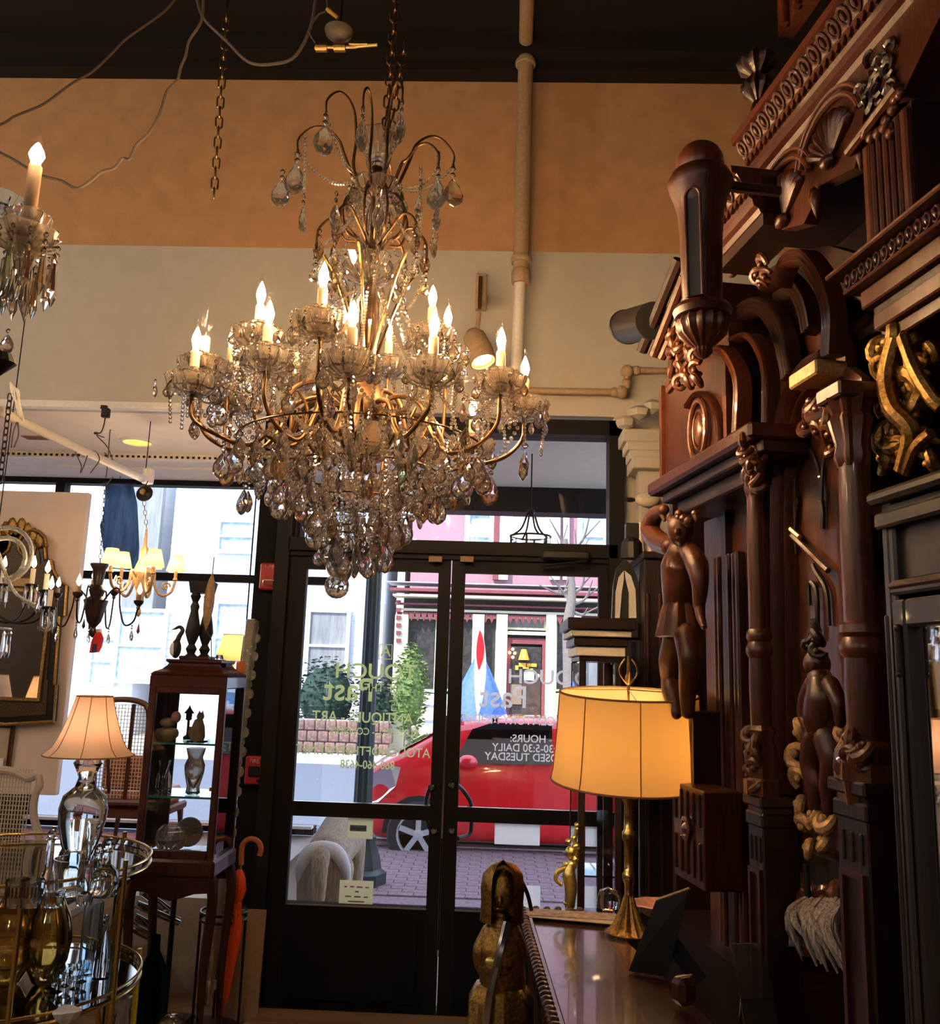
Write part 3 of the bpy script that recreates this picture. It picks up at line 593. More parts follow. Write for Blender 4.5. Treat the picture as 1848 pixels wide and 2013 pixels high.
# bare street tree behind the right door
tr = T('street_tree', 'bare grey street tree with thin branches seen through the right door', 'tree', (0, 0, 0))
a = P(1122, 1440, 17.5); pts = [Vector((a.x, 17.5, ZS)), P(1120, 1330, 17.5), P(1117, 1230, 17.5), P(1124, 1160, 17.5), P(1110, 1060, 17.5)]
mb = MB().tube(bez(pts, 6), [.16 - .1 * i / 24 for i in range(25)], 10)
for x0, y0, x1, y1 in ((1119, 1180, 1080, 1130), (1119, 1190, 1165, 1140), (1121, 1170, 1150, 1110), (1118, 1150, 1095, 1060), (1120, 1150, 1130, 1040), (1113, 1090, 1080, 1020), (1113, 1090, 1160, 1010), (1118, 1200, 1155, 1195), (1116, 1160, 1060, 1150)):
    p, r_ = P(x0, y0, 17.5), P(x1, y1, 17.3); mid = (p + r_) / 2 + Vector((.1, .1, -.1))
    mb.tube(bez([p, mid, r_], 5), [.05 - .04 * i / 10 for i in range(11)], 6)
    mb.tube(bez([mid, mid + (r_ - p) * .3 + Vector((.2, 0, .15))], 4), .014, 5)
mb.obj('trunk', 'bark', tr, True)
# hanging porch lantern
hl = T('porch_lantern', 'black ring lantern hanging outside, seen through the transom', 'lamp', tuple(P(1043, 1055, 5.4)))
mb = MB(); mb.tube([(.125 * math.cos(i * PI / 12), .125 * math.sin(i * PI / 12), 0) for i in range(24)], .006, 6, True)
mb.tube([(.125 * math.cos(i * PI / 12), .125 * math.sin(i * PI / 12), -.06) for i in range(24)], .006, 6, True)
for i in range(6): mb.box((.125 * math.cos(i * PI / 3 + .3), .125 * math.sin(i * PI / 3 + .3), -.03), (.012, .012, .07))
mb.obj('ring', 'black_metal', hl)
MB().lathe([(.118, -.058), (.12, -.002)], 24, cap=False).obj('glass_drum', 'thin_glass', hl)
mb = MB()
for i in range(4):
    a = i * PI / 2 + .4; mb.tube(bez([(.118 * math.cos(a), .118 * math.sin(a), 0), (.06 * math.cos(a), .06 * math.sin(a), .05), (.02 * math.cos(a), .02 * math.sin(a), .15)], 5), .006, 6)
mb.tube([(0, 0, .13), (0, 0, ZC + .02 - P(1043, 1055, 5.4).z)], .005, 6).sph((0, 0, .15), .025, 8, 6); mb.obj('hanger', 'black_metal', hl)
# ---- red car parked outside
car = T('red_car', 'red hatchback parked along the kerb outside the doors', 'car', (P(715, 1600, 9.9).x, 9.9, ZR))
def station(x, half, z0, zs, zt, tw):   # cross-section ring: lower body, shoulder, roof
    return [(x, -half * .94, z0), (x, -half, z0 + .16), (x, -half, (z0 + zs) / 2), (x, -half * .97, zs), (x, -half * tw, zt - .03), (x, -half * tw * .86, zt), (x, half * tw * .86, zt), (x, half * tw, zt - .03), (x, half * .97, zs), (x, half, (z0 + zs) / 2), (x, half, z0 + .16), (x, half * .94, z0)]
stt = [(0, .55, .24, .62, .66, .95), (.05, .70, .2, .78, .84, .95), (.2, .80, .18, .88, .95, .93), (.36, .84, .17, .93, 1.02, .90), (.6, .85, .17, .94, 1.16, .86), (.85, .85, .17, .94, 1.31, .82), (1.1, .85, .17, .94, 1.41, .80), (2.0, .85, .17, .95, 1.43, .80), (2.9, .85, .17, .96, 1.44, .80), (3.5, .84, .18, .96, 1.38, .78), (3.8, .82, .2, .95, 1.2, .80), (3.98, .76, .26, .90, .95, .9)]
vs = []; fs = []
for s_ in stt: vs += station(*s_)
n = 12
for i in range(len(stt) - 1):
    for k_ in range(n): fs.append((i * n + k_, i * n + (k_ + 1) % n, (i + 1) * n + (k_ + 1) % n, (i + 1) * n + k_))
fs.append(tuple(range(n))[::-1]); fs.append(tuple((len(stt) - 1) * n + k_ for k_ in range(n)))
cb = MB().add(vs, fs); o = cb.obj('body', 'car_red', car, True); md = o.modifiers.new('s', 'SUBSURF'); md.levels = 2; md.render_levels = 2
def side_poly(name, pts, m, par, e=.012):
    for sg in (-1,):
        v = []
        for x, z in pts:
            # half width at this height/position
            i = max(j for j in range(len(stt)) if stt[j][0] <= x + 1e-6); i = min(i, len(stt) - 2)
            t = (x - stt[i][0]) / (stt[i + 1][0] - stt[i][0]); hw = stt[i][1] * (1 - t) + stt[i + 1][1] * t; zs_ = stt[i][3] * (1 - t) + stt[i + 1][3] * t; zt_ = stt[i][4] * (1 - t) + stt[i + 1][4] * t; tw = stt[i][5] * (1 - t) + stt[i + 1][5] * t
            f_ = max(0, min(1, (z - zs_) / max(zt_ - zs_, .01))); h = hw * ((1 - f_) * .975 + f_ * tw)
            v.append((x, sg * (h + e - f_ * .01), z))
        q = len(v); v2 = [(a, b + .03, c) for a, b, c in v]
        MB().add(v + v2, [tuple(range(q)), tuple(range(2 * q - 1, q - 1, -1))] + [(i, i + q, (i + 1) % q + q, (i + 1) % q) for i in range(q)]).obj(name, m, par)
side_poly('side_window', [(.98, .97), (1.95, .99), (1.95, 1.37), (1.35, 1.37), (1.15, 1.30)], 'car_glass', car)
side_poly('side_window', [(2.03, 1.0), (3.1, 1.02), (3.1, 1.36), (2.03, 1.37)], 'car_glass', car)
side_poly('side_window', [(3.16, 1.03), (3.55, 1.05), (3.45, 1.28), (3.16, 1.34)], 'car_glass', car)
side_poly('headlight', [(.07, .72), (.08, .55), (.25, .58), (.42, .74), (.46, .92), (.36, .93), (.16, .84)], 'chrome', car, .022)
side_poly('door_seam', [(1.06, .3), (1.08, .3), (1.04, .92), (1.02, .92)], 'tyre', car, .004)
MB().box((2.3, -.853, .92), (.16, .03, .03), ch=.01).obj('door_handle', 'car_red', car)
MB().sph((1.12, -.93, 1.0), (.10, .07, .07), 10, 6).obj('wing_mirror', 'car_red', car, True)
MB().add([(.40, -.70, 1.055), (.40, .70, 1.055), (1.05, .62, 1.415), (1.05, -.62, 1.415)], [(0, 1, 2, 3)]).add([(.40, -.70, 1.045), (.40, .70, 1.045), (1.05, .62, 1.405), (1.05, -.62, 1.405)], [(3, 2, 1, 0)]).obj('windshield', 'car_glass', car)
for cx in (.66, 3.25):
    for sy in (-1, 1):
        M = Matrix.Translation((cx, sy * .80, .30)) @ Matrix.Rotation(R(90 * -sy), 4, 'X')
        wh = MB().lathe([(.20, -.1), (.29, -.1), (.31, -.06), (.31, .07), (.29, .10), (.215, .10), (.205, .02)], 28, M=M).obj('wheel', 'tyre', car, True)
        al = MB().lathe([(.212, .04), (.212, .10), (.195, .10), (.19, .05)], 28, M=M, cap=False)
        for k_ in range(5):
            a_ = k_ * 2 * PI / 5 + .3
            al.box((.115, 0, .085 * -1 * -1), (.17, .05, .03), M=M @ Matrix.Rotation(a_, 4, 'Z'))
        al.lathe([(.05, .06), (.05, .105), (.02, .11)], 12, M=M); al.obj('rim', 'alloy', wh)
        MB().lathe([(0, .02), (.21, .02)], 24, M=M).obj('brake_disc', 'tyre', wh)
        ap = [(cx + .36 * math.cos(i * PI / 10), .30 + .36 * math.sin(i * PI / 10)) for i in range(11)]
        if sy < 0: MB().prism(ap, -.858, -.70).obj('wheel_arch', 'tyre', car)
# blue car further off
bc = T('blue_car', 'dark blue car parked on the far side behind the lampshade', 'car', (P(1085, 1450, 15.5).x, 15.5, ZR))
vs = []
for s_ in stt: vs += station(*s_)
o = MB().add(vs, fs).obj('body', 'blue_board', bc, True); md = o.modifiers.new('s', 'SUBSURF'); md.levels = 2; md.render_levels = 2
MB().add([(.40, -.72, 1.06), (.40, .70, 1.06), (1.05, .62, 1.42), (1.05, -.64, 1.42)], [(0, 1, 2, 3)]).obj('windshield', 'sky_glass', bc)
side_poly('side_window', [(.98, .97), (1.95, .99), (1.95, 1.37), (1.35, 1.37), (1.15, 1.30)], 'sky_glass', bc); side_poly('side_window', [(2.03, 1.0), (3.1, 1.02), (3.1, 1.36), (2.03, 1.37)], 'sky_glass', bc)
for cx in (.66, 3.25):
    M = Matrix.Translation((cx, -.76, .30)) @ Matrix.Rotation(R(90), 4, 'X'); MB().lathe([(.06, .1), (.18, .08), (.21, .1), (.29, .1), (.31, .06), (.31, -.07), (.1, -.1)], 20, M=M).obj('wheel', 'tyre', bc, True)
# feather banner and folded umbrella outside the right door
q = P(952, 1420, 8.9)
fu = T('patio_umbrella', 'folded blue patio umbrella standing on the pavement behind the banner', 'umbrella', (P(940, 1400, 12.2).x, 12.2, ZR))
MB().lathe([(.02, 0), (.02, .95)], 8).obj('pole', 'white_paint', fu)
MB().lathe([(.04, .9), (.40, 1.0), (.36, 1.3), (.20, 1.75), (.07, 2.05), (.015, 2.15)], 20, flute=(8, .12)).obj('canopy', 'blue_cloth', fu, True)
MB().lathe([(.22, 0), (.22, .05), (.04, .09)], 16).obj('base', 'concrete', fu)
fb = T('feather_banner', 'narrow red and white feather banner outside the right door', 'banner', (P(936, 1500, 11.6).x, 11.6, ZR))
z1 = P(936, 1225, 11.6).z - ZR
MB().tube([(0, 0, 0), (0, 0, z1)], .009, 8).lathe([(.14, 0), (.14, .03), (.02, .06)], 14).obj('pole', 'white_paint', fb)
def ban(za, zb_, w, name, m, dy=0):
    pl = []; n_ = 12
    for i in range(n_ + 1): t = i / n_; pl.append((w * math.sin(PI * t) ** .8, za + (zb_ - za) * t))
    MB().prism(pl + [(-p[0] * .6, p[1]) for p in reversed(pl[1:-1])], -.006 + dy, .006 + dy).obj(name, m, fb)
ban(P(936, 1410, 11.6).z - ZR, z1, .095, 'banner_cloth', 'white_print'); ban(P(936, 1318, 11.6).z - ZR, P(936, 1238, 11.6).z - ZR, .065, 'banner_panel', 'bright_red', -.01)
# tan animal seen from behind, outside the left door
dg = T('tan_dog', 'big tan dog with pale rump seen from behind outside left door', 'dog', (P(640, 1700, 5.25).x, 5.25, ZS))
b_ = MB()
def ell(p0, p1, r0, r1, n=8, seg=14): 
    p0, p1 = Vector(p0), Vector(p1)
    pts = [p0 + (p1 - p0) * (i / n) for i in range(n + 1)]; rs = [r0 + (r1 - r0) * i / n for i in range(n + 1)]; b_.tube(pts, rs, seg); b_.sph(tuple(p0), r0 * .99, seg, 8); b_.sph(tuple(p1), r1 * .99, seg, 8)
ell((0, .02, .66), (0, .62, .70), .125, .15); ell((0, .62, .70), (0, .88, .58), .10, .075); b_.sph((0, .95, .52), (.075, .11, .08), 12, 8); b_.sph((0, 1.06, .44), (.04, .08, .04), 10, 6)
for sx in (-1, 1):
    ell((sx * .07, .0, .60), (sx * .085, -.02, .40), .095, .062); ell((sx * .085, -.02, .40), (sx * .085, -.09, .22), .058, .036); ell((sx * .085, -.09, .22), (sx * .085, -.05, .04), .034, .03); b_.sph((sx * .085, -.02, .03), (.04, .06, .03), 10, 6)
    ell((sx * .08, .62, .62), (sx * .085, .63, .32), .06, .042); ell((sx * .085, .63, .32), (sx * .085, .62, .04), .036, .03); b_.sph((sx * .085, .65, .03), (.04, .055, .03), 10, 6); b_.sph((sx * .07, .90, .58), (.02, .03, .05), 8, 5)
bo = b_.obj('body', 'fur_tan', dg, True); md = bo.modifiers.new('r', 'REMESH'); md.mode = 'VOXEL'; md.voxel_size = .012; md.use_smooth_shade = True
sm = bo.modifiers.new('s', 'SMOOTH'); sm.factor = .6; sm.iterations = 8
tl = MB().tube(bez([(0, -.09, .72), (0, -.17, .66), (.01, -.2, .5), (.0, -.17, .36)], 6), [.03, .04, .045, .05, .05, .05, .05, .045, .045, .04, .04, .035, .035, .03, .03, .025, .02, .015, .01], 10); tl.obj('tail', 'fur_tan', dg, True)
MB().tube(bez([(-.135, -.045, .54), (-.12, -.075, .63), (-.06, -.085, .71), (.06, -.085, .71), (.12, -.075, .63), (.135, -.045, .54)], 5), [.018 + .026 * math.sin(PI * i / 25) for i in range(26)], 14).obj('rump_patch', 'fur_pale', dg, True)
# ================================================================= SHARED LIGHT-FITTING PIECES
def bob_prof(r): return [(.012, .0), (r * .5, .002), (r * .82, .014), (r * .98, .046), (r, .050), (r * .95, .048), (r * .78, .020), (r * .45, .008), (.012, .008)]
def mk_bobeche(r, m='crystal_clear', n=10): 
    rr = random.Random(int(r * 1e4)); P0 = bob_prof(r); N = n * 3; vs = []; fs = []
    for j_, (q, z) in enumerate(P0):
        for i in range(N):
            a = 2 * PI * (i + .5 * (j_ % 2)) / N; f = 1 + (.09 * math.cos(n * a) if q > r * .7 else 0) + rr.uniform(-.025, .025); vs.append((q * f * math.cos(a), q * f * math.sin(a), z + rr.uniform(-.0015, .0015)))
    for j_ in range(len(P0) - 1):
        for i in range(N):
            k = (i + 1) % N; a0, a1, b0, b1 = j_ * N + i, j_ * N + k, (j_ + 1) * N + i, (j_ + 1) * N + k
            fs += [(a0, a1, b0), (a1, b1, b0)] if j_ % 2 == 0 else [(a0, b1, b0), (a0, a1, b1)]
    me = MB().add(vs, fs).obj('bobeche', m, None, False); d = me.data; bpy.data.objects.remove(me); return d
def data(mb, m, smooth=False):
    o = mb.obj('d', m, None, smooth); d = o.data; bpy.data.objects.remove(o); return d
BULB = [(.009, 0), (.012, .006), (.0165, .024), (.017, .034), (.0135, .052), (.007, .070), (.0025, .082), (.0035, .088), (0, .092)]
D_bulb = data(MB().lathe(BULB, 14), 'bulb_glass', True)
D_flame = data(MB().lathe([(0, .006), (.0095, .016), (.0125, .029), (.0100, .043), (.004, .060), (0, .068)], 12), 'flame', True)
D_flame_far = data(MB().lathe([(0, .004), (.011, .018), (.0135, .032), (.009, .05), (.003, .072), (0, .08)], 10), 'flame_far', True)
# cut-glass drops (flat facets, no smoothing)
def cut(prof, n=8, flat=.55, jit=0.0, seed=1):
    # diamond-cut drop: rings turned half a step against each other, triangular facets
    rr = random.Random(seed); vs = [(0, 0, prof[0][1])]; fs = []; m = len(prof) - 2
    for j in range(m):
        r, z = prof[j + 1]
        for i in range(n):
            a = 2 * PI * (i + .5 * (j % 2)) / n; q = 1 + rr.uniform(-jit, jit); vs.append((r * q * math.cos(a), r * q * math.sin(a) * flat, z))
    vs.append((0, 0, prof[-1][1])); e = len(vs) - 1
    for i in range(n):
        k = (i + 1) % n; fs.append((0, 1 + i, 1 + k)); fs.append((e, 1 + (m - 1) * n + k, 1 + (m - 1) * n + i))
        for j in range(m - 1):
            a0, a1, b0, b1 = 1 + j * n + i, 1 + j * n + k, 1 + (j + 1) * n + i, 1 + (j + 1) * n + k
            if j % 2 == 0: fs += [(a0, b0, a1), (a1, b0, b1)]
            else: fs += [(a0, b0, b1), (a0, b1, a1)]
    return MB().add(vs, fs)
def pear(h, r, n=8, flat=.55): return cut([(0, 0), (r * .30, -h * .10), (r * .62, -h * .27), (r * .90, -h * .45), (r, -h * .62), (r * .84, -h * .79), (r * .48, -h * .93), (0, -h)], n, flat, .03, int(h * 1e4))
D_pear = [data(pear(.056, .0195), 'crystal'), data(pear(.042, .0145), 'crystal'), data(pear(.074, .0235, 10, .5), 'crystal'), data(pear(.072, .012, 6, .8), 'crystal')]
D_kite = data(cut([(0, 0), (.009, -.012), (.0165, -.028), (.012, -.046), (0, -.062)], 6, .5), 'crystal')
D_ball = data(cut([(0, 0)] + [(.034 * math.sin(PI * k / 8), -.034 + .034 * math.cos(PI * k / 8)) for k in range(1, 8)] + [(0, -.068)], 12, 1.0), 'crystal_clear')
D_oct = data(MB().lathe([(0, 0), (.0055, -.004), (.0072, -.0075), (.0055, -.011), (0, -.015)], 8, sy=.6), 'crystal')
D_spear = data(MB().lathe([(.001, 0), (.006, -.008), (.0045, -.02), (.0085, -.075), (0, -.10)], 6), 'crystal')
def link_mesh(L=.030, W=.016, r=.0022, m='bronze'):
    pts = []
    for i in range(16):
        a = 2 * PI * i / 16; x = W / 2 * math.cos(a); z = W / 2 * math.sin(a) + (L / 2 - W / 2) * (1 if math.sin(a) >= 0 else -1); pts.append((x, 0, z))
    return data(MB().tube(pts, r, 6, True), m, True)
def chain(parent, p0, p1, L=.030, W=.016, r=.0022, m='bronze'):
    me = link_mesh(L, W, r, m); p0, p1 = Vector(p0), Vector(p1); n = max(2, int((p1 - p0).length / (L - 2.4 * r))); d = (p1 - p0)
    qt = d.to_track_quat('Z', 'Y')
    for i in range(n):
        o = mesh_copy(me, 'chain_link', parent, p0 + d * ((i + .5) / n)); o.rotation_mode = 'QUATERNION'
        o.rotation_quaternion = qt @ Matrix.Rotation(R(90) * (i % 2) + .3, 3, 'Z').to_quaternion()
def strand(parent, p0, p1, sag, n=None, s=1.0, name='bead_strand'):
    # a run of cut beads on wire, hanging between two points, one mesh
    p0, p1 = Vector(p0), Vector(p1); L = (p1 - p0).length; n = n or max(3, int((L + sag) / (.0125 * s))); mb = MB()
    for i in range(n + 1):
        t = i / n; p = p0.lerp(p1, t); p.z -= sag * 4 * t * (1 - t); r = .0062 * s
        mb.sph(tuple(p), (r, r, r * 1.05), 6, 4)
    return mb.obj(name, 'crystal_clear', parent)
def hang(parent, p, k=2, rz=None, beads=1, sc=1.0, name='crystal_drop'):
    if parent.name == 'chandelier' and k != 'b': sc *= 1.1
    # top bead(s) + drop
    p = Vector(p); rz = rnd.uniform(0, PI) if rz is None else rz
    for i in range(beads): mesh_copy(D_oct, 'crystal_bead', parent, p + Vector((0, 0, -.016 * i * sc)), (0, 0, rz), (sc, sc, sc))
    q = p + Vector((0, 0, -.016 * beads * sc)); me = D_kite if k == 'k' else D_ball if k == 'b' else D_spear if k == 's' else D_pear[k]
    return mesh_copy(me, name, parent, q, (rnd.uniform(-.08, .08), rnd.uniform(-.08, .08), rz), (sc, sc, sc))
# ================================================================= THE BIG CRYSTAL CHANDELIER
YC = 2.4
c0 = P(712, 860, YC); CZ = c0.z
ch = T('chandelier', 'big crystal chandelier with bronze arms and lit candle bulbs in the centre', 'chandelier', tuple(c0))
def CL(px, py, Y=YC): return P(px, py, Y) - c0
ztop = CL(722, 265).z
chain(ch, (0.02, 0, ztop - .02), (0.055, 0.0, 5.0 - CZ), .044, .024, .0032)
chain(ch, (0.028, 0.02, ztop - .02), (0.062, 0.02, ztop + .33), .044, .024, .0032)
cord = MB().tube(bez([(0.012, 0.01, ztop), (0.035, .02, ztop + .25), (0.03, .02, ztop + .45), (.045, .02, 5.0 - CZ)], 10), .0035, 6).obj('cord', 'cord_brown', ch, True)
# central column, crown dish, glass vases and the big bottom bowl
def zc(py): return CL(712, py).z
xt = lambda z: 0.0
MB().lathe([(.012, zc(330)), (.012, zc(560)), (.02, zc(600)), (.012, zc(640)), (.02, zc(720)), (.045, zc(760)), (.052, zc(800)), (.03, zc(830)), (.045, zc(862)), (.06, zc(880)), (.03, zc(905)), (.012, zc(940))], 14).obj('centre_stem', 'bronze', ch, True)
def gv(name, prof, fl=(12, .05), m='crystal_clear', seg=36): return MB().lathe([(r, zc(y)) for r, y in prof], seg, flute=fl).obj(name, m, ch)
gv('crown_dish', [(.012, 318), (.03, 312), (.045, 295), (.062, 268), (.058, 268), (.04, 292), (.02, 306), (.012, 308)], (9, .10))
gv('glass_socket', [(.014, 365), (.022, 350), (.02, 322), (.014, 318)], (8, .03))
gv('glass_dish', [(.012, 398), (.03, 395), (.06, 384), (.078, 366), (.074, 366), (.05, 381), (.02, 390), (.012, 390)], (10, .08))
gv('glass_baluster', [(.014, 520), (.024, 505), (.040, 470), (.034, 430), (.02, 405), (.014, 400)], (10, .06))
gv('glass_dish', [(.012, 560), (.04, 556), (.08, 540), (.10, 520), (.095, 520), (.06, 538), (.02, 550), (.012, 552)], (12, .07))
gv('glass_baluster', [(.016, 700), (.028, 680), (.045, 640), (.040, 600), (.022, 570), (.016, 562)], (10, .06))
gv('glass_bowl', [(.015, 915), (.05, 908), (.10, 885), (.135, 850), (.13, 850), (.09, 880), (.045, 900), (.015, 905)], (14, .05))
gv('glass_bowl', [(.012, 990), (.04, 985), (.07, 965), (.085, 940), (.08, 940), (.06, 962), (.03, 978), (.012, 982)], (12, .05))
# crown: six bronze scroll arms that curl over at the top
bm_ = .0048
for i in range(7):
    a = R([185, 215, 262, 300, 340, 20, 85][i]); R1 = [.235, .17, .16, .17, .20, .235, .20][i]; zt_ = [zc(255), zc(212), zc(225), zc(208), zc(300), zc(243), zc(260)][i]
    ca, sa = math.cos(a), math.sin(a)
    def rp(r, z): return (ca * r, sa * r, z)
    z0 = zc(372); zb_ = zt_ - .085
    pts = bez([rp(.018, z0), rp(.05, z0 - .01), rp(.075, z0 + .05), rp(R1 * .42, (z0 + zt_) / 2 + .01), rp(R1 * .50, zt_ - .04), rp(R1 * .68, zt_ - .004), rp(R1 * .85, zt_ - .008), rp(R1, zt_ - .045), rp(R1 * 1.0, zb_)], 8)
    MB().tube(pts, [bm_ * 1.15 - bm_ * .55 * j / (len(pts) - 1) for j in range(len(pts))], 8).obj('crown_scroll', 'bronze', ch, True)
    tip = Vector(rp(R1, zb_))
    hang(ch, tip, 2, a, 2, 1.2); strand(ch, tip, rp(.05, z0 + .03), .05, s=.9)
    MB().tube(bez([rp(.02, z0 - .02), rp(.07, z0 - .03), rp(.10, z0 - .09), rp(.085, z0 - .16), rp(.05, z0 - .17)], 8), bm_ * .8, 8).obj('small_scroll', 'bronze', ch, True)
for i in range(10):
    a = 2 * PI * i / 10 + .2; p = (.076 * math.cos(a), .076 * math.sin(a), zc(369)); hang(ch, p, [0, 1, 'k'][i % 3], a, 1)
for (x, y, dy, k) in ((556, 352, .05, 2), (598, 400, -.1, 3), (662, 395, -.15, 2), (745, 385, -.2, 2), (827, 372, -.1, 3), (822, 432, -.1, 1), (862, 395, .0, 3), (852, 450, 0, 3)):
    q = CL(x, y - 20, YC + dy); hang(ch, q, k, None, 2, 1.1)
for pts in (((827, 330), (827, 460), -.1), ((862, 300), (858, 480), 0.0), ((600, 270), (597, 400), -.1)):
    strand(ch, CL(*pts[0], YC + pts[2]), CL(*pts[1], YC + pts[2]), .0, s=.9)
# middle tier of small scrolls with drops
for i in range(8):
    a = 2 * PI * i / 8 + .25; ca, sa = math.cos(a), math.sin(a); z0 = zc(500)
    def rp(r, z): return (ca * r, sa * r, z)
    pts = bez([rp(.02, z0 + .02), rp(.06, z0 + .06), rp(.11, z0 + .10), rp(.155, z0 + .06), rp(.16, z0 - .01)], 8)
    MB().tube(pts, bm_ * .85, 8).obj('middle_scroll', 'bronze', ch, True)
    hang(ch, pts[-1], 1, a, 3); hang(ch, pts[-9], 'k', a, 2); strand(ch, pts[-1], rp(.05, zc(400)), .02, s=.9); strand(ch, pts[-1], rp(.09, zc(600)), .05, s=.9)
for i in range(14):
    a = 2 * PI * i / 14; p = (.098 * math.cos(a), .098 * math.sin(a), zc(523)); hang(ch, p, [0, 1, 0, 'k'][i % 4], a, 1)
for i in range(6):   # ribs of the slender upper basket
    a = 2 * PI * i / 6 + .4
    MB().tube(bez([(.02 * math.cos(a), .02 * math.sin(a), zc(720)), (.05 * math.cos(a), .05 * math.sin(a), zc(650)), (.10 * math.cos(a), .10 * math.sin(a), zc(560)), (.14 * math.cos(a), .14 * math.sin(a), zc(520))], 8), .0048, 8).obj('basket_rib', 'brass', ch, True)
# arms: photo position of each candle bulb, its depth, and its state
ARMS = [(385, 668, 2.22, 1, 1), (405, 640, 2.36, 0, 1), (512, 578, 2.22, 1, 1), (528, 618, 2.12, 1, 1), (635, 545, 1.98, 1, 1), (693, 622, 1.96, 1, 1), (765, 648, 2.72, 1, 1), (850, 582, 2.42, 1, 1),
        (853, 640, 2.04, 1, 1), (880, 622, 2.5, 1, 1), (985, 668, 2.28, 1, 1), (1032, 722, 2.46, 1, 1), (460, 722, 2.84, 1, 1), (930, 800, 2.62, 1, 1), (582, 668, 2.66, 0, 0), (455, 662, 2.78, 1, 1)]
D_bob = mk_bobeche(.070); D_bob2 = mk_bobeche(.048, n=8); SL = .095
D_sleeve = data(MB().lathe([(.0122, 0), (.0125, .004), (.0125, SL - .004), (.010, SL)], 14), 'ivory_sleeve', True)
D_cup = data(MB().lathe([(.004, -.034), (.007, -.03), (.006, -.02), (.014, -.010), (.018, 0), (.015, .008), (.0, .009)], 14), 'bronze', True)
for j, (x, y, Y, lit, hasb) in enumerate(ARMS):
    b = CL(x, y + 22, Y)                    # base of the bulb = top of the sleeve
    base = b - Vector((0, 0, SL)); rr = math.hypot(base.x, base.y); a = math.atan2(base.y, base.x); ca, sa = math.cos(a), math.sin(a)
    mesh_copy(D_sleeve, 'candle_sleeve', ch, base)
    if hasb: mesh_copy(D_bulb, 'bulb', ch, b)
    if lit: mesh_copy(D_flame, 'filament', ch, b)
    mesh_copy(D_cup, 'candle_cup', ch, base)
    bo_ = mesh_copy(D_bob, 'bobeche', ch, base + Vector((0, 0, -.030)), (0, 0, a)); mesh_copy(D_bob2, 'bobeche', ch, base + Vector((0, 0, -.014)), (0, 0, a))
    zz = base.z - .034; low = zc(880) - (.03 if rr > .3 else 0); s_ = Vector((ca * .045, sa * .045, zc(800 + (j % 3) * 22)))
    def rp(r, z): return Vector((ca * r, sa * r, z))
    pts = bez([s_, rp(rr * .22, s_.z + .055), rp(rr * .42, s_.z + .03), rp(rr * .52, (s_.z + low) / 2), rp(rr * .66, low), rp(rr * .86, low + .02), rp(rr * .985, low + .075 if zz - low > .12 else (low + zz) / 2), rp(rr, zz)], 8)
    MB().tube(pts, [.0075 - .0022 * i / (len(pts) - 1) for i in range(len(pts))], 8).obj('arm', 'bronze', ch, True)
    c_ = bez([rp(rr * .40, s_.z + .02), rp(rr * .34, s_.z - .04), rp(rr * .40, low - .01), rp(rr * .50, low + .02), rp(rr * .46, low + .05)], 7)
    MB().tube(c_, .0042, 7).obj('arm_scroll', 'bronze', ch, True)
    mb = MB()                               # cut beads set round the rim of the pan
    for i in range(22): q = 2 * PI * i / 22; mb.sph((base.x + .0685 * math.cos(q), base.y + .0685 * math.sin(q), base.z + .018), (.0052, .0052, .0052), 6, 4)
    for i in range(14): q = 2 * PI * i / 14; mb.sph((base.x + .047 * math.cos(q), base.y + .047 * math.sin(q), base.z + .033), (.0045, .0045, .0045), 6, 4)
    mb.obj('bead_ring', 'crystal_clear', ch)
    for i in range(4): q = 2 * PI * i / 4 + j; strand(ch, base + Vector((.064 * math.cos(q), .064 * math.sin(q), .02)), base + Vector((.05 * math.cos(q), .05 * math.sin(q), -.10 - .03 * (i % 2))), .0, s=.85)
    for i in range(6):                      # drops round each glass pan
        q = 2 * PI * i / 6 + j * .3; p = base + Vector((.066 * math.cos(q), .066 * math.sin(q), .014))
        if i % 2 == 0: hang(ch, p, [0, 1, 'k'][(i // 2 + j) % 3], q, 1 + (j + i) % 2, .85)
        else: hang(ch, p, 1, q, 1, .75)
    hang(ch, rp(rr * .80, low + .004), [2, 0, 2][j % 3], a, 2, 1.05 if j % 2 else .9); hang(ch, rp(rr * .6, low + .012), 2 if j % 2 else 0, a, 3, .85)
    strand(ch, rp(.125, zc(850)), rp(rr * .96, zz - .02), .10 + .02 * (j % 3)); 
    strand(ch, base + Vector((-ca * .06, -sa * .06, .012)), rp(.09, zc(600)), .05 + .03 * (j % 2), s=.9)
o_ = sorted(range(len(ARMS)), key=lambda j: math.atan2(CL(*ARMS[j][:2], ARMS[j][2]).y, CL(*ARMS[j][:2], ARMS[j][2]).x))
for i in range(len(o_)):                    # garlands from pan to pan
    A_ = ARMS[o_[i]]; B_ = ARMS[o_[(i + 1) % len(o_)]]; p = CL(A_[0], A_[1] + 22, A_[2]) - Vector((0, 0, SL)); q = CL(B_[0], B_[1] + 22, B_[2]) - Vector((0, 0, SL))
    strand(ch, p + Vector((0, 0, -.01)), q + Vector((0, 0, -.01)), .09, s=.85)
    m_ = (p + q) / 2; m_.z -= .105; hang(ch, m_, 0, None, 1, .9)
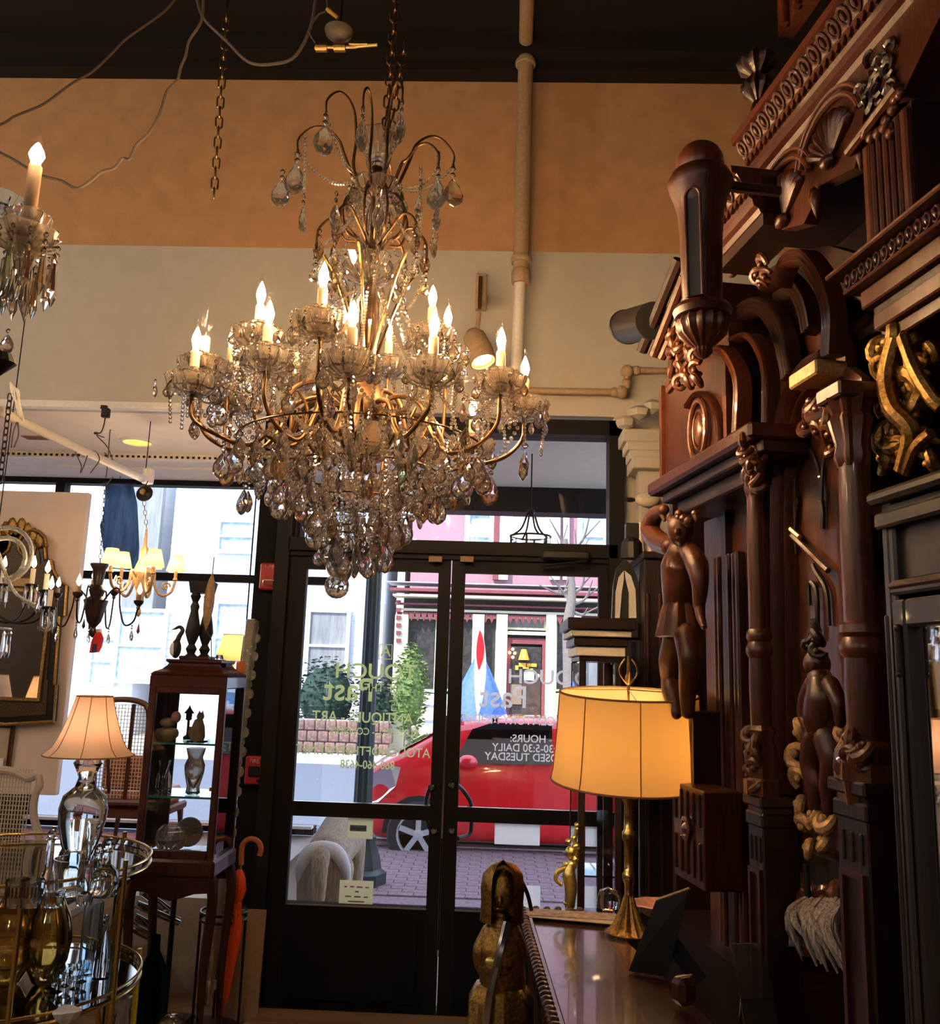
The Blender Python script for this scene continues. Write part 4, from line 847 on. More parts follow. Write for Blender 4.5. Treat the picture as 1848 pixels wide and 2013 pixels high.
# lower basket: rings of drops stepping down to the ball
def ring(r, y, n, k, beads=2, sc=1.0, ph=0.0, jit=.012):
    for i in range(n):
        a = 2 * PI * i / n + ph; hang(ch, (r * math.cos(a), r * math.sin(a), zc(y) + rnd.uniform(-jit, jit)), k if not isinstance(k, list) else k[i % len(k)], a, beads, sc)
for r_, y_ in ((.34, 880), (.22, 930), (.13, 985), (.075, 1040)):
    MB().tube([(r_ * math.cos(i * PI / 16), r_ * math.sin(i * PI / 16), zc(y_)) for i in range(32)], .0028, 6, True).obj('drop_ring', 'bronze', ch, True)
ring(.34, 880, 22, [2, 0, 3], 2, 1.0); ring(.30, 905, 16, [0, 'k', 1], 2, 1.0, .2, .02); ring(.22, 932, 18, [2, 0, 3], 3, .95, .1); ring(.18, 950, 12, ['k', 0], 2, 1, .2, .02)
ring(.13, 985, 13, [2, 0], 3, 1.0); ring(.10, 1000, 8, [3, 'k'], 2, 1, .3, .02); ring(.075, 1042, 8, [2, 0, 2], 2, 1.05, .15); ring(.04, 1060, 5, [2, 0], 2, 1.0)
for i in range(20):
    a = 2 * PI * i / 20; strand(ch, (.335 * math.cos(a), .335 * math.sin(a), zc(880)), (.215 * math.cos(a + .1), .215 * math.sin(a + .1), zc(932)), .03)
    strand(ch, (.215 * math.cos(a), .215 * math.sin(a), zc(932)), (.125 * math.cos(a + .1), .125 * math.sin(a + .1), zc(987)), .025)
for i in range(16):
    a = 2 * PI * i / 16 + .1; strand(ch, (.20 * math.cos(a), .20 * math.sin(a), zc(880)), (.20 * math.cos(a), .20 * math.sin(a), zc(975 + 25 * (i % 2))), .0)
    strand(ch, (.10 * math.cos(a), .10 * math.sin(a), zc(930)), (.10 * math.cos(a), .10 * math.sin(a), zc(1045 + 25 * (i % 2))), .0)
for i in range(12):
    a = 2 * PI * i / 12; strand(ch, (.125 * math.cos(a), .125 * math.sin(a), zc(985)), (.07 * math.cos(a), .07 * math.sin(a), zc(1042)), .02)
    strand(ch, (.13 * math.cos(a), .13 * math.sin(a), zc(850)), (.33 * math.cos(a + .15), .33 * math.sin(a + .15), zc(880)), .03)
hang(ch, (-.045, -.01, zc(1068)), 'b', 0, 2, 1.0); hang(ch, (-.10, 0, zc(1070)), 0, 0, 1, .8); hang(ch, (.07, 0, zc(1078)), 3, 0, 1, .7)
mesh_copy(D_ball, 'crystal_ball', ch, (-.045, -.01, zc(1130)), (0, 0, 0), (1.0, 1.0, 1.0))
hang(ch, CL(306, 745, 2.35), 3, 0, 1, .55); hang(ch, CL(1033, 870, 2.4), 3, 0, 1, 1.15); hang(ch, CL(1072, 820, 2.4), 3, 0, 1, .55)
# ================================================================= LEFT CRYSTAL LAMP (cut by the frame)
YL = 1.72; l0 = P(5, 560, YL)
lc = T('crystal_candelabra_light', 'crystal chandelier at the top left edge with one tall lit candle bulb', 'chandelier', tuple(l0))
def LL(px, py, Y=YL): return P(px, py, Y) - l0
b = LL(70, 325); SL2 = (LL(70, 325) - LL(70, 440)).z
MB().lathe([(.0136, 0), (.014, .004), (.014, SL2 - .004), (.011, SL2)], 16).obj('candle_sleeve', 'brown_sleeve', lc, True).location = b - Vector((0, 0, SL2))
mesh_copy(D_bulb, 'bulb', lc, b, sc=(1.28, 1.28, .98)); mesh_copy(D_flame, 'filament', lc, b, sc=(1.3, 1.3, .8))
for dz, r_, sc_ in ((.040, .046, 1), (.085, .034, 1)):
    me = mk_bobeche(r_, n=7); mesh_copy(me, 'bobeche', lc, b - Vector((0, 0, SL2 + dz)), (0, 0, .3), (1, 1, 1.2))
base = b - Vector((0, 0, SL2 + .01))
MB().lathe([(.004, -.13), (.012, -.11), (.02, -.07), (.012, -.03), (.022, 0)], 16, flute=(8, .1), c=tuple(base)).obj('glass_stem', 'crystal', lc)
MB().tube(bez([(base.x, base.y, base.z - .11), (base.x - .03, .0, base.z - .16), (-.12, 0, base.z - .12), (-.22, 0, base.z - .04), (-.34, 0, base.z + .06)], 8), .012, 10).obj('arm', 'clear_glass', lc, True)
me2 = mk_bobeche(.065, n=8); mesh_copy(me2, 'bobeche', lc, base + Vector((0, 0, -.055)))
for i in range(12):
    a = 2 * PI * i / 12 + .1; p = base + Vector((.062 * math.cos(a), .062 * math.sin(a), -.02)); mesh_copy(D_oct, 'crystal_bead', lc, p, (0, 0, a)); mesh_copy(D_oct, 'crystal_bead', lc, p - Vector((0, 0, .016)), (0, 0, a))
    mesh_copy(D_spear, 'crystal_prism', lc, p - Vector((0, 0, .034)), (0, 0, a), (1.15, 1.15, 1.12))
for i in range(8):
    a = 2 * PI * i / 8; p = base + Vector((.03 * math.cos(a), .03 * math.sin(a), -.10)); mesh_copy(D_spear, 'crystal_prism', lc, p, (0, 0, a), (1, 1, 1))
hang(lc, base + Vector((-.012, 0, -.225)), 0, 0, 1, .8)
MB().lathe([(.01, -.03), (.04, -.02), (.055, .01), (.05, .012), (.03, -.01), (.01, -.01)], 20, c=tuple(LL(0, 400)), flute=(8, .08)).obj('glass_dish', 'clear_glass', lc)
MB().lathe([(.012, .34), (.014, .1), (.03, .02), (.02, -.08), (.03, -.14), (0, -.2)], 14, c=(-.34, 0, 0)).obj('centre_column', 'clear_glass', lc, True)
MB().tube([(-.34, 0, .34), (-.34, 0, 5.0 - l0.z)], .004, 6).obj('hanging_cord', 'cord_brown', lc)
MB().lathe([(.02, .0), (.03, -.02), (.02, -.03), (0, -.05)], 12, c=tuple(LL(4, 695))).obj('finial', 'black_metal', lc)
# ================================================================= LEFT SIDE OF THE SHOP
def floorY(px, py, z=0.0): return PZ(px, py, z)
# white display panel in the window bay
a = P(178, 970, 5.45); b = P(150, 1564, 5.45)
wp = T('partition_screen', 'tall white display screen standing before the left shop window', 'panel', ((a.x - 2.4 + a.x) / 2, 5.45, .45))
MB().box((0, 0, (a.z + b.z) / 2 - .45), (2.4, .05, a.z - b.z), ch=.004).obj('board', 'panel_white', wp)
for sx in (-1.0, .2): MB().box((sx, .02, (b.z - .45) / 2), (.06, .04, b.z - .45)).obj('leg', 'white_paint', wp)
# rug
q0 = PZ(270, 1625, .45); rg = T('red_rug', 'red and cream patterned rug on the window platform', 'rug', (-3.1, 5.75, .45))
MB().box((0, 0, .004), (2.3, 1.1, .008), ch=.002).obj('pile', 'rug', rg)
for sy in (-1, 1): MB().box((0, sy * .5, .0095), (2.2, .05, .003)).obj('border_band', 'blue_board', rg)
# chinoiserie mirror
Ym = 5.37; mo = P(10, 1230, Ym); mi = T('chinoiserie_mirror', 'black and gold lacquer wall mirror with arched crest hanging on the white panel', 'mirror', tuple(mo))
def ML(px, py): v = P(px, py, Ym) - mo; return (v.x, v.z)
half = [ML(*p) for p in ((10, 1028), (25, 1030), (42, 1050), (62, 1042), (78, 1052), (88, 1075), (90, 1100), (101, 1101), (104, 1120), (115, 1140), (131, 1152), (127, 1210), (117, 1212), (107, 1345), (111, 1347), (106, 1418), (10, 1424))]
full = half + [(-x, z) for x, z in reversed(half[1:-1])]
MB().prism(full, .0, .035).obj('frame', 'black_lacquer', mi)
inn = [(x * .86, z * .93) for x, z in half]; MB().prism(inn + [(-x, z) for x, z in reversed(inn[1:-1])], -.008, .0).obj('painted_field', 'chinoiserie', mi)
x1, zt_ = ML(82, 1165); x2, zb_ = ML(76, 1372)
MB().box((0, -.012, (zt_ + zb_) / 2), (2 * x2, .006, zt_ - zb_)).obj('mirror_glass', 'mirror', mi)
rectf(-x2 - .02, x2 + .02, zb_ - .02, zt_ + .02, -.016, .02, .018).obj('gold_bead', 'gilt', mi)
ed = [Vector((x, -.006, z)) for x, z in full]; MB().tube(ed, .011, 6, True).obj('gold_edge', 'gilt', mi)
for sx in (-1, 1):
    c = ML(60, 1075); MB().tube([(sx * (c[0] + (.02 + .10 * (1 - t / 16)) * math.cos(t * .5) * .9), -.014, c[1] + (.02 + .10 * (1 - t / 16)) * math.sin(t * .5)) for t in range(16)], [.014 - .0006 * t for t in range(16)], 8).obj('scroll', 'gilt', mi, True)
    for k_ in range(4): MB().sph((sx * (.03 + .04 * k_), -.012, ML(20, 1033)[1] - .03 * k_), (.03, .012, .05), 8, 6).obj('acanthus_leaf', 'gilt', mi, True)
c = ML(40, 1145); MB().box((c[0] - .10, -.014, c[1]), (.34, .01, .05), ch=.003).obj('gold_panel', 'gilt_wood', mi)
# small framed picture under it
fp_ = T('framed_picture', 'small wood-framed picture under the black and gold mirror', 'picture', tuple(P(-8, 1470, 5.40)))
a = P(29, 1425, 5.4) - P(-8, 1470, 5.4); b = P(24, 1520, 5.4) - P(-8, 1470, 5.4)
rectf(-.16, a.x, b.z, a.z, 0, .025, .018).obj('frame', 'walnut', fp_); MB().box(((a.x - .16) / 2, .004, (a.z + b.z) / 2), (a.x + .14, .004, a.z - b.z - .02)).obj('print', 'picture_paper', fp_)
MB().box((a.x - .05, -.014, b.z + .06), (.03, .002, .05)).obj('tag', 'white_paint', fp_)
# lamps on a sideboard off to the left: they show in the mirror
def table_lamp(name, label, loc, rt, rb, h, zs, m='shade_plain', glow='lamp_core', base='ceramic', prof=None, ribs=0, rib_m='shade_rib', bell=False):
    t = T(name, label, 'lamp', loc)
    MB().lathe(prof or [(.06, 0), (.06, .015), (.02, .03), (.045, .10), (.05, .16), (.02, .26), (.012, .30), (.010, zs + .03)], 20).obj('base', base, t, True)
    pr = [(rb + (rt - rb) * (k_ / 8) ** (.55 if bell else 1), zs + h * k_ / 8) for k_ in range(9)]
    sh = MB().lathe(pr + [(r - .0015, z) for r, z in reversed(pr)], 40, cap=False); o = sh.obj('lamp_shade', m, t, True); 
    MB().tube([(pr[0][0] * math.cos(i * PI / 16), pr[0][0] * math.sin(i * PI / 16), pr[0][1]) for i in range(32)], .003, 6, True).obj('shade_trim', 'cream_paint' if not ribs else rib_m, t)
    MB().tube([(pr[-1][0] * math.cos(i * PI / 16), pr[-1][0] * math.sin(i * PI / 16), pr[-1][1]) for i in range(32)], .0028, 6, True).obj('shade_trim', 'cream_paint' if not ribs else rib_m, t)
    for i in range(ribs):
        a_ = 2 * PI * i / ribs + .25; MB().tube([((r + .0012) * math.cos(a_), (r + .0012) * math.sin(a_), z) for r, z in pr], .0016, 5).obj('shade_rib', rib_m, t)
    sp = MB()
    for i in range(4):
        a_ = i * PI / 2 + .6; sp.tube([(0, 0, pr[-1][1] - .012), (rt * .5 * math.cos(a_), rt * .5 * math.sin(a_), pr[-1][1] - .014), (rt * math.cos(a_), rt * math.sin(a_), pr[-1][1] - .002)], .0016, 5)
    sp.tube([(0, 0, zs - .02), (0, 0, pr[-1][1])], .003, 6); sp.obj('spider', 'black_metal', t)
    MB().lathe([(.0, .0), (.018, .012), (.03, .04), (.026, .07), (0, .085)], 14, c=(0, 0, zs + h * .25)).obj('bulb', glow, t, True)
    return t
sb = T('sideboard', 'low dark sideboard out of frame at left, seen in the lacquer mirror', 'sideboard', (-3.95, 3.2, 0))
MB().box((0, 0, .45), (1.3, .45, .8), ch=.01).obj('body', 'mahogany', sb); MB().box((0, 0, .87), (1.4, .5, .04), ch=.01).obj('top', 'mahogany', sb)
for sx in (-.55, .55):
    for sy in (-.16, .16): MB().box((sx, sy, .025), (.06, .06, .05)).obj('foot', 'mahogany', sb)
table_lamp('table_lamp', 'cream shaded lamp whose reflection shows left in the lacquer mirror', (-4.22, 3.2, .89), .10, .16, .24, .32, 'shade_plain')
table_lamp('table_lamp', 'pink shaded lamp whose reflection shows right in the lacquer mirror', (-3.78, 3.2, .89), .10, .16, .24, .32, 'shade_pink')
# crystal chandelier before the mirror (cut by the frame)
Yc = 4.15; k0 = P(-22, 1180, Yc); kc = T('beaded_chandelier', 'small beaded crystal chandelier with four lit candles at left edge', 'chandelier', tuple(k0))
def KL(px, py, Y=Yc): return P(px, py, Y) - k0
MB().lathe([(.01, .35), (.012, .1), (.03, .06), (.012, .0), (.02, -.08), (0, -.16)], 12).tube([(0, 0, .34), (0, 0, ZC + .9 - k0.z)], .003, 5).obj('centre_stem', 'black_metal', kc, True)
for x, y, Y in ((8, 1118, 4.3), (66, 1118, 4.2), (93, 1128, 4.05), (100, 1160, 3.95)):
    b = KL(x, y, Y); mesh_copy(D_flame_far, 'bulb', kc, b, sc=(.9, .9, .8)); MB().lathe([(.0115, -.075), (.0115, 0)], 10, c=tuple(b)).obj('candle_sleeve', 'white_sleeve', kc)
    base = b - Vector((0, 0, .078)); MB().lathe([(.004, -.02), (.03, 0), (.028, .004), (0, .004)], 12, c=tuple(base)).obj('candle_cup', 'black_metal', kc)
    for i in range(6):
        a_ = i * PI / 3; mesh_copy(D_spear, 'crystal_prism', kc, base + Vector((.03 * math.cos(a_), .03 * math.sin(a_), 0)), (0, 0, a_), (1.3, 1.3, 1.15)); 
    MB().tube(bez([(0, 0, -.02), (base.x * .4, base.y * .4, -.10), (base.x * .8, base.y * .8, -.09 + base.z * .3), tuple(base)], 8), .005, 6).obj('arm', 'black_metal', kc, True)
for r_, z_, rr_ in ((.13, .22, .011), (.10, .20, .011)):
    MB().tube([(.05 + r_ * math.cos(t * .3), 0, z_ + r_ * math.sin(t * .3)) for t in range(-5, 8)], rr_, 8).obj('beaded_scroll', 'silver_frame', kc, True)
for q in (0, 1): MB().tube(bez([(.02, -.05 - q * .03, .28), (.10, -.04, .10), (.16, -.03, .02), (.28 + q * .03, 0, -.06), (.30, 0, -.13), (.25, 0, -.12)], 8), .008, 8).obj('beaded_scroll', 'silver_frame', kc, True)
for i in range(10):
    a_ = 2 * PI * i / 10; mesh_copy(D_spear, 'crystal_prism', kc, (.11 * math.cos(a_), .11 * math.sin(a_), -.14), (0, 0, a_), (1.4, 1.4, 1.3))
MB().tube([(.11 * math.cos(i * PI / 12), .11 * math.sin(i * PI / 12), -.13) for i in range(24)], .005, 6, True).obj('prism_ring', 'silver_frame', kc)
# dark turned chandelier with S arms
Yd = 4.45; d0 = P(190, 1170, Yd); dc = T('turned_wood_chandelier', 'dark turned wood chandelier with thin S-shaped iron arms at left', 'chandelier', tuple(d0))
def DL(px, py, Y=Yd): return P(px, py, Y) - d0
zq = lambda y: DL(188, y).z
MB().lathe([(r, zq(y)) for r, y in ((0, 1254), (.014, 1250), (.02, 1242), (.012, 1234), (.034, 1222), (.045, 1205), (.052, 1192), (.06, 1180), (.03, 1172), (.04, 1160), (.022, 1150), (.028, 1135), (.032, 1120), (.045, 1112), (.046, 1108), (0, 1106))], 24).obj('turned_body', 'walnut_dark', dc, True)
chain(dc, (.0, 0, zq(1106)), tuple(DL(206, 955)), .026, .014, .0018, 'black_metal'); MB().tube([tuple(DL(206, 955)), tuple(DL(206, 930) + Vector((0, .1, 0)))], .003, 5).obj('hook', 'black_metal', dc)
for tip, Y, sgn in (((152, 1176), 4.1, 1), ((272, 1192), 4.3, 1), ((112, 1176), 4.7, 1), ((182, 1160), 4.75, 0), ((224, 1172), 4.75, 0)):
    e = DL(tip[0], tip[1], Y)
    st_ = Vector((e.x * .12, e.y * .12, zq(1190))); pts = bez([st_, Vector((e.x * .35, e.y * .35, zq(1162))), Vector((e.x * .52, e.y * .52, zq(1160))), Vector((e.x * .58, e.y * .58, zq(1195))), Vector((e.x * .72, e.y * .72, zq(1228))), Vector((e.x * .92, e.y * .92, zq(1222))), e], 8)
    MB().tube(pts, .0045, 6).obj('arm', 'black_metal', dc, True)
    MB().lathe([(0, -.02), (.010, -.01), (.008, 0), (.022, .015), (.024, .028), (0, .030)], 12, c=tuple(e)).obj('candle_cup', 'walnut_dark', dc, True)
    MB().lathe([(.011, .03), (.011, .055)], 10, c=tuple(e)).obj('candle_sleeve', 'brown_sleeve', dc); mesh_copy(D_flame_far, 'bulb', dc, e + Vector((0, 0, .055)), sc=(.9, .9, .75))
    hang(dc, pts[-10] + Vector((0, 0, -.01)), 3, 0, 2, .8)
for px, py in ((166, 1215), (273, 1225)): 
    q = DL(px, py, 4.35); MB().tube([q + Vector((0, 0, .05)), q], .001, 4).lathe([(.001, 0), (.005, -.02), (.009, -.04), (0, -.055)], 8, c=tuple(q)).obj('drop', 'red_plastic' if px > 200 else 'black_metal', dc)
rt = T('red_tag', 'red and white pouch tag hanging under the turned wood chandelier', 'tag', tuple(P(189, 1262, 4.45)))
MB().prism([(-.026, -.055), (.018, -.05), (.03, -.02), (.034, .02), (.02, .048), (-.008, .045), (-.022, .0)], -.008, .008).obj('pouch', 'bright_red', rt); MB().box((.0, -.01, -.03), (.024, .004, .04)).obj('patch', 'steel', rt)
MB().tube([(.008, 0, .045), (.012, 0, .09), (.0, .0, P(189, 1225, 4.45).z - P(189, 1262, 4.45).z)], .0016, 5).obj('string', 'cord_white', rt); MB().box((.008, 0, .055), (.03, .014, .02), ch=.004).obj('cap', 'white_paint', rt)
# gilt chandelier with pleated shades
Yg = 4.85; g0 = P(278, 1145, Yg); gc = T('shaded_gilt_chandelier', 'pale gilt wood chandelier with five pleated cream shades', 'chandelier', tuple(g0))
def GL(px, py, Y=Yg): return P(px, py, Y) - g0
zg = lambda y: GL(278, y).z
MB().lathe([(r, zg(y)) for r, y in ((0, 1214), (.012, 1208), (.014, 1200), (.006, 1195), (.012, 1190), (.02, 1182), (.022, 1165), (.04, 1145), (.05, 1135), (.06, 1126), (.045, 1120), (.03, 1105), (.02, 1095), (.022, 1080), (.010, 1072), (.006, 1040), (0, 1038))], 24, flute=(8, .08)).obj('body', 'gilt_wood', gc, True)
chain(gc, (0, 0, zg(1040)), tuple(GL(283, 985)), .03, .016, .002, 'antique_brass')
D_sh = data(MB().lathe([(.052, 0), (.030, .092)], 36, flute=(12, .07), cap=False), 'shade_small', True)
for (x, y), Y in (((218, 1112), 4.6), ((302, 1114), 4.62), ((346, 1124), 4.95), ((300, 1118), 5.15), ((240, 1116), 5.1)):
    e = GL(x, y, Y); rr = math.hypot(e.x, e.y); ca, sa = e.x / rr, e.y / rr
    def rp(r, z): return Vector((ca * r, sa * r, z))
    pts = bez([rp(.04, zg(1135)), rp(rr * .35, zg(1125)), rp(rr * .4, zg(1150)), rp(rr * .62, zg(1168)), rp(rr * .9, zg(1160)), rp(rr, zg(1138))], 7)
    MB().tube(pts, .008, 8).obj('arm', 'gilt_wood', gc, True)
    MB().tube([rp(rr * .72 + .028 * (1 - t / 14) * math.cos(t * .7), zg(1150) + .028 * (1 - t / 14) * math.sin(t * .7)) for t in range(14)], .0055, 6).obj('scroll', 'gilt_wood', gc, True)
    MB().lathe([(0, 0), (.016, .008), (.010, .02), (.0095, e.z - zg(1138))], 10, c=tuple(rp(rr, zg(1138)))).obj('candle_sleeve', 'gilt_wood', gc)
    mesh_copy(D_sh, 'lamp_shade', gc, e); mesh_copy(D_flame_far, 'bulb', gc, e + Vector((0, 0, .005)), sc=(1.1, 1.1, .8))
light('gilt_chandelier_bulbs', 'POINT', (g0.x, g0.y - .1, g0.z + .12), 3.2, (1.0, .78, .55), .12)
# white pole across, bronze socket at its end
wpole = tag(MB().tube([P(-220, 706, 2.85), P(291, 946, 4.78)], .021, 14).lathe([(.03, -.03), (.033, 0), (.03, .05)], 14, c=tuple(P(291, 940, 4.78))).obj('hanging_pole', 'white_paint', None, True), 'long white pole slung slantwise under the bay ceiling at left', 'pole')
MB().tube([P(-205, 712, 2.88), P(-205, 712, 2.88) + Vector((0, 0, 5 - P(-205, 712, 2.88).z))], .002, 5).obj('hanging_wire', 'cord_white', wpole)
MB().tube([P(285, 940, 4.78), Vector((P(285, 940, 4.78).x, 4.78, ZC))], .003, 5).obj('hanging_wire', 'black_metal', wpole)
so = T('bronze_socket', 'round bronze socket disc hanging at the end of the white pole', 'fixture', tuple(P(284, 970, 4.7)))
M = Matrix.Rotation(R(80), 4, 'X'); MB().lathe([(.0, -.012), (.042, -.01), (.046, 0), (.035, .012), (.012, .018), (.0, .024)], 24, M=M).obj('disc', 'black_metal', so, True)
MB().lathe([(.016, .012), (.016, .03), (.0, .032)], 14, M=M).obj('socket', 'antique_brass', so); MB().tube([(0, 0, .04), (0, .03, .075)], .003, 6).obj('hook', 'black_metal', so)
# tangled cords on the pole
cm = MB()
for pts, Y in ((((150, 893), (160, 915), (158, 930), (165, 915), (172, 895)), 4.1), (((140, 897), (155, 893), (178, 897)), 4.15), (((178, 930), (195, 905), (190, 890), (175, 885)), 4.2), (((212, 905), (216, 850), (218, 846)), 4.4), (((205, 860), (190, 856), (212, 880), (225, 915)), 4.4), (((208, 940), (212, 900), (205, 890)), 4.4), (((145, 870), (150, 890), (143, 898)), 4.05)):
    cm.tube(bez([P(x, y, Y) for x, y in pts], 5), .003, 5)
tag(cm.obj('tangled_cord', 'cord_white', None, True), 'tangle of thin pale cords looped round the white pole', 'cord')
ta = T('track_adapter', 'black plug adapter with dangling cord under the bay ceiling edge', 'adapter', tuple(P(208, 812, 4.42)))
MB().box((0, 0, 0), (.04, .03, .05), ch=.004).box((-.012, 0, .03), (.03, .02, .02)).obj('adapter', 'black_metal', ta)
MB().tube(bez([(0, 0, -.025), (-.004, 0, -.07), (-.015, 0, -.105), (-.035, 0, -.11)], 6), .0035, 6).box((-.04, 0, -.11), (.022, .012, .012), ch=.003).obj('plug_cord', 'cord_brown', ta, True)
# coiled pigtail and chains at far left
pg = T('white_cord_bundle', 'bundled white cord and black chain hanging at the left edge', 'cord', tuple(P(30, 790, 3.4)))
def QL(px, py, Y=3.4): return P(px, py, Y) - P(30, 790, 3.4)
cm = MB()
for k_ in range(5): cm.tube(bez([QL(20 + k_ * 2, 752 + k_ * 3), QL(33 + k_, 770), QL(40 - k_, 800), QL(47 - k_ * 2, 828 - k_ * 2), QL(36, 800), QL(24, 775), QL(20 + k_ * 2, 752 + k_ * 3)], 5), .004, 6)
cm.tube([QL(28, 760), QL(30, 790), QL(36, 818)], .003, 5); cm.obj('cord', 'white_paint', pg, True); MB().tube(bez([QL(33, 830), QL(26, 850), QL(22, 880)], 5), .003, 6).tube(bez([QL(35, 830), QL(36, 855), QL(27, 880)], 5), .003, 6).obj('cord_tail', 'cord_white', pg)
chain(pg, QL(20, 775), QL(0, 950), .034, .02, .0026, 'black_metal')
# recessed light, vent
q = PZ(270, 868, ZC); rl = T('recessed_light', 'glowing amber recessed ceiling light in the window bay', 'ceiling light', (q.x, q.y, ZC))
MB().lathe([(.105, 0), (.105, -.006), (.085, -.010), (.085, 0)], 28).obj('trim_ring', 'white_paint', rl); MB().lathe([(0, -.004), (.084, -.004)], 28).obj('lens', 'downlight', rl)
q = PZ(80, 860, ZC); vt = T('ceiling_vent', 'small rectangular vent in the bay ceiling at left', 'vent', (q.x, q.y, ZC))
rectf(-.1, .1, -.04, .04, 0, .012, .012).obj('vent_frame', 'cardboard', vt).rotation_euler = (R(90), 0, 0)
for i in range(4): MB().box((0, -.022 + i * .015, -.004), (.17, .006, .008)).obj('louvre', 'cardboard', vt)
# blue building reflection in the window, made as a hanging sheet
bbn = T('blue_reflection', 'blue reflection of a building in the upper left window, shaped as a sheet', 'banner', tuple(P(235, 950, 6.25)))
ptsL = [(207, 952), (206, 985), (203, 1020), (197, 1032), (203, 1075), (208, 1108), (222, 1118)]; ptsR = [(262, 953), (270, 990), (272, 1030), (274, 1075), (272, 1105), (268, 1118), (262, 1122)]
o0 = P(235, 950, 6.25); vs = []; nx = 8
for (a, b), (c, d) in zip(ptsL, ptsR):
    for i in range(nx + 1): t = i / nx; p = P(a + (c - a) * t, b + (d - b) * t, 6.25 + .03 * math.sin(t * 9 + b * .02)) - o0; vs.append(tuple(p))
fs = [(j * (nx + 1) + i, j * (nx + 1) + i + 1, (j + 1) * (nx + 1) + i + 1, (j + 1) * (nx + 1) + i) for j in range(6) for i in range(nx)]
o = MB().add(vs, fs).obj('reflection_sheet', 'reflection_blue', bbn, True); md = o.modifiers.new('t', 'SOLIDIFY'); md.thickness = .004
MB().cyl((-.12, 0, .0), (.12, 0, 0), .006).cyl((0, 0, 0), (0, 0, ZC - o0.z), .002, 5).obj('rod', 'black_metal', bbn)  # rod and wire added to hold up the reflection sheet
# ---- white cane armchair (back view)
Yq = 3.9; cx0 = P(38, 1700, Yq)
wc = T('white_cane_chair', 'white painted chair with cane back at the left edge', 'chair', (cx0.x, Yq, 0))
def WL(px, py, Y=Yq): v = P(px, py, Y); return Vector((v.x - cx0.x, v.y - Yq, v.z))
zseat = .48; ztp = WL(20, 1520).z
fr = MB().tube(bez([WL(84, 1690), WL(78, 1650), WL(66, 1600), WL(70, 1560), WL(78, 1545), WL(74, 1524), WL(55, 1530), WL(30, 1518), WL(5, 1514), WL(-20, 1518), WL(-45, 1530), WL(-64, 1524), WL(-66, 1545), WL(-58, 1600), WL(-70, 1650), WL(-74, 1690)], 6), .017, 8)
fr.obj('back_frame', 'cream_paint', wc, True)
xa, xb = WL(-50, 1560).x, WL(58, 1560).x; mb = MB(); n_ = 18
for i in range(n_ + 1): x = xa + (xb - xa) * i / n_; mb.box((x, 0, (ztp + .66) / 2 + .04), (.004, .004, ztp - .70))
for i in range(20): z = .72 + (ztp - .74) * i / 19; mb.box(((xa + xb) / 2, .003, z), (xb - xa, .004, .004))
mb.obj('cane_panel', 'cane', wc, kind='stuff')
MB().box(((xa + xb) / 2, .012, .86), (xb - xa - .05, .012, .30), ch=.004).obj('back_pad', 'linen_dark', wc)
MB().box(((xa + xb) / 2, .28, zseat), (.50, .5, .07), ch=.02).obj('seat', 'cream_paint', wc); MB().box(((xa + xb) / 2, .28, zseat + .05), (.46, .46, .06), ch=.025).obj('cushion', 'linen_dark', wc)
for sx in (-1, 1):
    for yy in (.04, .5): MB().lathe([(.012, 0), (.02, .2), (.024, zseat - .03)], 10, c=((xa + xb) / 2 + sx * .22, yy, 0)).obj('leg', 'cream_paint', wc, True)
    MB().tube(bez([((xa + xb) / 2 + sx * .25, .0, .72), ((xa + xb) / 2 + sx * .27, .22, .74), ((xa + xb) / 2 + sx * .26, .38, .68), ((xa + xb) / 2 + sx * .25, .40, .5)], 6), .015, 8).obj('arm', 'cream_paint', wc, True)
# ---- striped silk chair in the bay
Yl = 5.35; e0 = P(232, 1650, Yl); lcb = T('silk_seat_chair', 'wooden cane-backed chair with orange striped silk seat in the window bay', 'chair', (e0.x, Yl, .45))
def EL(px, py, Y=Yl): v = P(px, py, Y); return Vector((v.x - e0.x, v.y - Yl, v.z - .45))
MB().tube(bez([EL(183, 1585), EL(186, 1480), EL(186, 1400), EL(200, 1382), EL(235, 1375), EL(275, 1380), EL(292, 1400), EL(290, 1480), EL(284, 1585)], 8), .017, 8).tube([EL(183, 1575), EL(284, 1578)], .02, 8).obj('back_frame', 'walnut_light', lcb, True)
MB().tube([EL(264, 1384), EL(245, 1570)], .012, 8).tube([EL(210, 1382), EL(214, 1560)], .010, 8).obj('back_splat', 'walnut', lcb, True)
mb = MB(); za, zb2 = EL(230, 1570).z, EL(230, 1385).z; xa, xb = EL(188, 1480).x, EL(288, 1480).x
for i in range(17): mb.box((xa + (xb - xa) * i / 16, .0, (za + zb2) / 2), (.004, .003, zb2 - za))
for i in range(26): mb.box(((xa + xb) / 2, .002, za + (zb2 - za) * i / 25), (xb - xa, .003, .004))
mb.obj('cane_panel', 'cane', lcb, kind='stuff')
sz = EL(230, 1590).z
MB().box((.0, .28, sz + .04), (.40, .42, .10), ch=.03).obj('seat_cushion', 'silk', lcb); MB().box((0, .05, sz + .20), (.30, .05, .2), ch=.02).obj('back_cushion', 'silk', lcb)
MB().box((0, .25, sz - .03), (.44, .5, .05), ch=.012).obj('seat_rail', 'walnut_light', lcb)
for sx in (-1, 1):
    for yy in (.03, .46): MB().tube(bez([(sx * .19, yy, sz - .04), (sx * .2, yy, (sz) * .5), (sx * .21, yy, 0)], 4), [.022, .02, .018, .016, .015, .014, .013, .013, .015], 8).obj('leg', 'walnut', lcb, True)
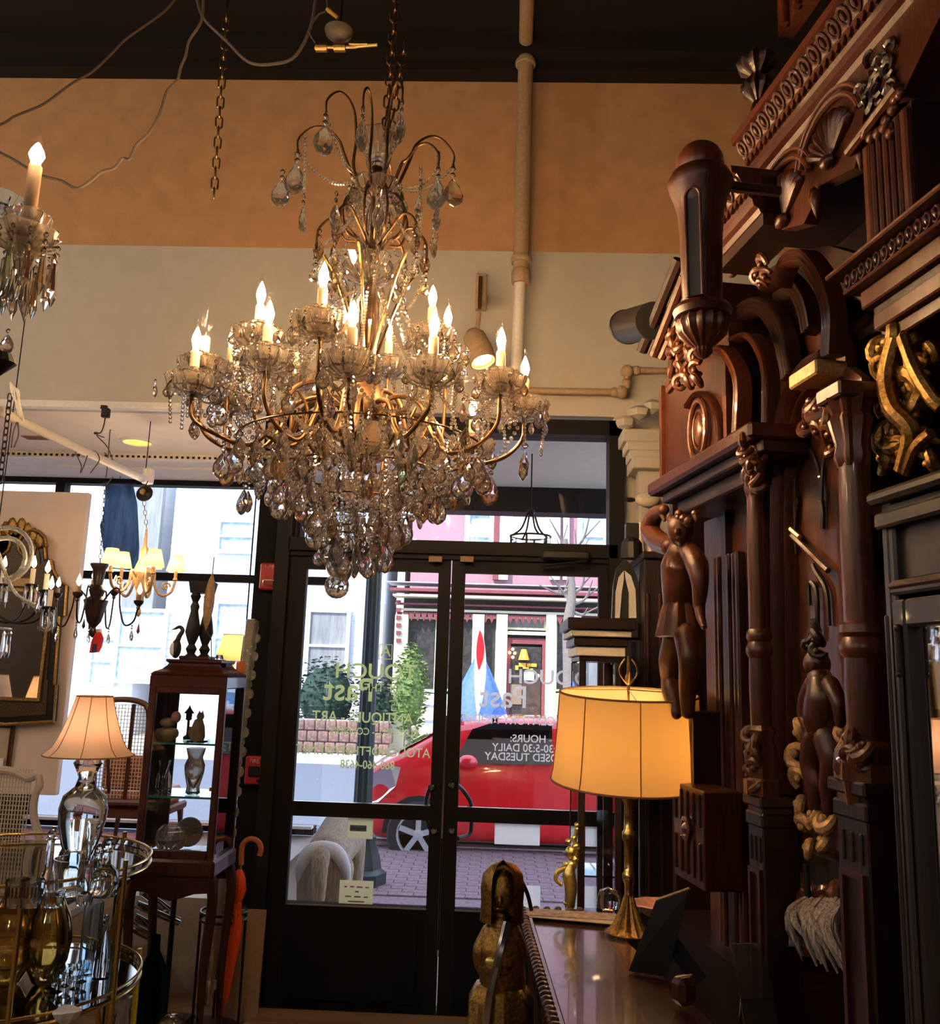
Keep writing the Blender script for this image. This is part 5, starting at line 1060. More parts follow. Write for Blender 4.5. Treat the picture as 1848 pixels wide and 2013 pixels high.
# small window lamp behind the display cabinet
sl_ = table_lamp('table_lamp', 'small cream lamp on a tall stand behind the display cabinet', (P(458, 1300, 5.6).x, 5.6, .45), .07, .115, P(458, 1248, 5.6).z - P(458, 1300, 5.6).z, P(458, 1300, 5.6).z - .45, 'shade_small', prof=[(.12, 0), (.12, .02), (.02, .05), (.016, .4), (.03, .45), (.014, .5), (.012, P(458, 1300, 5.6).z - .43)])
# ---- bell-shade lamp with glass urn base on a glass table
Yt = 3.62; t0 = P(150, 1722, Yt); zt0_ = t0.z
gt = T('glass_side_table', 'round glass table behind the bar cart carrying the urn lamp', 'table', (t0.x + .03, Yt, 0))
MB().lathe([(0, -.010), (.19, -.010), (.193, -.005), (.19, 0), (0, 0)], 48, c=(0, 0, zt0_)).obj('glass_top', 'shelf_glass', gt)
MB().tube([(.17 * math.cos(i * PI / 24), .17 * math.sin(i * PI / 24), zt0_ - .02) for i in range(48)], .006, 8, True).obj('rim', 'black_metal', gt, True)
for i in range(3): a_ = i * 2 * PI / 3 + .5; MB().tube(bez([(.17 * math.cos(a_), .17 * math.sin(a_), zt0_ - .02), (.09 * math.cos(a_), .09 * math.sin(a_), .35), (.16 * math.cos(a_), .16 * math.sin(a_), 0)], 8), .012, 8).obj('leg', 'brass', gt, True)
k = Yt / F_
zs_ = P(162, 1484, Yt).z - zt0_; ht_ = P(162, 1368, Yt).z - P(162, 1484, Yt).z
up = [(.05, 0), (.065, .012), (.05, .03), (.03, .05), (.045, .07), (.07, .12), (.088, .20), (.092, .25), (.080, .30), (.04, .335), (.03, .37), (.045, .405), (.055, .425), (.035, .45), (.02, .455), (.012, zs_ + .06)]
ul = table_lamp('urn_lamp', 'ribbed glass urn lamp with lit pink bell shade on round glass table', (t0.x, Yt, zt0_ + .0005), .068, .172, ht_, zs_, 'shade_pink', 'lamp_core_soft', 'clear_glass', up, 8, 'shade_rib', True)
# ---- small things on that table
def bottle(name, label, loc, prof, m='clear_glass', stopper=None, seg=18, flute=None, group=None, cat='bottle', extra=None):
    t = T(name, label, cat, loc, 0, group); MB().lathe(prof, seg, flute=flute).obj('body', m, t, True)
    if stopper: MB().sph((0, 0, prof[-1][1] + stopper * .8), (stopper, stopper, stopper), 8, 6).lathe([(.008, -.012), (.008, .01)], 8, c=(0, 0, prof[-1][1])).obj('stopper', m, t)
    return t
hz_ = zt0_
def onz(px, py, z): v = PZ(px, py, z); return (v.x, v.y, z)
am = T('amber_shell', 'amber coloured carved shell on the glass table by the cabinet', 'shell', (t0.x + .14, Yt - .06, zt0_))
mb = MB()
for i in range(9): a_ = -1.2 + i * .3; mb.sph((.028 * math.sin(a_), 0, .012 + .03 * abs(math.cos(a_))), (.016, .03, .032), 8, 6)
mb.obj('shell', 'amber', am, True); MB().lathe([(.03, 0), (.03, .006), (.01, .01)], 12).obj('foot', 'amber', am)
# ---- bar cart
zc1 = .86; zc2 = .47; pc = PZ(60, 1712, zc1); CR = .47; pcx = PZ(283, 1705, zc1)
cc = Vector((pcx.x - CR, pcx.y - .02, 0))
bcart = T('bar_cart', 'round two-tier brass and glass bar cart at the lower left corner', 'cart', (cc.x, cc.y, 0))
for z, nm in ((zc1, 'upper_tray'), (zc2, 'lower_tray')):
    tr_ = MB().lathe([(0, -.006), (CR - .012, -.006), (CR - .012, 0), (0, 0)], 64, c=(0, 0, z)).obj(nm, 'thin_glass', bcart)
    for zz in (z - .006, z + .022): MB().tube([(CR * math.cos(i * PI / 32), CR * math.sin(i * PI / 32), zz) for i in range(64)], .0055, 8, True).obj('tray_rail', 'brass', tr_, True)
    MB().lathe([(CR - .004, 0), (CR - .004, .024)], 64, c=(0, 0, z - .002), cap=False).obj('gallery', 'window_pane', tr_)
for px in (46, 222, -120): 
    v = P(px, 1800, cc.y - CR * .8); dx = v.x - cc.x; dx = max(-CR * .95, min(CR * .97, dx)); dy = -math.sqrt(max(0, CR * CR - dx * dx)); MB().cyl((dx, dy, .05), (dx, dy, zc1 + .05), .0085, 10).sph((dx, dy, .03), .03, 12, 8).obj('leg', 'brass', bcart, True)
for a_ in (60, 100, 140): MB().cyl((CR * math.cos(R(a_)), CR * math.sin(R(a_)), .05), (CR * math.cos(R(a_)), CR * math.sin(R(a_)), zc1 + .05), .0085, 10).sph((CR * math.cos(R(a_)), CR * math.sin(R(a_)), .03), .03, 12, 8).obj('leg', 'brass', bcart, True)
DEC = [(.034, 0), (.042, .01), (.044, .05), (.036, .075), (.014, .095), (.012, .125), (.018, .135)]
G1 = 'glassware on the bar cart top'
bottle('decanter', 'squat round decanter with faceted stopper, rightmost on cart top', onz(203, 1762, zc1), DEC, stopper=.022, group=None, cat='decanter', flute=(10, .03))
bottle('decanter', 'bottle decanter with oval label next to the faceted one', onz(188, 1755, zc1), [(.03, 0), (.036, .01), (.036, .08), (.014, .10), (.013, .12)], stopper=.016, cat='decanter')
bottle('decanter', 'slim tall decanter with dark stopper left of the urn lamp', onz(90, 1752, zc1), [(.03, 0), (.032, .03), (.014, .06), (.011, .15), (.018, .16)], stopper=.015, cat='decanter')
bottle('ice_bucket', 'wide clear glass ice bucket in the middle of cart top', onz(140, 1760, zc1), [(.04, 0), (.052, .005), (.062, .11), (.06, .11), (.05, .01), (.0, .008)], flute=(14, .03), cat='bucket')
bottle('glass_cup', 'short clear glass cup before the ice bucket on cart top', onz(165, 1778, zc1), [(.022, 0), (.03, .05), (.028, .05), (.02, .004)], cat='glass')
bottle('glass_cup', 'short clear cup left of the ice bucket', onz(105, 1782, zc1), [(.026, 0), (.03, .045), (.028, .045), (.024, .004)], cat='glass')
vt_ = T('glass_vase', 'tall slim clear bud vase holding a black stirrer on cart top', 'vase', onz(172, 1742, zc1)); MB().lathe([(.03, 0), (.02, .02), (.012, .08), (.02, .16), (.026, .20), (.024, .20), (.010, .09), (.0, .02)], 16).obj('body', 'clear_glass', vt_, True); MB().cyl((-.03, 0, .015), (.03, 0, .17), .0025, 6).obj('stirrer', 'ebony', vt_)
for x, y, lb in ((30, 1782, 'frosted tumbler with brown fish print at the left edge'), (60, 1782, 'second frosted tumbler from the left edge with brown fish print'),):
    t = T('printed_tumbler', lb, 'glass', onz(x, y, zc1)); MB().lathe([(.028, 0), (.034, .075), (.032, .075), (.026, .004)], 18).obj('body', 'thin_glass', t)
    for i in range(5): a_ = -2.2 + i * .35; MB().box((.0335 * math.cos(a_), .0335 * math.sin(a_), .045), (.004, .004, .03), M=None).obj('print', 'walnut_light', t)
# lower tier
VG = [(.03, 0), (.045, .01), (.085, .08), (.095, .15), (.08, .22), (.045, .28), (.04, .30), (.037, .30), (.076, .22), (.09, .15), (.08, .08), (.0, .014)]
bottle('gold_glass_vase', 'large amber tinted round glass vase, leftmost on the lower tray', onz(12, 1935, zc2), VG, 'thin_gold', cat='vase', seg=28)
bottle('gold_glass_vase', 'large amber tinted ribbed glass vase, right of its larger twin', onz(85, 1935, zc2), [(r * .85, z) for r, z in VG], 'thin_gold', cat='vase', seg=28, flute=(8, .03))
bottle('cylinder_vase', 'tall smoky blue cylinder vase on the lower tray', onz(172, 1912, zc2), [(.035, 0), (.035, .24), (.032, .24), (.032, .006)], 'pale_glass', cat='vase')
bottle('water_bottle', 'slender clear bottle with cork on the lower tray at right', onz(198, 1922, zc2), [(.03, 0), (.032, .01), (.032, .09), (.012, .15), (.011, .19)], stopper=.012)
for i, (x, y) in enumerate(((95, 1942), (112, 1950), (128, 1938), (146, 1944), (160, 1930))):
    bottle('liqueur_glass', ('leftmost', 'second from left', 'middle', 'fourth from left', 'rightmost')[i] + ' of five small cut liqueur glasses on the lower tray', onz(x, y, zc2), [(.018, 0), (.006, .006), (.005, .025), (.02, .035), (.024, .065), (.022, .065), (.015, .036)], 'clear_glass', group='liqueur glasses on the lower tray of the cart', cat='glass', flute=(8, .04))
# calla shaped glass ornament on the floor
t = T('white_ornament', 'little white and gold flower ornament under the bar cart', 'ornament', (P(130, 1998, 2.9).x, 2.9, 0)); hgt = P(135, 1985, 2.9).z
MB().tube(bez([(0, 0, 0), (-.01, 0, hgt * .6), (.0, 0, hgt - .04)], 5), .006, 6).lathe([(.05, 0), (.05, .01)], 12).obj('stem', 'gilt', t); MB().lathe([(0, 0), (.012, .01), (.03, .03), (.04, .05)], 12, c=(0, 0, hgt - .05), flute=(3, .2)).obj('flower', 'white_paint', t)
# ---- display cabinet
Yv = 3.78; v0 = P(350, 1690, Yv); vc = T('display_cabinet', 'narrow mahogany glass-sided display cabinet on tall curved legs', 'cabinet', (0, 0, 0))
VX = Matrix.Translation((0, 0, 0))
def V(px, py, Y=Yv): return P(px, py, Y)
xl, xr = V(277, 1520).x, V(432, 1520).x; zb_ = V(340, 1692).z; zt2 = V(340, 1335).z; dp = .30; xm_ = (xl + xr) / 2; w_ = xr - xl
vc.location = (xm_, Yv + dp / 2, 0)
def vb(name, c, d, m='mahogany', ch=.004, par=vc): return MB().box(c, d, ch=ch).obj(name, m, par)
for sx in (-1, 1):
    for sy in (-1, 1): vb('corner_post', (sx * (w_ / 2 - .016), sy * (dp / 2 - .014), (zb_ + zt2) / 2), (.030, .026, zt2 - zb_))
vb('base_frame', (0, 0, zb_ - .03), (w_ + .02, dp + .02, .07), ch=.01); vb('top_frame', (0, 0, zt2 - .01), (w_, dp, .05))
vb('bottom_rail', (0, -dp / 2 + .012, zb_ + .02), (w_ - .06, .02, .04)); vb('top_rail', (0, -dp / 2 + .012, zt2 - .045), (w_ - .06, .02, .03))
cp = MB().lathe([(w_ * .62, 0), (w_ * .64, .008), (w_ * .60, .018), (w_ * .50, .03), (w_ * .44, .045), (w_ * .42, .055), (w_ * .46, .062), (w_ * .46, .072), (0, .072)], 4, M=Matrix.Translation((0, 0, zt2 + .012)) @ Matrix.Diagonal((1.12, .95, 1, 1)) @ Matrix.Rotation(R(45), 4, 'Z')); cp.obj('cornice', 'mahogany', vc)
ztop2 = zt2 + .084
for nm, c, d in (('glass_door', (0, -dp / 2 + .006, (zb_ + zt2) / 2), (w_ - .06, .004, zt2 - zb_ - .08)), ('side_glass', (w_ / 2 - .006, 0, (zb_ + zt2) / 2), (.004, dp - .05, zt2 - zb_ - .04)), ('side_glass', (-w_ / 2 + .006, 0, (zb_ + zt2) / 2), (.004, dp - .05, zt2 - zb_ - .04))): vb(nm, c, d, 'pane', 0)
s1 = V(350, 1463).z; s2 = V(350, 1569).z
for z in (s1, s2): sh_ = vb('shelf', (0, 0, z), (w_ - .03, dp - .04, .008), 'shelf_glass', .001); vb('shelf_edge', (0, -dp / 2 + .022, z), (w_ - .04, .004, .008), 'glass_green_edge', 0, sh_)
sk = [(-w_ / 2, 0), (-w_ / 2, -.06), (-w_ * .3, -.065), (-w_ * .12, -.085), (0, -.095), (w_ * .12, -.085), (w_ * .3, -.065), (w_ / 2, -.06), (w_ / 2, 0)]
MB(Matrix.Translation((0, 0, zb_ - .06))).prism(sk, -dp / 2, -dp / 2 + .02).obj('apron', 'mahogany', vc); MB(Matrix.Translation((0, 0, zb_ - .06))).prism(sk, dp / 2 - .02, dp / 2).obj('apron', 'mahogany', vc)
for sx in (-1, 1):
    for sy in (-1, 1): 
        x, y = sx * (w_ / 2 - .015), sy * (dp / 2 - .02)
        MB().tube(bez([(x, y, zb_ - .05), (x + sx * .02, y, zb_ - .16), (x + sx * .005, y, zb_ * .45), (x + sx * .01, y, .12), (x + sx * .04, y + sy * .02, .012)], 8), [.026 - .014 * min(1, i / 26) + (.006 if i > 29 else 0) for i in range(33)], 8).obj('leg', 'mahogany', vc, True)
MB().sph((w_ / 2 - .03, -dp / 2 - .008, s2 + .04), .008, 8, 6).obj('knob', 'brass', vc)
def inV(px, z, dy=0.0): v = P(px, 1500, Yv + .13 + dy); return (v.x, v.y, z)
# things inside
t = T('shell_box', 'shell covered oval box on the top shelf of the display cabinet', 'box', (P(327, 1450, Yv + .1).x, Yv + .1, s1 + .004))
MB().lathe([(.03, 0), (.05, .02), (.052, .035), (.045, .05), (.03, .052), (0, .06)], 18, sy=.7).obj('body', 'yellow_clay', t, True); MB().sph((.0, 0, .075), (.035, .03, .022), 10, 6).obj('lid', 'yellow_clay', t, True); MB().sph((.035, 0, .10), (.022, .02, .025), 10, 6).obj('shell_knob', 'pink_shell', t, True)
t = T('cat_figurine', 'yellow seated cat figurine on the top shelf of the display cabinet', 'figurine', (P(388, 1450, Yv + .12).x, Yv + .12, s1 + .004))
MB().lathe([(.026, 0), (.032, .02), (.028, .06), (.018, .09), (.0, .1)], 14).sph((.006, 0, .105), (.017, .017, .018), 10, 7).lathe([(.006, 0), (0, .014)], 6, c=(.0, 0, .118)).lathe([(.006, 0), (0, .014)], 6, c=(.014, 0, .118)).obj('body', 'yellow_clay', t, True); MB().box((0, 0, -.0), (.075, .05, .008)).obj('plinth', 'ebony', t); MB().tube(bez([(-.02, .01, .01), (-.04, .01, .03), (-.035, .01, .06)], 5), .006, 6).obj('tail', 'yellow_clay', t, True)
t = T('miniature_lantern', 'tiny dark pagoda lantern at the back of the top shelf', 'ornament', (P(368, 1450, Yv + .22).x, Yv + .22, s1 + .004)); MB().lathe([(.018, 0), (.02, .01), (.006, .02), (.006, .08), (.014, .085), (.014, .11), (.024, .112), (.006, .135), (0, .15)], 8).obj('body', 'black_metal', t)
bottle('cut_glass_vase', 'cut crystal vase standing at the front of the middle shelf', (P(378, 1566, Yv + .10).x, Yv + .10, s2 + .004), [(.022, 0), (.03, .006), (.026, .03), (.04, .09), (.042, .12), (.03, .15), (.04, .19), (.037, .19), (.026, .15), (.036, .1), (0, .02)], 'crystal_clear', flute=(14, .05), cat='vase')
bottle('cut_glass_pitcher', 'small clear glass jug left of the cut crystal vase', (P(318, 1566, Yv + .15).x, Yv + .15, s2 + .004), [(.02, 0), (.034, .01), (.03, .06), (.018, .09), (.026, .13), (.023, .13), (.015, .09), (0, .01)], 'clear_glass', cat='jug')
t = T('crystal_bowl', 'sparkling crystal rose bowl on the floor of the display cabinet', 'bowl', (P(335, 1660, Yv + .12).x, Yv + .12, zb_ + .008)); MB().lathe([(.02, 0), (.05, .02), (.062, .055), (.055, .09), (.038, .11), (.036, .108), (.052, .088), (.058, .055), (0, .02)], 18, flute=(9, .05)).obj('body', 'crystal_clear', t); 
tag(MB().sph((P(352, 1655, Yv + .2).x, Yv + .20, zb_ + .045), (.032, .028, .038), 12, 8).lathe([(.006, 0), (.003, .014)], 6, c=(P(352, 1655, Yv + .2).x, Yv + .20, zb_ + .080)).obj('yellow_ornament', 'lemon', None, True), 'bright yellow glass fruit behind the crystal rose bowl', 'ornament')
t = T('shell_dish', 'flat orange-pink shell dish in front on the cabinet floor', 'dish', (P(325, 1675, Yv + .06).x, Yv + .05, zb_ + .005)); MB().lathe([(.02, 0), (.045, .012), (.043, .014), (0, .005)], 18, sy=.6, flute=(9, .06)).obj('body', 'pink_shell', t)
t = T('tilted_mirror_tray', 'round mirrored tray leaning inside the cabinet bottom', 'tray', (P(370, 1650, Yv + .25).x, Yv + .255, zb_ + .005)); Mx = Matrix.Translation((0, 0, .064)) @ Matrix.Rotation(R(80), 4, 'X'); MB().lathe([(0, 0), (.06, 0), (.062, .004), (.058, .008), (0, .004)], 28, M=Mx).obj('tray', 'silver_frame', t, True)
# on the cabinet's top
vx = lambda px: P(px, 1290, Yv + .14).x
t = T('turned_stand', 'pair of black turned spindles holding a square capital, on the cabinet top', 'stand', (vx(388), Yv + .14, ztop2)); hh = P(385, 1146, Yv + .14).z - ztop2
pf = [(.02, 0), (.022, .01), (.012, .02), (.018, .035), (.010, .05), (.016, .065), (.024, .09), (.02, .12), (.012, .16), (.015, .175), (.009, .19), (.017, .21), (.010, .225)]
sc_ = hh * .88 / .225
for dx in (-.022, .022): MB().lathe([(r * 1.35, z * sc_) for r, z in pf], 16, c=(dx, dx, 0)).obj('spindle', 'ebony', t, True)
MB().box((.0, .0, hh - .022), (.085, .08, .05), taper=1.2).box((0, 0, hh), (.10, .095, .012), ch=.003).obj('capital', 'ebony', t); MB().box((0, 0, .008), (.13, .10, .016), ch=.004).obj('plinth', 'mahogany', t)
lo = P(412, 1180, Yv - .02); t = T('leaf_ornament', 'brown leaf-shaped wooden ornament on a rod beside the turned spindles', 'ornament', tuple(lo))
up_, dn = P(418, 1126, Yv - .02) - lo, P(404, 1240, Yv - .02) - lo
pr = []
for i in range(9): tt = i / 8; pr.append(((.043 * math.sin(PI * tt) ** .7) + .001, tt))
M_ = Matrix.Translation(dn) @ (up_ - dn).to_track_quat('Z', 'Y').to_matrix().to_4x4() @ Matrix.Diagonal((1, .42, (up_ - dn).length, 1))
MB().lathe(pr, 8, M=M_).obj('leaf', 'leaf_ornament', t); MB().tube([dn, up_], .003, 5).obj('midrib', 'antique_brass', t); MB().tube([P(421, 1095, Yv - .02) - lo, up_, dn, Vector((dn.x - .002, .09, dn.z - .03)), Vector((dn.x - .002, .12, ztop2 - lo.z))], .0022, 6).obj('rod', 'black_metal', t)
t = T('bird_figurine', 'black and white long-necked bird figurine at left on the cabinet top', 'figurine', (vx(348), Yv + .12, ztop2)); MB().sph((0, 0, .045), (.022, .028, .042), 12, 8).tube(bez([(0, 0, .07), (.01, 0, .10), (.022, 0, .125), (.008, 0, .140), (-.012, 0, .132)], 6), [.013 - .0003 * i for i in range(25)], 8).obj('body', 'ebony', t, True); MB().sph((-.008, -.016, .042), (.014, .014, .030), 10, 6).obj('breast', 'white_paint', t, True); MB().lathe([(.005, 0), (0, .02)], 6, M=Matrix.Translation((-.012, 0, .132)) @ Matrix.Rotation(R(-110), 4, 'Y')).obj('beak', 'ebony', t)
t = T('glass_slab', 'clear acrylic block at the right on the cabinet top', 'block', (vx(437), Yv + .10, zt2 + .03)); MB().box((0, 0, .03), (.05, .06, .055), ch=.006).obj('body', 'clear_glass', t); MB().lathe([(.02, 0), (.014, .02)], 12, c=(0, 0, .058)).obj('knob', 'clear_glass', t)
# ---- leaning mirrors, edge-on
def leaning(name, label, top, bot, Y0, Y1, wx, dpt, m, carved=True):
    a, b = P(*top, Y0), P(*bot, Y1); t = T(name, label, 'mirror', (b.x, b.y, max(0, b.z))); o0 = Vector((b.x, b.y, max(0, b.z))); d = a - o0; L = d.length; q = d.to_track_quat('Z', 'Y').to_matrix().to_4x4()
    MB(q).box((0, 0, L / 2), (wx, dpt, L), ch=.006).obj('frame', m, t)
    MB(q).box((wx / 2 + .003, 0, L / 2), (.004, dpt * .7, L * .9)).obj('mirror_glass', 'mirror', t)
    if carved:
        n_ = int(L / .045); mb = MB(q)
        for i in range(n_): mb.sph((-wx / 2 * (1 if i % 2 else .4), -dpt / 2, .03 + i * .045), (.017, .012, .024), 6, 4)
        mb.obj('carved_ornament', 'silver_frame', t)
    return t
leaning('silver_framed_mirror', 'tall silver carved frame leaning against the dark wall', (497, 1218), (402, 1975), 4.36, 4.16, .05, .05, 'silver_frame')
leaning('wood_framed_mirror', 'tall brown wooden frame leaning right beside the display cabinet', (474, 1300), (392, 1975), 4.18, 4.12, .03, .035, 'orange_wood', False)
# ---- cardboard sheet, umbrella, stand
a, b = P(468, 1786, 4.36), P(462, 1990, 4.30); t = T('board_sheet', 'plain beige board leaning low against the dark wall', 'board', (b.x, 4.33, 0)); MB(Matrix.Rotation(R(-4), 4, 'X')).box((0, 0, a.z / 2), (P(507, 1800, 4.33).x - P(425, 1800, 4.33).x, .012, a.z), ch=.003).obj('sheet', 'cardboard', t)
us = T('umbrella_stand', 'black iron umbrella stand with ring rails by the dark wall', 'umbrella stand', (P(425, 1990, 4.2).x, 4.2, 0)); zr = P(430, 1790, 4.2).z
MB().lathe([(.12, 0), (.12, .02), (.10, .03), (0, .03)], 28).obj('base', 'black_metal', us)
for dz in (0, -.03): MB().tube([(.10 * math.cos(i * PI / 14), .10 * math.sin(i * PI / 14), zr + dz) for i in range(28)], .006, 6, True).obj('ring', 'black_metal', us, True)
for i in range(4): a_ = i * PI / 2 + .4; MB().cyl((.098 * math.cos(a_), .098 * math.sin(a_), .02), (.098 * math.cos(a_), .098 * math.sin(a_), zr), .006, 8).obj('upright', 'black_metal', us)
a, b = P(474, 1690, 4.14), P(441, 1975, 4.17); ub = T('orange_umbrella', 'furled orange umbrella with curved wooden handle in the iron stand', 'umbrella', tuple(b)); d = a - b; L = d.length; q = d.to_track_quat('Z', 'Y').to_matrix().to_4x4()
MB(q).lathe([(.003, -.05), (.004, 0), (.012, .02), (.022, L * .22), (.034, L * .45), (.036, L * .55), (.024, L * .66), (.020, L * .70), (.028, L * .74), (.036, L * .80), (.026, L * .88), (.01, L * .93)], 24, flute=(6, .16)).obj('canopy', 'orange_cloth', ub, True)
MB(q).lathe([(.0255, L * .655), (.0255, L * .70)], 16).obj('strap', 'orange_cloth', ub); MB(q).cyl((0, 0, L * .9), (0, 0, L), .006, 8).obj('shaft', 'steel', ub)
hp = [P(x, y, 4.14) - b for x, y in ((474, 1700), (475, 1672), (480, 1656), (493, 1649), (507, 1654), (513, 1668), (510, 1682))]; MB().tube(bez(hp, 6), .0115, 10).obj('handle', 'orange_wood', ub, True)
# ---- chrome tubes, green bottle and other shiny things between the cart and the cabinet
ck = T('chrome_rack', 'rack of slanting polished chrome tubes behind the bar cart', 'rack', (P(310, 1980, 4.15).x, 4.15, 0))
def CKL(px, py, Y): v = P(px, py, Y); return Vector((v.x - ck.location.x, v.y - 4.15, v.z))
for x0, y0, x1, y1 in ((280, 1752, 330, 1790), (268, 1778, 352, 1812), (235, 1790, 270, 1812), (262, 1825, 310, 1850), (228, 1812, 250, 1826), (262, 1802, 300, 1822)):
    MB().cyl(CKL(x0, y0, 4.1), CKL(x1, y1, 4.2), .018, 14).obj('tube', 'chrome', ck, True)
for px in (232, 345): a = CKL(px, 1740, 4.15); MB().cyl((a.x, 0, 0), (a.x, 0, a.z), .012, 10).obj('post', 'black_metal', ck)
a = CKL(232, 1960, 4.15); b = CKL(345, 1960, 4.15); MB().box(((a.x + b.x) / 2, 0, .03), (b.x - a.x + .1, .3, .03), ch=.01).obj('base', 'black_metal', ck)
fz = lambda px, Y: (P(px, 1900, Y).x, Y, 0)
bottle('green_bottle', 'tall dark green glass bottle on the floor under the display cabinet', fz(302, 3.95), [(.05, 0), (.055, .02), (.055, .28), (.05, .34), (.02, .40), (.018, .46)], 'green_glass')
bottle('yellow_candle', 'thin yellow candle stick beside the dark green bottle', fz(272, 3.9), [(.03, 0), (.03, .01), (.012, .02), (.010, .42)], 'lemon', cat='candle')
bottle('clear_carafe', 'clear round carafe on the floor left of the cabinet leg', fz(250, 3.62), [(.04, 0), (.07, .04), (.075, .1), (.03, .2), (.02, .28), (.03, .33)], 'frosty_glass', cat='carafe')
bottle('glass_globe', 'clear glass globe jar on the floor under the cabinet', fz(348, 3.95), [(.03, 0), (.06, .04), (.068, .09), (.05, .14), (.02, .16)], 'crystal', cat='jar', flute=(10, .04))
bottle('silver_pot', 'polished silver pot on the floor between cabinet legs', fz(330, 3.8), [(.03, 0), (.035, .01), (.055, .05), (.055, .09), (.03, .13), (.0, .15)], 'chrome', cat='pot')
# ================================================================= CEILING CHAIN, WIRES, PIPES, SPOT
hc = T('hanging_chain', 'empty brass chain hanging from the dark ceiling left of the chandelier', 'chain', tuple(P(420, 392, 3.0))); o0 = hc.location.copy(); tp = P(446, 20, 3.0)
chain(hc, (0, 0, 0), tuple(Vector(tp) - o0), .050, .024, .0036, 'antique_brass'); MB().tube([tuple(Vector(tp) - o0), (tp.x - o0.x + .01, 0, 5.0 - o0.z)], .004, 6).obj('hook', 'black_metal', hc)
def cordT(name, label, pts, r, m, Y):
    mb = MB().tube(bez([P(p[0], p[1], p[2] if len(p) > 2 else Y) for p in pts], 6), r, 6); return tag(mb.obj(name, m, None, True), label, 'cable')
cordT('power_cable', 'thin brown cord sagging across the tan wall at upper left', [(-420, 380), (-200, 330), (-10, 250), (30, 228), (85, 205), (140, 165), (180, 142), (215, 110), (250, 75), (320, 25), (350, -10)], .004, 'cord_brown', 2.6)
cordT('power_cable', 'kinked beige cord looping from the ceiling to the left candle lamp', [(-260, 180), (-120, 250), (0, 300), (50, 328), (85, 346), (120, 355), (150, 370), (175, 358), (200, 338), (225, 330), (240, 312), (255, 312), (268, 285), (292, 262), (313, 225), (328, 180), (348, 158), (356, 130), (365, 110), (372, 80), (396, 40), (400, -10)], .0042, 'cord_white', 2.4)
cordT('power_cable', 'grey cord in a deep loop against the dark ceiling', [(385, -10), (400, 35), (445, 80), (490, 122), (540, 125), (580, 110), (610, 55), (622, -10)], .006, 'cord_white', 2.8)
jf = T('ceiling_fixture', 'half wired ceiling fixture hanging under the dark ceiling by the chain', 'light fixture', tuple(P(680, 95, 2.75))); o0 = jf.location.copy()
def JL(px, py, Y=2.75): return P(px, py, Y) - o0
MB().lathe([(0, 0), (.02, .0), (.045, .02), (.05, .035), (0, .036)], 24, c=tuple(JL(665, 78)), sx=1.0).obj('canopy', 'cord_white', jf, True)
for x in (632, 668): MB().lathe([(.016, -.02), (.016, .02), (0, .022)], 12, M=Matrix.Translation(JL(x, 93)) @ Matrix.Rotation(R(90), 4, 'Y')).obj('socket', 'antique_brass', jf, True); MB().sph(tuple(JL(x - 10, 94)), .008, 8, 6).obj('wire_end', 'copper_end', jf)
MB().cyl(JL(620, 93), JL(700, 93), .006).box(tuple(JL(705, 86)), (.07, .02, .02), ch=.003).cyl(JL(690, 92), JL(742, 88), .007).obj('bracket', 'antique_brass', jf)
MB().cyl(JL(668, 75), JL(668, 75) + Vector((0, 0, 5.0 - P(668, 75, 2.75).z)), .004).obj('hanger', 'black_metal', jf)
MB().tube(bez([JL(622, 88), JL(608, 60), JL(625, 30), JL(643, 18), JL(640, -20)], 6), .0035, 6).obj('lead_wire', 'cord_white', jf, True)
a, b = JL(643, 18), JL(664, 35); MB().cyl(a, b, .008, 10, .006).obj('wire_nut', 'wire_yellow', jf)
# pipes
Yp = 4.36; pp = T('drain_pipe', 'beige painted vertical pipe with collars in front of the tan wall', 'pipe', tuple(P(1030, 540, Yp))); o0 = pp.location.copy()
def PL(px, py, Y=Yp): return P(px, py, Y) - o0
MB().cyl(PL(1034, 108), PL(1024, 530), .042, 18).tube([PL(1034, 108), PZ(1034, 85, P(1034, 108, Yp).z + .045) - o0, PZ(1037, -25, P(1034, 108, Yp).z + .045) - o0], .038, 18).obj('upper_pipe', 'pipe_paint', pp, True); MB().cyl(PL(1023, 530), PL(1014, 770), .030, 18).obj('lower_pipe', 'white_paint', pp, True)
for y, r_, h in ((98, .052, .035), (125, .056, .03), (512, .055, .035), (545, .050, .075)):
    x = 1036 - (y) * .0215; MB().lathe([(r_ * .92, -h / 2), (r_, -h / 3), (r_, h / 3), (r_ * .92, h / 2)], 22, c=tuple(PL(x, y))).obj('collar', 'pipe_paint', pp, True)
hp_ = T('sprinkler_pipe', 'thin cream horizontal pipe with elbow above the transom at right', 'pipe', tuple(P(1225, 770, 4.42))); o0 = hp_.location.copy()
def HL(px, py, Y=4.42): return P(px, py, Y) - o0
MB().cyl(HL(1015, 768), HL(1222, 771), .018, 12).obj('long_run', 'pipe_paint', hp_, True); MB().cyl(HL(1232, 765), HL(1233, 735), .018, 12).obj('riser', 'pipe_paint', hp_, True); MB().cyl(HL(1235, 727), HL(1340, 730), .016, 12).obj('short_run', 'pipe_paint', hp_, True)
for x, y in ((1222, 771), (1233, 730)): MB().sph(tuple(HL(x, y)), .034, 14, 10).obj('elbow', 'pipe_paint', hp_, True)
for x, y, r_ in ((1208, 771, .026), (1252, 728, .024), (1232, 752, .024)): MB().sph(tuple(HL(x, y)), (r_, r_, r_), 12, 8).obj('collar', 'pipe_paint', hp_, True)
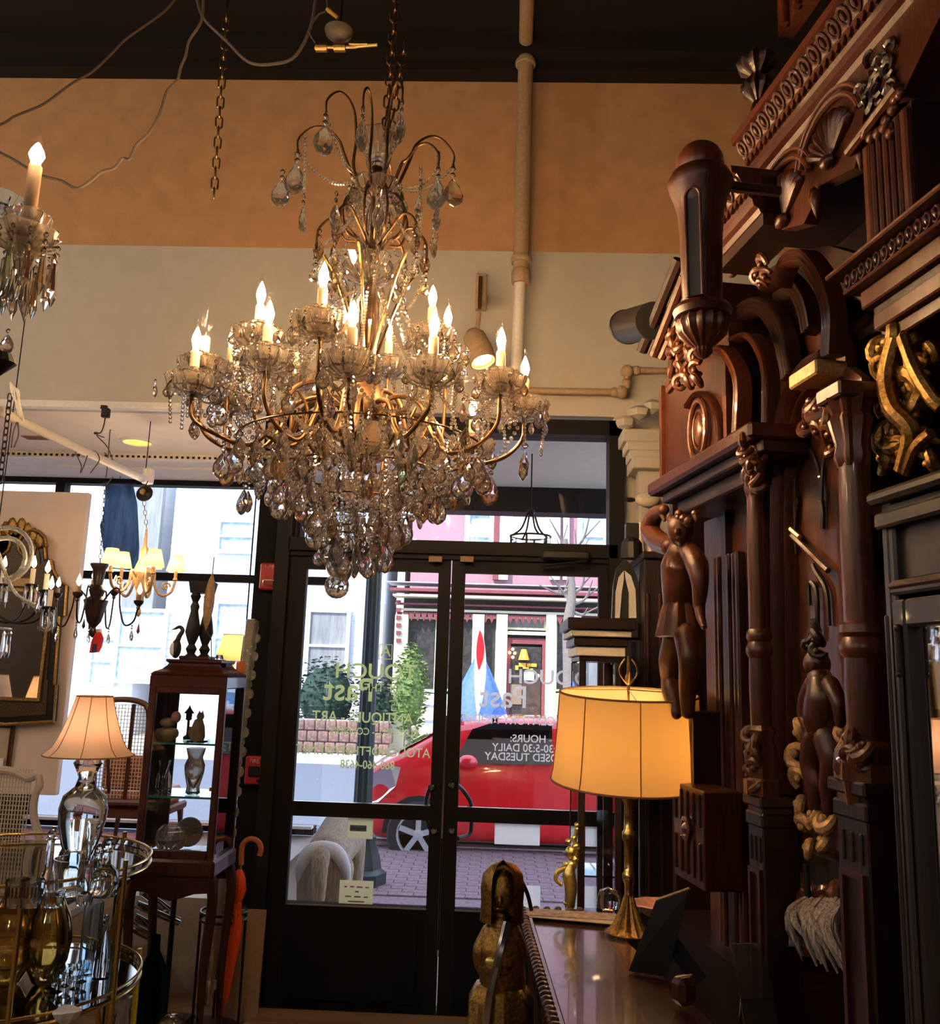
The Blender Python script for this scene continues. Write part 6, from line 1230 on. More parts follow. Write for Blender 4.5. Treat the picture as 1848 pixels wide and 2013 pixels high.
# spotlight
sp_ = T('spotlight', 'white bullet spotlight on a stem against the pale wall', 'spotlight', tuple(P(943, 610, 4.2))); o0 = sp_.location.copy()
def SL_(px, py, Y=4.2): return P(px, py, Y) - o0
MB().box(tuple(SL_(946, 575, 4.3)), (.06, .05, .19), ch=.006).obj('mount', 'pipe_paint', sp_); MB().box(tuple(SL_(944, 575, 4.235)), (.02, .02, .17)).obj('slot', 'bronze', sp_)
MB().box(tuple(SL_(946, 575, 4.40)), (.04, .16, .06)).obj('wall_bracket', 'pipe_paint', sp_); MB().cyl(SL_(942, 615), SL_(938, 650), .012).obj('stem', 'pipe_paint', sp_)
a, b = SL_(930, 655), SL_(950, 712, 4.16); d = (b - a); q = d.to_track_quat('Z', 'Y').to_matrix().to_4x4(); L = d.length
MB(Matrix.Translation(a) @ q).lathe([(0, -.02), (.03, -.012), (.055, .02), (.068, L * .6), (.066, L), (.060, L), (.058, L * .6)], 24).obj('bullet_head', 'pipe_paint', sp_, True); MB(Matrix.Translation(a) @ q).lathe([(0, L * .92), (.045, L * .92)], 24).obj('lamp_face', 'flame_far', sp_)
# ================================================================= RIGHT SIDE: THE GREAT CARVED CABINET
HL_ = -N_ * 1.0; HA = math.atan2(D_.y, D_.x)
cabt = T('carved_cabinet', 'huge carved walnut cabinet with columns, arches and shells along the right', 'cabinet', tuple(HL_), HA)
def Q(px, py, n=0.0): u, z = U(px, py, n); return Vector((u, n, z))
def cp_(name, mb, m='walnut', smooth=False, par=cabt): return mb.obj(name, m, par, smooth)
uF = Q(1303, 850).x; uN = .95
def ubox(u0, u1, n0, n1, z0, z1): return ((u0 + u1) / 2, (n0 + n1) / 2, (z0 + z1) / 2), (abs(u1 - u0), abs(n1 - n0), abs(z1 - z0))
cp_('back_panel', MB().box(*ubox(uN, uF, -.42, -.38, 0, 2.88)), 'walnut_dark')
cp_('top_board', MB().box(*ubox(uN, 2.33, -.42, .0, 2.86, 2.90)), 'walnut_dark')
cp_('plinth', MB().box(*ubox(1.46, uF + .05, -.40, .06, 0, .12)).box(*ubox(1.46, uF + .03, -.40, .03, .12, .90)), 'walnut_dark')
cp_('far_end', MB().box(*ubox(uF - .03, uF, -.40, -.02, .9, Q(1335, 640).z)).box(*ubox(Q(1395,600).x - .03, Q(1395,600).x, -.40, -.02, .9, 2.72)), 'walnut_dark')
# --- main cornice: stepped mouldings, carved eggs and leaf dentils
def cornice(u0, u1, zb, n0, tag_=''):
    prof = [(n0 - .10, zb), (n0, zb), (n0 + .006, zb + .012), (n0 + .018, zb + .018), (n0 + .022, zb + .034), (n0 + .030, zb + .040), (n0 + .032, zb + .058), (n0 + .040, zb + .062), (n0 + .060, zb + .098), (n0 + .072, zb + .100), (n0 + .074, zb + .118), (n0 - .10, zb + .118)]
    cp_('cornice', MB().sweep(prof, [((u0, 0, 0), (0, 1, 0), (0, 0, 1)), ((u1, 0, 0), (0, 1, 0), (0, 0, 1))]))
    n_ = int((u1 - u0) / .040); egg = None
    ring = [Vector((.014 * math.cos(a), 0, .020 * math.sin(a))) for a in [i * PI / 6 for i in range(12)]]
    Mq = Matrix.Rotation(R(-32), 4, 'X')
    for i in range(n_):
        p = Vector((u0 + (i + .5) * (u1 - u0) / n_, n0 + .053, zb + .080))
        if egg is None:
            e = MB(Mq).tube(ring, .0042, 6, True).sph((0, 0, 0), (.0065, .008, .012), 8, 5); o = e.obj('carved_egg', 'walnut', cabt, True); egg = o.data; o.location = p
        else: mesh_copy(egg, 'carved_egg', cabt, p)
    m_ = int((u1 - u0) / .024); lf = None
    for i in range(m_):
        p = Vector((u0 + (i + .5) * (u1 - u0) / m_, n0 + .034, zb + .049))
        if lf is None:
            o = MB().prism([(-.009, .008), (.009, .008), (.006, -.004), (0, -.010), (-.006, -.004)], -.004, .005).obj('leaf_dentil', 'walnut', cabt); lf = o.data; o.location = p
        else: mesh_copy(lf, 'leaf_dentil', cabt, p)
cornice(1.05, Q(1470, 345, .03).x, 2.855, 0.0)
cornice(Q(1488, 400, .07).x, Q(1400, 470, .07).x, Q(1455, 440, .07).z - .02, .06)
# crest above
a = Q(1530, 75, -.06); b = Q(1590, 75, -.06); cp_('crest_panel', MB().box(*ubox(b.x, a.x, -.10, -.06, a.z, a.z + .55)), 'walnut'); 
for x in (1545, 1570): c = Q(x, 60, -.055); cp_('crest_reed', MB().cyl((c.x, -.055, a.z), (c.x, -.055, a.z + .5), .012, 10), 'walnut', True)
# frieze board with its shells
fz_ = [(1.15, 2.86), (2.36, 2.86)] + [(Q(x, y).x, Q(x, y).z) for x, y in ((1478, 505), (1500, 470), (1525, 455), (1580, 440), (1600, 400), (1612, 365), (1680, 330), (1690, 290), (1700, 210), (1772, 190))]
cp_('frieze_board', MB().prism(fz_, -.035, 0.0))
def shell(cx, cy, px_r, n=.0):
    c = Q(cx, cy, n); s_ = px_r * (c.x * 1.12) / F_
    mb = MB()
    for i in range(9):
        a_ = R(-58 + i * 14.5) + R(90); L = s_ * (1.0 - .08 * abs(i - 4) / 4)
        # local frame: z up along face, x along u (towards the far side)
        d_ = Vector((math.cos(a_), 0, math.sin(a_)))
        mb.tube([Vector((0, .004, 0)) + d_ * L * t for t in (.08, .4, .75, .95, 1.05)], [s_ * .03, s_ * .09, s_ * .15, s_ * .14, s_ * .06], 8, flat=.8)
    o = mb.sph((0, .012, -.01), (s_ * .22, s_ * .16, s_ * .16), 10, 7).obj('carved_shell', 'walnut', cabt, True); o.location = c
    ar = [Vector((s_ * 1.25 * math.cos(R(20 + t * 10)), .008, s_ * 1.25 * math.sin(R(20 + t * 10)))) for t in range(15)]
    o2 = MB().tube(ar, s_ * .07, 8).tube([p * 1.14 for p in ar], s_ * .05, 8).obj('shell_rim', 'walnut_light', cabt, True); o2.location = c
shell(1636, 312, 98); shell(1545, 428, 92); shell(1448, 530, 60, -.02)
for x, y in ((1604, 395), (1600, 390), (1690, 300)): c = Q(x, y, .01); cp_('drop_finial', MB().lathe([(0, .03), (.010, .02), (.013, .0), (.006, -.02), (0, -.045)], 10, c=tuple(c)), 'walnut_light', True)
# raking bars and pierced carving right of the shells
cp_('diagonal_rail', MB().tube([Q(1668, 300, .03), Q(1765, 172, .03)], .011, 8), 'walnut_light', True)
mb = MB()
rr = random.Random(3)
for i in range(26):
    x = rr.uniform(1692, 1762); y = 60 + (1762 - x) * .55 + rr.uniform(20, 120); c = Q(x, y, .005); a_ = rr.uniform(0, 6)
    mb.tube([c + Vector((.02 * math.cos(a_ + t * .7), .004, .02 * math.sin(a_ + t * .7))) * (1 - t * .12) for t in range(6)], [.006, .007, .007, .006, .004, .002], 6)
cp_('pierced_carving', mb, 'walnut_dark', True)
mb = MB()
for x, y in ((1700, 262), (1712, 270), (1726, 262), (1738, 250), (1750, 262), (1742, 238), (1755, 215), (1760, 195), (1768, 185)): mb.sph(tuple(Q(x, y, .03)), (.012, .010, .012), 8, 6)
cp_('leaf_carving', mb, 'walnut_light', True)
# near fluted pilaster and its entablature
pa, pb_ = Q(1702, 300, .02), Q(1800, 400, .02); zl = Q(1740, 480, .02).z; zh = Q(1702, 282, .02).z
cp_('near_pilaster', MB().box(*ubox(pb_.x, pa.x, -.05, .015, zl - .12, zh)), 'walnut_dark')
for i in range(7):
    u = pa.x + (pb_.x - pa.x) * (i + .35) / 7; cp_('pilaster_reed', MB().box((u, .02, (zl - .1 + zh) / 2), (.012 if i not in (0, 6) else .02, .016, zh - zl + .08), ch=.004), 'walnut_light' if i in (0, 3, 6) else 'walnut')
zz = [U(1722, y, .06)[1] for y in (496, 507, 545, 552, 560, 590, 597, 612, 645, 652, 660, 672)]
uE = Q(1640, 575, .08).x
def lay(z0, z1, n1, du, m, nm='entablature_band'): cp_(nm, MB().box(*ubox(uN, uE - du, -.05, n1, z0, z1), ch=.003), m)
lay(zz[1], zz[0], .10, 0, 'walnut_light'); lay(zz[2], zz[1], .075, .03, 'walnut'); lay(zz[3], zz[2], .085, .035, 'walnut_light'); lay(zz[5], zz[3], .06, .055, 'walnut_light', 'entablature_fascia'); lay(zz[7], zz[5], .045, .07, 'walnut_dark'); lay(zz[8], zz[7], .055, .085, 'walnut_light', 'entablature_fascia'); lay(zz[11], zz[8], .04, .10, 'walnut')  # paler walnut paints the lit bands, darker walnut the shaded gap
e0_ = None
for i in range(22):
    p = Vector((uE - .045 - i * .024, .078, (zz[1] + zz[2]) / 2))
    if e0_ is None: o = MB().tube([Vector((.009 * math.cos(k_ * PI / 4), 0, .014 * math.sin(k_ * PI / 4))) for k_ in range(8)], .0028, 5, True).sph((0, 0, 0), (.004, .005, .008), 6, 4).obj('carved_egg', 'walnut', cabt, True); e0_ = o.data; o.location = p
    else: mesh_copy(e0_, 'carved_egg', cabt, p)
# gilded carving below it
def foliage(name, pts, m, par=cabt, n=.05, r=.014, seed=1, label=None):
    rr = random.Random(seed); mb = MB()
    for x, y, s_ in pts:
        c = Q(x, y, n); a_ = rr.uniform(0, 6.28); sg = rr.choice((-1, 1))
        pth = [c + Vector((math.cos(a_ + sg * t * .55) * s_ * (1 - t * .09), .010 * math.sin(t * .6), math.sin(a_ + sg * t * .55) * s_ * (1 - t * .09))) for t in range(9)]
        mb.tube(pth, [r * s_ / .03 * (.35 + .65 * math.sin(PI * (t + 1) / 10)) for t in range(9)], 8)
        mb.sph(tuple(c + Vector((0, .008, 0))), (s_ * .35, s_ * .3, s_ * .35), 8, 6)
    o = mb.obj(name, m, par, True)
    if label: o['label'] = label
    return o
rr = random.Random(9)
foliage('gilded_carving', [(1745 + rr.uniform(-8, 95), 660 + i * 12, rr.uniform(.02, .04)) for i in range(22)], 'gilt', n=.03, label='gilded carved foliage')
mb = MB(); mb.tube(bez([Q(1758, 668, .05), Q(1742, 740, .06), Q(1752, 800, .07), Q(1790, 850, .05), Q(1775, 925, .04)], 6), [.016] * 25, 8).tube(bez([Q(1775, 665, .06), Q(1800, 730, .07), Q(1830, 780, .06), Q(1850, 800, .05)], 6), .012, 8).tube(bez([Q(1780, 930, .04), Q(1800, 880, .05), Q(1830, 850, .05)], 6), .010, 8); cp_('gilded_scroll', mb, 'gilt', True)
# arches: moulded archivolts curving down to the right
def archm(name, pts, n, w_, m, strips=3):
    path = bez([Q(x, y, n) for x, y in pts], 7); f = []
    for i, p in enumerate(path):
        t = (path[min(i + 1, len(path) - 1)] - path[max(i - 1, 0)]).normalized(); nn = Vector((0, 1, 0)); f.append((p, t.cross(nn).normalized(), nn))
    prof = [(-w_ / 2, -.03), (-w_ / 2, .0)]
    for k_ in range(strips): a0 = -w_ / 2 + w_ * k_ / strips; prof += [(a0 + w_ * .04, .010), (a0 + w_ / strips * .55, .014), (a0 + w_ / strips * .92, .004)]
    prof += [(w_ / 2, -.03)]
    return cp_(name, MB().sweep(prof, f), m, True)
archm('arch_moulding', [(1528, 560), (1545, 515), (1575, 505), (1600, 530), (1620, 570), (1632, 620), (1630, 700)], .02, .035, 'walnut', 3)
archm('arch_moulding', [(1500, 560), (1530, 545), (1555, 560), (1580, 600), (1590, 650)], -.1, .04, 'walnut_dark', 3)
archm('arch_moulding', [(1432, 640), (1470, 605), (1505, 610), (1535, 660), (1550, 740)], -.08, .05, 'walnut_dark', 4)
archm('arch_moulding', [(1440, 668), (1470, 660), (1495, 690), (1508, 740), (1508, 832)], .0, .016, 'walnut', 2)
archm('arch_moulding', [(1402, 690), (1418, 688), (1440, 715), (1453, 760), (1450, 850)], .03, .024, 'walnut_light', 2)
cp_('arch_backboard', MB().prism([(Q(x, y).x, Q(x, y).z) for x, y in ((1430, 640), (1480, 600), (1530, 610), (1560, 680), (1560, 900), (1420, 900), (1400, 700))], -.16, -.13), 'walnut')
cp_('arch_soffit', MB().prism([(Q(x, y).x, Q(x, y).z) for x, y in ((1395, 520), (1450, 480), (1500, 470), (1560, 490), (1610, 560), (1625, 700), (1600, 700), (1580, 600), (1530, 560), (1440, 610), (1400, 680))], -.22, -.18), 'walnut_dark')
# oval medallion panel
za, zb_ = Q(1370, 765).z, Q(1370, 925).z; u0, u1 = Q(1437, 850).x, uF
cp_('medallion_panel', MB().box(*ubox(u0, u1, -.04, 0, zb_, za + .12)), 'walnut')
cp_('panel_frame', MB().box(*ubox(u1 - .022, u1, 0, .012, zb_, za + .1)).box(*ubox(u0, u0 + .022, 0, .012, zb_, za)).box(*ubox(u0, u1, 0, .012, zb_, zb_ + .03)), 'walnut_light')
c = Q(1377, 845, .005); s1_ = .062; s2_ = .088
cp_('oval_medallion', MB().tube([c + Vector((s1_ * math.cos(i * PI / 14), .008, s2_ * math.sin(i * PI / 14))) for i in range(28)], .009, 8, True).tube([c + Vector((s1_ * .66 * math.cos(i * PI / 14), .006, s2_ * .66 * math.sin(i * PI / 14))) for i in range(28)], .004, 6, True).sph(tuple(c), (s1_ * .5, .018, s2_ * .55), 14, 8), 'walnut_light', True)
archm('arch_moulding', [(1352, 800), (1372, 775), (1395, 782), (1412, 815), (1418, 860), (1418, 925)], .01, .016, 'walnut', 2)
# ledge above the caryatid
z1, z2, z3 = Q(1340, 922, .1).z, Q(1340, 950, .1).z, Q(1340, 1000, .1).z; ue = Q(1278, 930, .12).x
cp_('ledge', MB().box(*ubox(Q(1500, 940, .1).x, ue, -.05, .13, z2, z1), ch=.008), 'walnut'); cp_('ledge', MB().box(*ubox(Q(1500, 940, .1).x, ue - .05, -.05, .10, z2 - .03, z2), ch=.004), 'walnut_dark'); cp_('ledge_frieze', MB().box(*ubox(Q(1490, 960, .05).x, ue - .09, -.05, .07, z3, z2 - .03), ch=.004), 'walnut_dark')
# reeded wall panels between the figure and the first column
for i, x in enumerate((1414, 1424, 1434, 1444, 1452, 1462)): 
    p = Q(x, 1400, -.03); cp_('reed', MB().box((p.x, -.03, 1.40), (.018, .02 + .008 * (i % 2), 1.04), ch=.005), 'walnut' if i % 2 else 'walnut_light')
cp_('wall_board', MB().box(*ubox(Q(1500, 1300, -.05).x, Q(1395, 1300, -.05).x, -.08, -.04, .9, z3)), 'walnut')
# caryatid figure
fg = MB(); Fn = .11
def FQ(x, y, n=Fn): return Q(x, y, n)
def limb(pts, rs, seg=12): 
    P_ = bez(pts, 6); n_ = len(P_); m_ = len(rs) - 1; R_ = []
    for i in range(n_):
        t = i / (n_ - 1) * m_; k_ = min(int(t), m_ - 1); R_.append(rs[k_] * (1 - t + k_) + rs[k_ + 1] * (t - k_))
    fg.tube(P_, R_, seg); fg.sph(tuple(P_[0]), R_[0], 10, 7); fg.sph(tuple(P_[-1]), R_[-1], 10, 7)
limb([FQ(1340, 1088), FQ(1336, 1115), FQ(1335, 1160), FQ(1332, 1205)], [.040, .052, .047, .038])         # trunk
limb([FQ(1335, 1070), FQ(1330, 1052)], [.02, .018]); fg.sph(tuple(FQ(1338, 1042, Fn + .02)), (.034, .036, .044), 14, 10); fg.sph(tuple(FQ(1333, 1046, Fn + .056)), (.006, .010, .011), 8, 6); fg.sph(tuple(FQ(1333, 1056, Fn + .05)), (.010, .006, .004), 8, 6)   # neck, head, nose
limb([FQ(1318, 1075), FQ(1292, 1062), FQ(1278, 1040), FQ(1288, 1012), FQ(1305, 1002)], [.028, .032, .030, .024, .016])   # raised arm with full sleeve
limb([FQ(1352, 1078), FQ(1370, 1110), FQ(1376, 1150), FQ(1374, 1190)], [.026, .030, .022, .016]); limb([FQ(1374, 1190), FQ(1378, 1215), FQ(1384, 1232)], [.014, .012, .008])
limb([FQ(1330, 1250), FQ(1320, 1300), FQ(1318, 1335), FQ(1322, 1360), FQ(1328, 1400)], [.036, .036, .026, .030, .020]); limb([FQ(1350, 1250), FQ(1356, 1300), FQ(1352, 1350), FQ(1352, 1400)], [.034, .030, .024, .018])
for i in range(5): limb([FQ(1303 + i * 16, 1010 + i % 2 * 10), FQ(1306 + i * 16, 1022)], [.012, .006], 6)
cf = cp_('caryatid_figure', fg, 'walnut_light', True)
sk_ = MB().lathe([(.040, .03), (.050, .0), (.062, -.06), (.054, -.062)], 30, c=tuple(FQ(1335, 1208)), flute=(9, .10)); sk_.obj('tunic_skirt', 'walnut_light', cf and cabt, True)
hr = MB()
for i in range(8): hr.sph(tuple(FQ(1322 + i * 4.6, 1026 - 7 * math.sin(i * .45), Fn + .02 + .008 * (i % 2))), .014, 8, 6)
hr.obj('carved_hair', 'walnut', cabt, True)
# fluted pedestal below him
za, zb_ = Q(1350, 1545, .1).z, Q(1350, 1732, .1).z; ua, ub_ = Q(1384, 1640, .1).x, Q(1325, 1640, .1).x
pz = cp_('pedestal', MB().box(*ubox(ua, ub_, .0, .10, zb_, za), ch=.003), 'walnut')
for i in range(5):
    u = ua + (ub_ - ua) * (i + .5) / 5
    for z0, z1 in ((za - .09, za - .01), (zb_ + .02, zb_ + .11)): MB().box((u, .102, (z0 + z1) / 2), (.008, .008, z1 - z0), ch=.003).obj('flute', 'walnut_dark', pz)
c = Q(1350, 1628, .105); M = Matrix.Translation(c) @ Matrix.Rotation(R(-90), 4, 'X'); MB(M).lathe([(.028, 0), (.03, .006), (.02, .008), (.016, .003), (.008, .012), (0, .014)], 18, flute=(6, .08)).obj('rosette', 'walnut_light', pz, True)
cp_('pedestal_side', MB().box(*ubox(Q(1400, 1500, 0).x - .02, Q(1330, 1500, 0).x, -.05, .06, Q(1350, 1545, .1).z, Q(1350, 1400, .1).z)), 'walnut_dark')
# --- the two tall columns
def column(px, ytop, yring, ydrum, yblock, n=.09, r=.030, big=1.0):
    zt_, zr_, zd_, zbk = [U(px + dx, y, n)[1] for dx, y in ((0, ytop), (0, yring), (3, ydrum), (6, yblock))]; u = U(px, (ytop + yring) / 2, n)[0]
    c = (u, n, 0)
    cp_('column_shaft', MB().lathe([(r * .86, zt_), (r, (zt_ + zr_) / 2), (r, zr_)], 24, c=c), 'walnut_light', True)
    cp_('column_ring', MB().lathe([(r, zr_ + .02), (r * 1.25, zr_ + .014), (r * 1.3, zr_), (r * 1.08, zr_ - .008), (r * 1.36, zr_ - .022), (r * 1.36, zr_ - .034), (r * 1.05, zr_ - .045)], 24, c=c), 'walnut_light', True)
    cp_('column_drum', MB().lathe([(r * 1.05, zr_ - .04), (r * 1.12, (zr_ + zd_) / 2), (r * 1.05, zd_)], 24, c=c, flute=(12, .02)), 'walnut', True)
    cp_('column_base', MB().lathe([(r * 1.05, zd_), (r * 1.4, zd_ - .01), (r * 1.15, zd_ - .03), (r * 1.6, zd_ - .07), (r * 1.5, zd_ - .11), (r * 1.8, zbk + .03), (r * 1.8, zbk)], 28, c=c, flute=(7, .10)), 'walnut_light', True)
    cp_('capital', MB().lathe([(r * .9, zt_ - .01), (r * 1.1, zt_ + .01), (r * .95, zt_ + .03), (r * 1.35, zt_ + .08), (r * 1.1, zt_ + .09), (r * 1.5, zt_ + .12)], 28, c=c, flute=(8, .12)), 'walnut_light', True)
    cp_('capital_block', MB().box((u, n, zt_ + .13), (r * 3.0, r * 3.2, .03), ch=.004), 'walnut')
    pd = cp_('column_pedestal', MB().box((u, n - .02, zbk / 2 + .0), (r * 3.4, r * 3.8, zbk), ch=.003).box((u, n - .02, zbk - .012), (r * 4.2, r * 4.6, .024), ch=.004).box((u, n - .02, zbk - .05), (r * 3.8, r * 4.2, .03), ch=.004), 'walnut_dark')
    for i in range(3): MB().box((u - r + i * r, n - .02 + r * 1.9 + .001, zbk - .11), (.008, .006, .05), ch=.002).obj('flute', 'ebony', pd)
    rectf(u - r * 1.3, u + r * 1.3, .2, zbk - .15, n - .02 + r * 1.9 + .003, .008, .010).obj('panel_moulding', 'walnut', pd)
    for i in range(2): pass
    return u, zbk
column(1488, 965, 1255, 1425, 1560, r=.021); column(1684, 905, 1245, 1450, 1530, .09, .028)
foliage('column_carving', [(1478 + (i % 3) * 8, 880 + i * 9, .022) for i in range(9)], 'walnut_light', n=.10, seed=4)
foliage('column_carving', [(1476 + (i % 2) * 12, 1440 + i * 14, .022) for i in range(8)], 'walnut_light', n=.11, seed=5)
foliage('column_carving', [(1670 + (i % 3) * 14, 1450 + i * 10, .024) for i in range(7)], 'walnut_light', n=.12, seed=6)
foliage('spray_carving', [(1462 + i * 5, 870 + i * 14, .02) for i in range(6)], 'walnut_light', n=.14, seed=8)
# --- arched door between the columns
pan = [(Q(x, y).x, Q(x, y).z) for x, y in ((1560, 1880), (1552, 1500), (1548, 1100), (1552, 900), (1572, 800), (1600, 745), (1650, 720), (1676, 740), (1676, 1900))]
dr2 = cp_('arched_panel', MB().prism(pan, -.04, -.02), 'walnut_light')
archm('arched_frame', [(1545, 1880), (1538, 1600), (1532, 1250), (1530, 1000), (1535, 860), (1552, 780), (1582, 728), (1618, 705)], .0, .042, 'walnut', 4)
archm('arched_frame', [(1562, 1700), (1556, 1250), (1553, 1000), (1558, 870), (1576, 795), (1600, 760)], -.005, .016, 'walnut_light', 2)
def rib(pts, r=.004, n=-.012, m='walnut_dark', nm='tracery'): MB().tube(bez([Q(x, y, n) for x, y in pts], 6), r, 6).obj(nm, m, dr2, True)
rib([(1562, 1020), (1566, 930), (1590, 885), (1610, 925), (1615, 985)], .005); rib([(1615, 985), (1618, 920), (1628, 880), (1634, 872)], .005); rib([(1568, 980), (1563, 1040), (1566, 1090)]); rib([(1615, 985), (1618, 1010), (1617, 1040)], .007)
rib([(1552, 1048), (1580, 1075), (1610, 1105), (1628, 1122)], .007, -.006, 'walnut_light', 'carved_bar'); rib([(1554, 1040), (1572, 1056)], .006, .0, 'gilt_bright', 'gilt_chip')
rib([(1598, 1110), (1604, 1125), (1624, 1160), (1630, 1230)], .006); rib([(1592, 1190), (1590, 1150), (1598, 1148), (1606, 1170), (1608, 1260)], .006, -.010)
foliage('crest_carving', [(1598, 790, .03), (1612, 805, .032), (1600, 825, .028), (1625, 830, .03), (1632, 800, .028), (1610, 850, .025), (1635, 855, .026), (1588, 840, .022), (1640, 880, .02)], 'walnut_light', n=.02, seed=12)
a = Q(1562, 750, .03); b = Q(1616, 708, .03); cp_('keystone_block', MB().box(*ubox(b.x, a.x, -.03, .045, Q(1600, 745, .03).z, Q(1600, 715, .03).z), ch=.004), 'gilt_wood'); cp_('keystone_block', MB().box(*ubox(Q(1638, 800, .03).x, Q(1585, 780, .03).x, -.03, .03, Q(1620, 800, .03).z, Q(1620, 775, .03).z), ch=.004), 'walnut_light')
# carved putto and scrolls below
fg = MB()
def FR(x, y, n=.05): return Q(x, y, n)
limb([FR(1612, 1335), FR(1618, 1370), FR(1616, 1410), FR(1618, 1440)], [.026, .036, .038, .030]); fg.sph(tuple(FR(1606, 1305)), (.026, .028, .030), 14, 10); fg.sph(tuple(FR(1602, 1309, .078)), (.005, .008, .007), 8, 6)
limb([FR(1598, 1345), FR(1584, 1375), FR(1580, 1410), FR(1592, 1430)], [.018, .016, .012, .010]); limb([FR(1632, 1345), FR(1648, 1380), FR(1652, 1420)], [.018, .015, .011])
limb([FR(1606, 1450), FR(1596, 1500), FR(1604, 1550), FR(1600, 1580)], [.028, .024, .018, .012]); limb([FR(1626, 1450), FR(1636, 1500), FR(1628, 1550), FR(1630, 1590)], [.028, .024, .018, .012])
cp_('putto_figure', fg, 'walnut', True)
foliage('putto_hair', [(1600, 1245, .02), (1608, 1258, .022), (1596, 1270, .018), (1612, 1280, .02), (1604, 1232, .016)], 'walnut_dark', n=.055, seed=2)
foliage('scroll_carving', [(1572, 1440, .026), (1568, 1480, .03), (1575, 1530, .026), (1572, 1580, .024), (1582, 1625, .026), (1590, 1665, .022), (1600, 1600, .024), (1625, 1610, .028), (1620, 1650, .022), (1648, 1460, .03), (1655, 1500, .03), (1640, 1560, .024), (1660, 1440, .02)], 'gilt_wood', n=.035, seed=21)
cp_('lower_panel', MB().box(*ubox(Q(1660, 1730, .0).x, Q(1590, 1730, .0).x, -.02, .01, Q(1620, 1790, 0).z, Q(1620, 1680, 0).z), ch=.004), 'grey_armoire')
foliage('foot_carving', [(1588, 1752, .03), (1594, 1768, .03), (1610, 1775, .03), (1626, 1768, .03), (1640, 1755, .03)], 'walnut_light', n=.03, seed=22)
# --- turned corner post with ball, hanging from the canopy
nn = .26; sc0 = Q(1378, 450, nn); 
def dz(y): return U(1378, y, nn)[1]
kr = sc0.x * 1.10 / F_
post = cp_('turned_post', MB().lathe([(38 * kr, dz(608)), (40 * kr, dz(560)), (42 * kr, dz(470)), (46 * kr, dz(420)), (54 * kr, dz(392)), (62 * kr, dz(372)), (66 * kr, dz(358)), (62 * kr, dz(350)), (58 * kr, dz(342)), (46 * kr, dz(336)), (0, dz(336))], 36, c=(sc0.x, nn, 0)), 'walnut', True)
MB().sph((sc0.x, nn, dz(322)), (49 * kr, 49 * kr, 49 * kr), 28, 16).obj('ball_finial', 'walnut_light', cabt, True)
MB().lathe([(36 * kr, dz(604)), (52 * kr, dz(606)), (58 * kr, dz(616)), (54 * kr, dz(628)), (46 * kr, dz(632))], 30, c=(sc0.x, nn, 0)).obj('post_ring', 'walnut', cabt, True)
MB().lathe([(46 * kr, dz(630)), (50 * kr, dz(642)), (44 * kr, dz(662)), (26 * kr, dz(680)), (16 * kr, dz(688)), (18 * kr, dz(696)), (10 * kr, dz(706)), (0, dz(710))], 48, c=(sc0.x, nn, 0), flute=(14, .07)).obj('gadrooned_pendant', 'walnut_light', cabt, True)
# its arched niche: faces the viewer's left
fd = math.atan2(math.cos(R(58)), -math.sin(R(58)))
ND = Vector((-math.cos(R(40)), math.sin(R(40)), 0)); TD = Vector((0, 0, 1)).cross(ND)
cN = Vector((sc0.x, nn, 0)) + ND * (42 * kr)
wN = 15 * kr; z0n, z1n = dz(600), dz(408)
outl = [(-wN, z0n), (wN, z0n)] + [(wN * math.cos(R(a_)), z1n + wN * 1.2 * math.sin(R(a_))) for a_ in range(0, 181, 20)]
vs = [cN + TD * x + ND * (.006 - abs(x) * .25 + 7 * kr * max(0, (z - z0n) / (z1n - z0n)) ** 1.5 - 2 * kr) + Vector((0, 0, z)) for x, z in outl]; v2 = [p - ND * .02 for p in vs]; k_ = len(vs)
MB().add(vs + v2, [tuple(range(k_)), tuple(range(2 * k_ - 1, k_ - 1, -1))] + [(i, (i + 1) % k_, (i + 1) % k_ + k_, i + k_) for i in range(k_)]).obj('niche', 'ebony', cabt)
MB().tube([p + ND * .002 for p in vs], 3.4 * kr, 8, True).obj('niche_rim', 'walnut_light', cabt, True)
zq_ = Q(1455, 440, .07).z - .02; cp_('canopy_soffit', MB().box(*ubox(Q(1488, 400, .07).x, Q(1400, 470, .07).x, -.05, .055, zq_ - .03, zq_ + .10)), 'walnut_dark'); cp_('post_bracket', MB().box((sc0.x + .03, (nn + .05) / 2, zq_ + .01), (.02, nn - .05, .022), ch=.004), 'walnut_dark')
# finial above, carved foliage, scrolls at the far end
fn = Q(1490, 200, -.02); zf = lambda y: U(1490, y, -.02)[1]
cp_('lobed_finial', MB().lathe([(0, zf(82)), (.006, zf(92)), (.012, zf(98)), (.040, zf(108)), (.050, zf(120)), (.044, zf(134)), (.018, zf(146)), (.022, zf(152)), (.040, zf(165)), (.040, zf(178)), (.022, zf(192)), (.012, zf(200)), (.018, zf(215)), (.012, zf(240)), (.014, zf(300))], 40, c=(fn.x, -.02, 0), flute=(10, .10)), 'walnut_dark', True)
foliage('corner_carving', [(1322 + (i % 4) * 16, 650 + (i // 4) * 26, .026) for i in range(20)], 'walnut_light', n=.10, seed=31)
foliage('pendant_carving', [(1500, 520, .024), (1492, 540, .022), (1508, 545, .02), (1500, 560, .016)], 'walnut_light', n=.03, seed=33)
for i, (x0, y0, x1, y1) in enumerate(((1335, 510, 1262, 690), (1345, 545, 1285, 700), (1352, 590, 1300, 705))):
    cp_('raking_moulding', MB().tube([Q(x0, y0, .02), Q(x1, y1, .06)], .020 - .003 * i, 8), 'walnut' if i else 'walnut_dark', True)
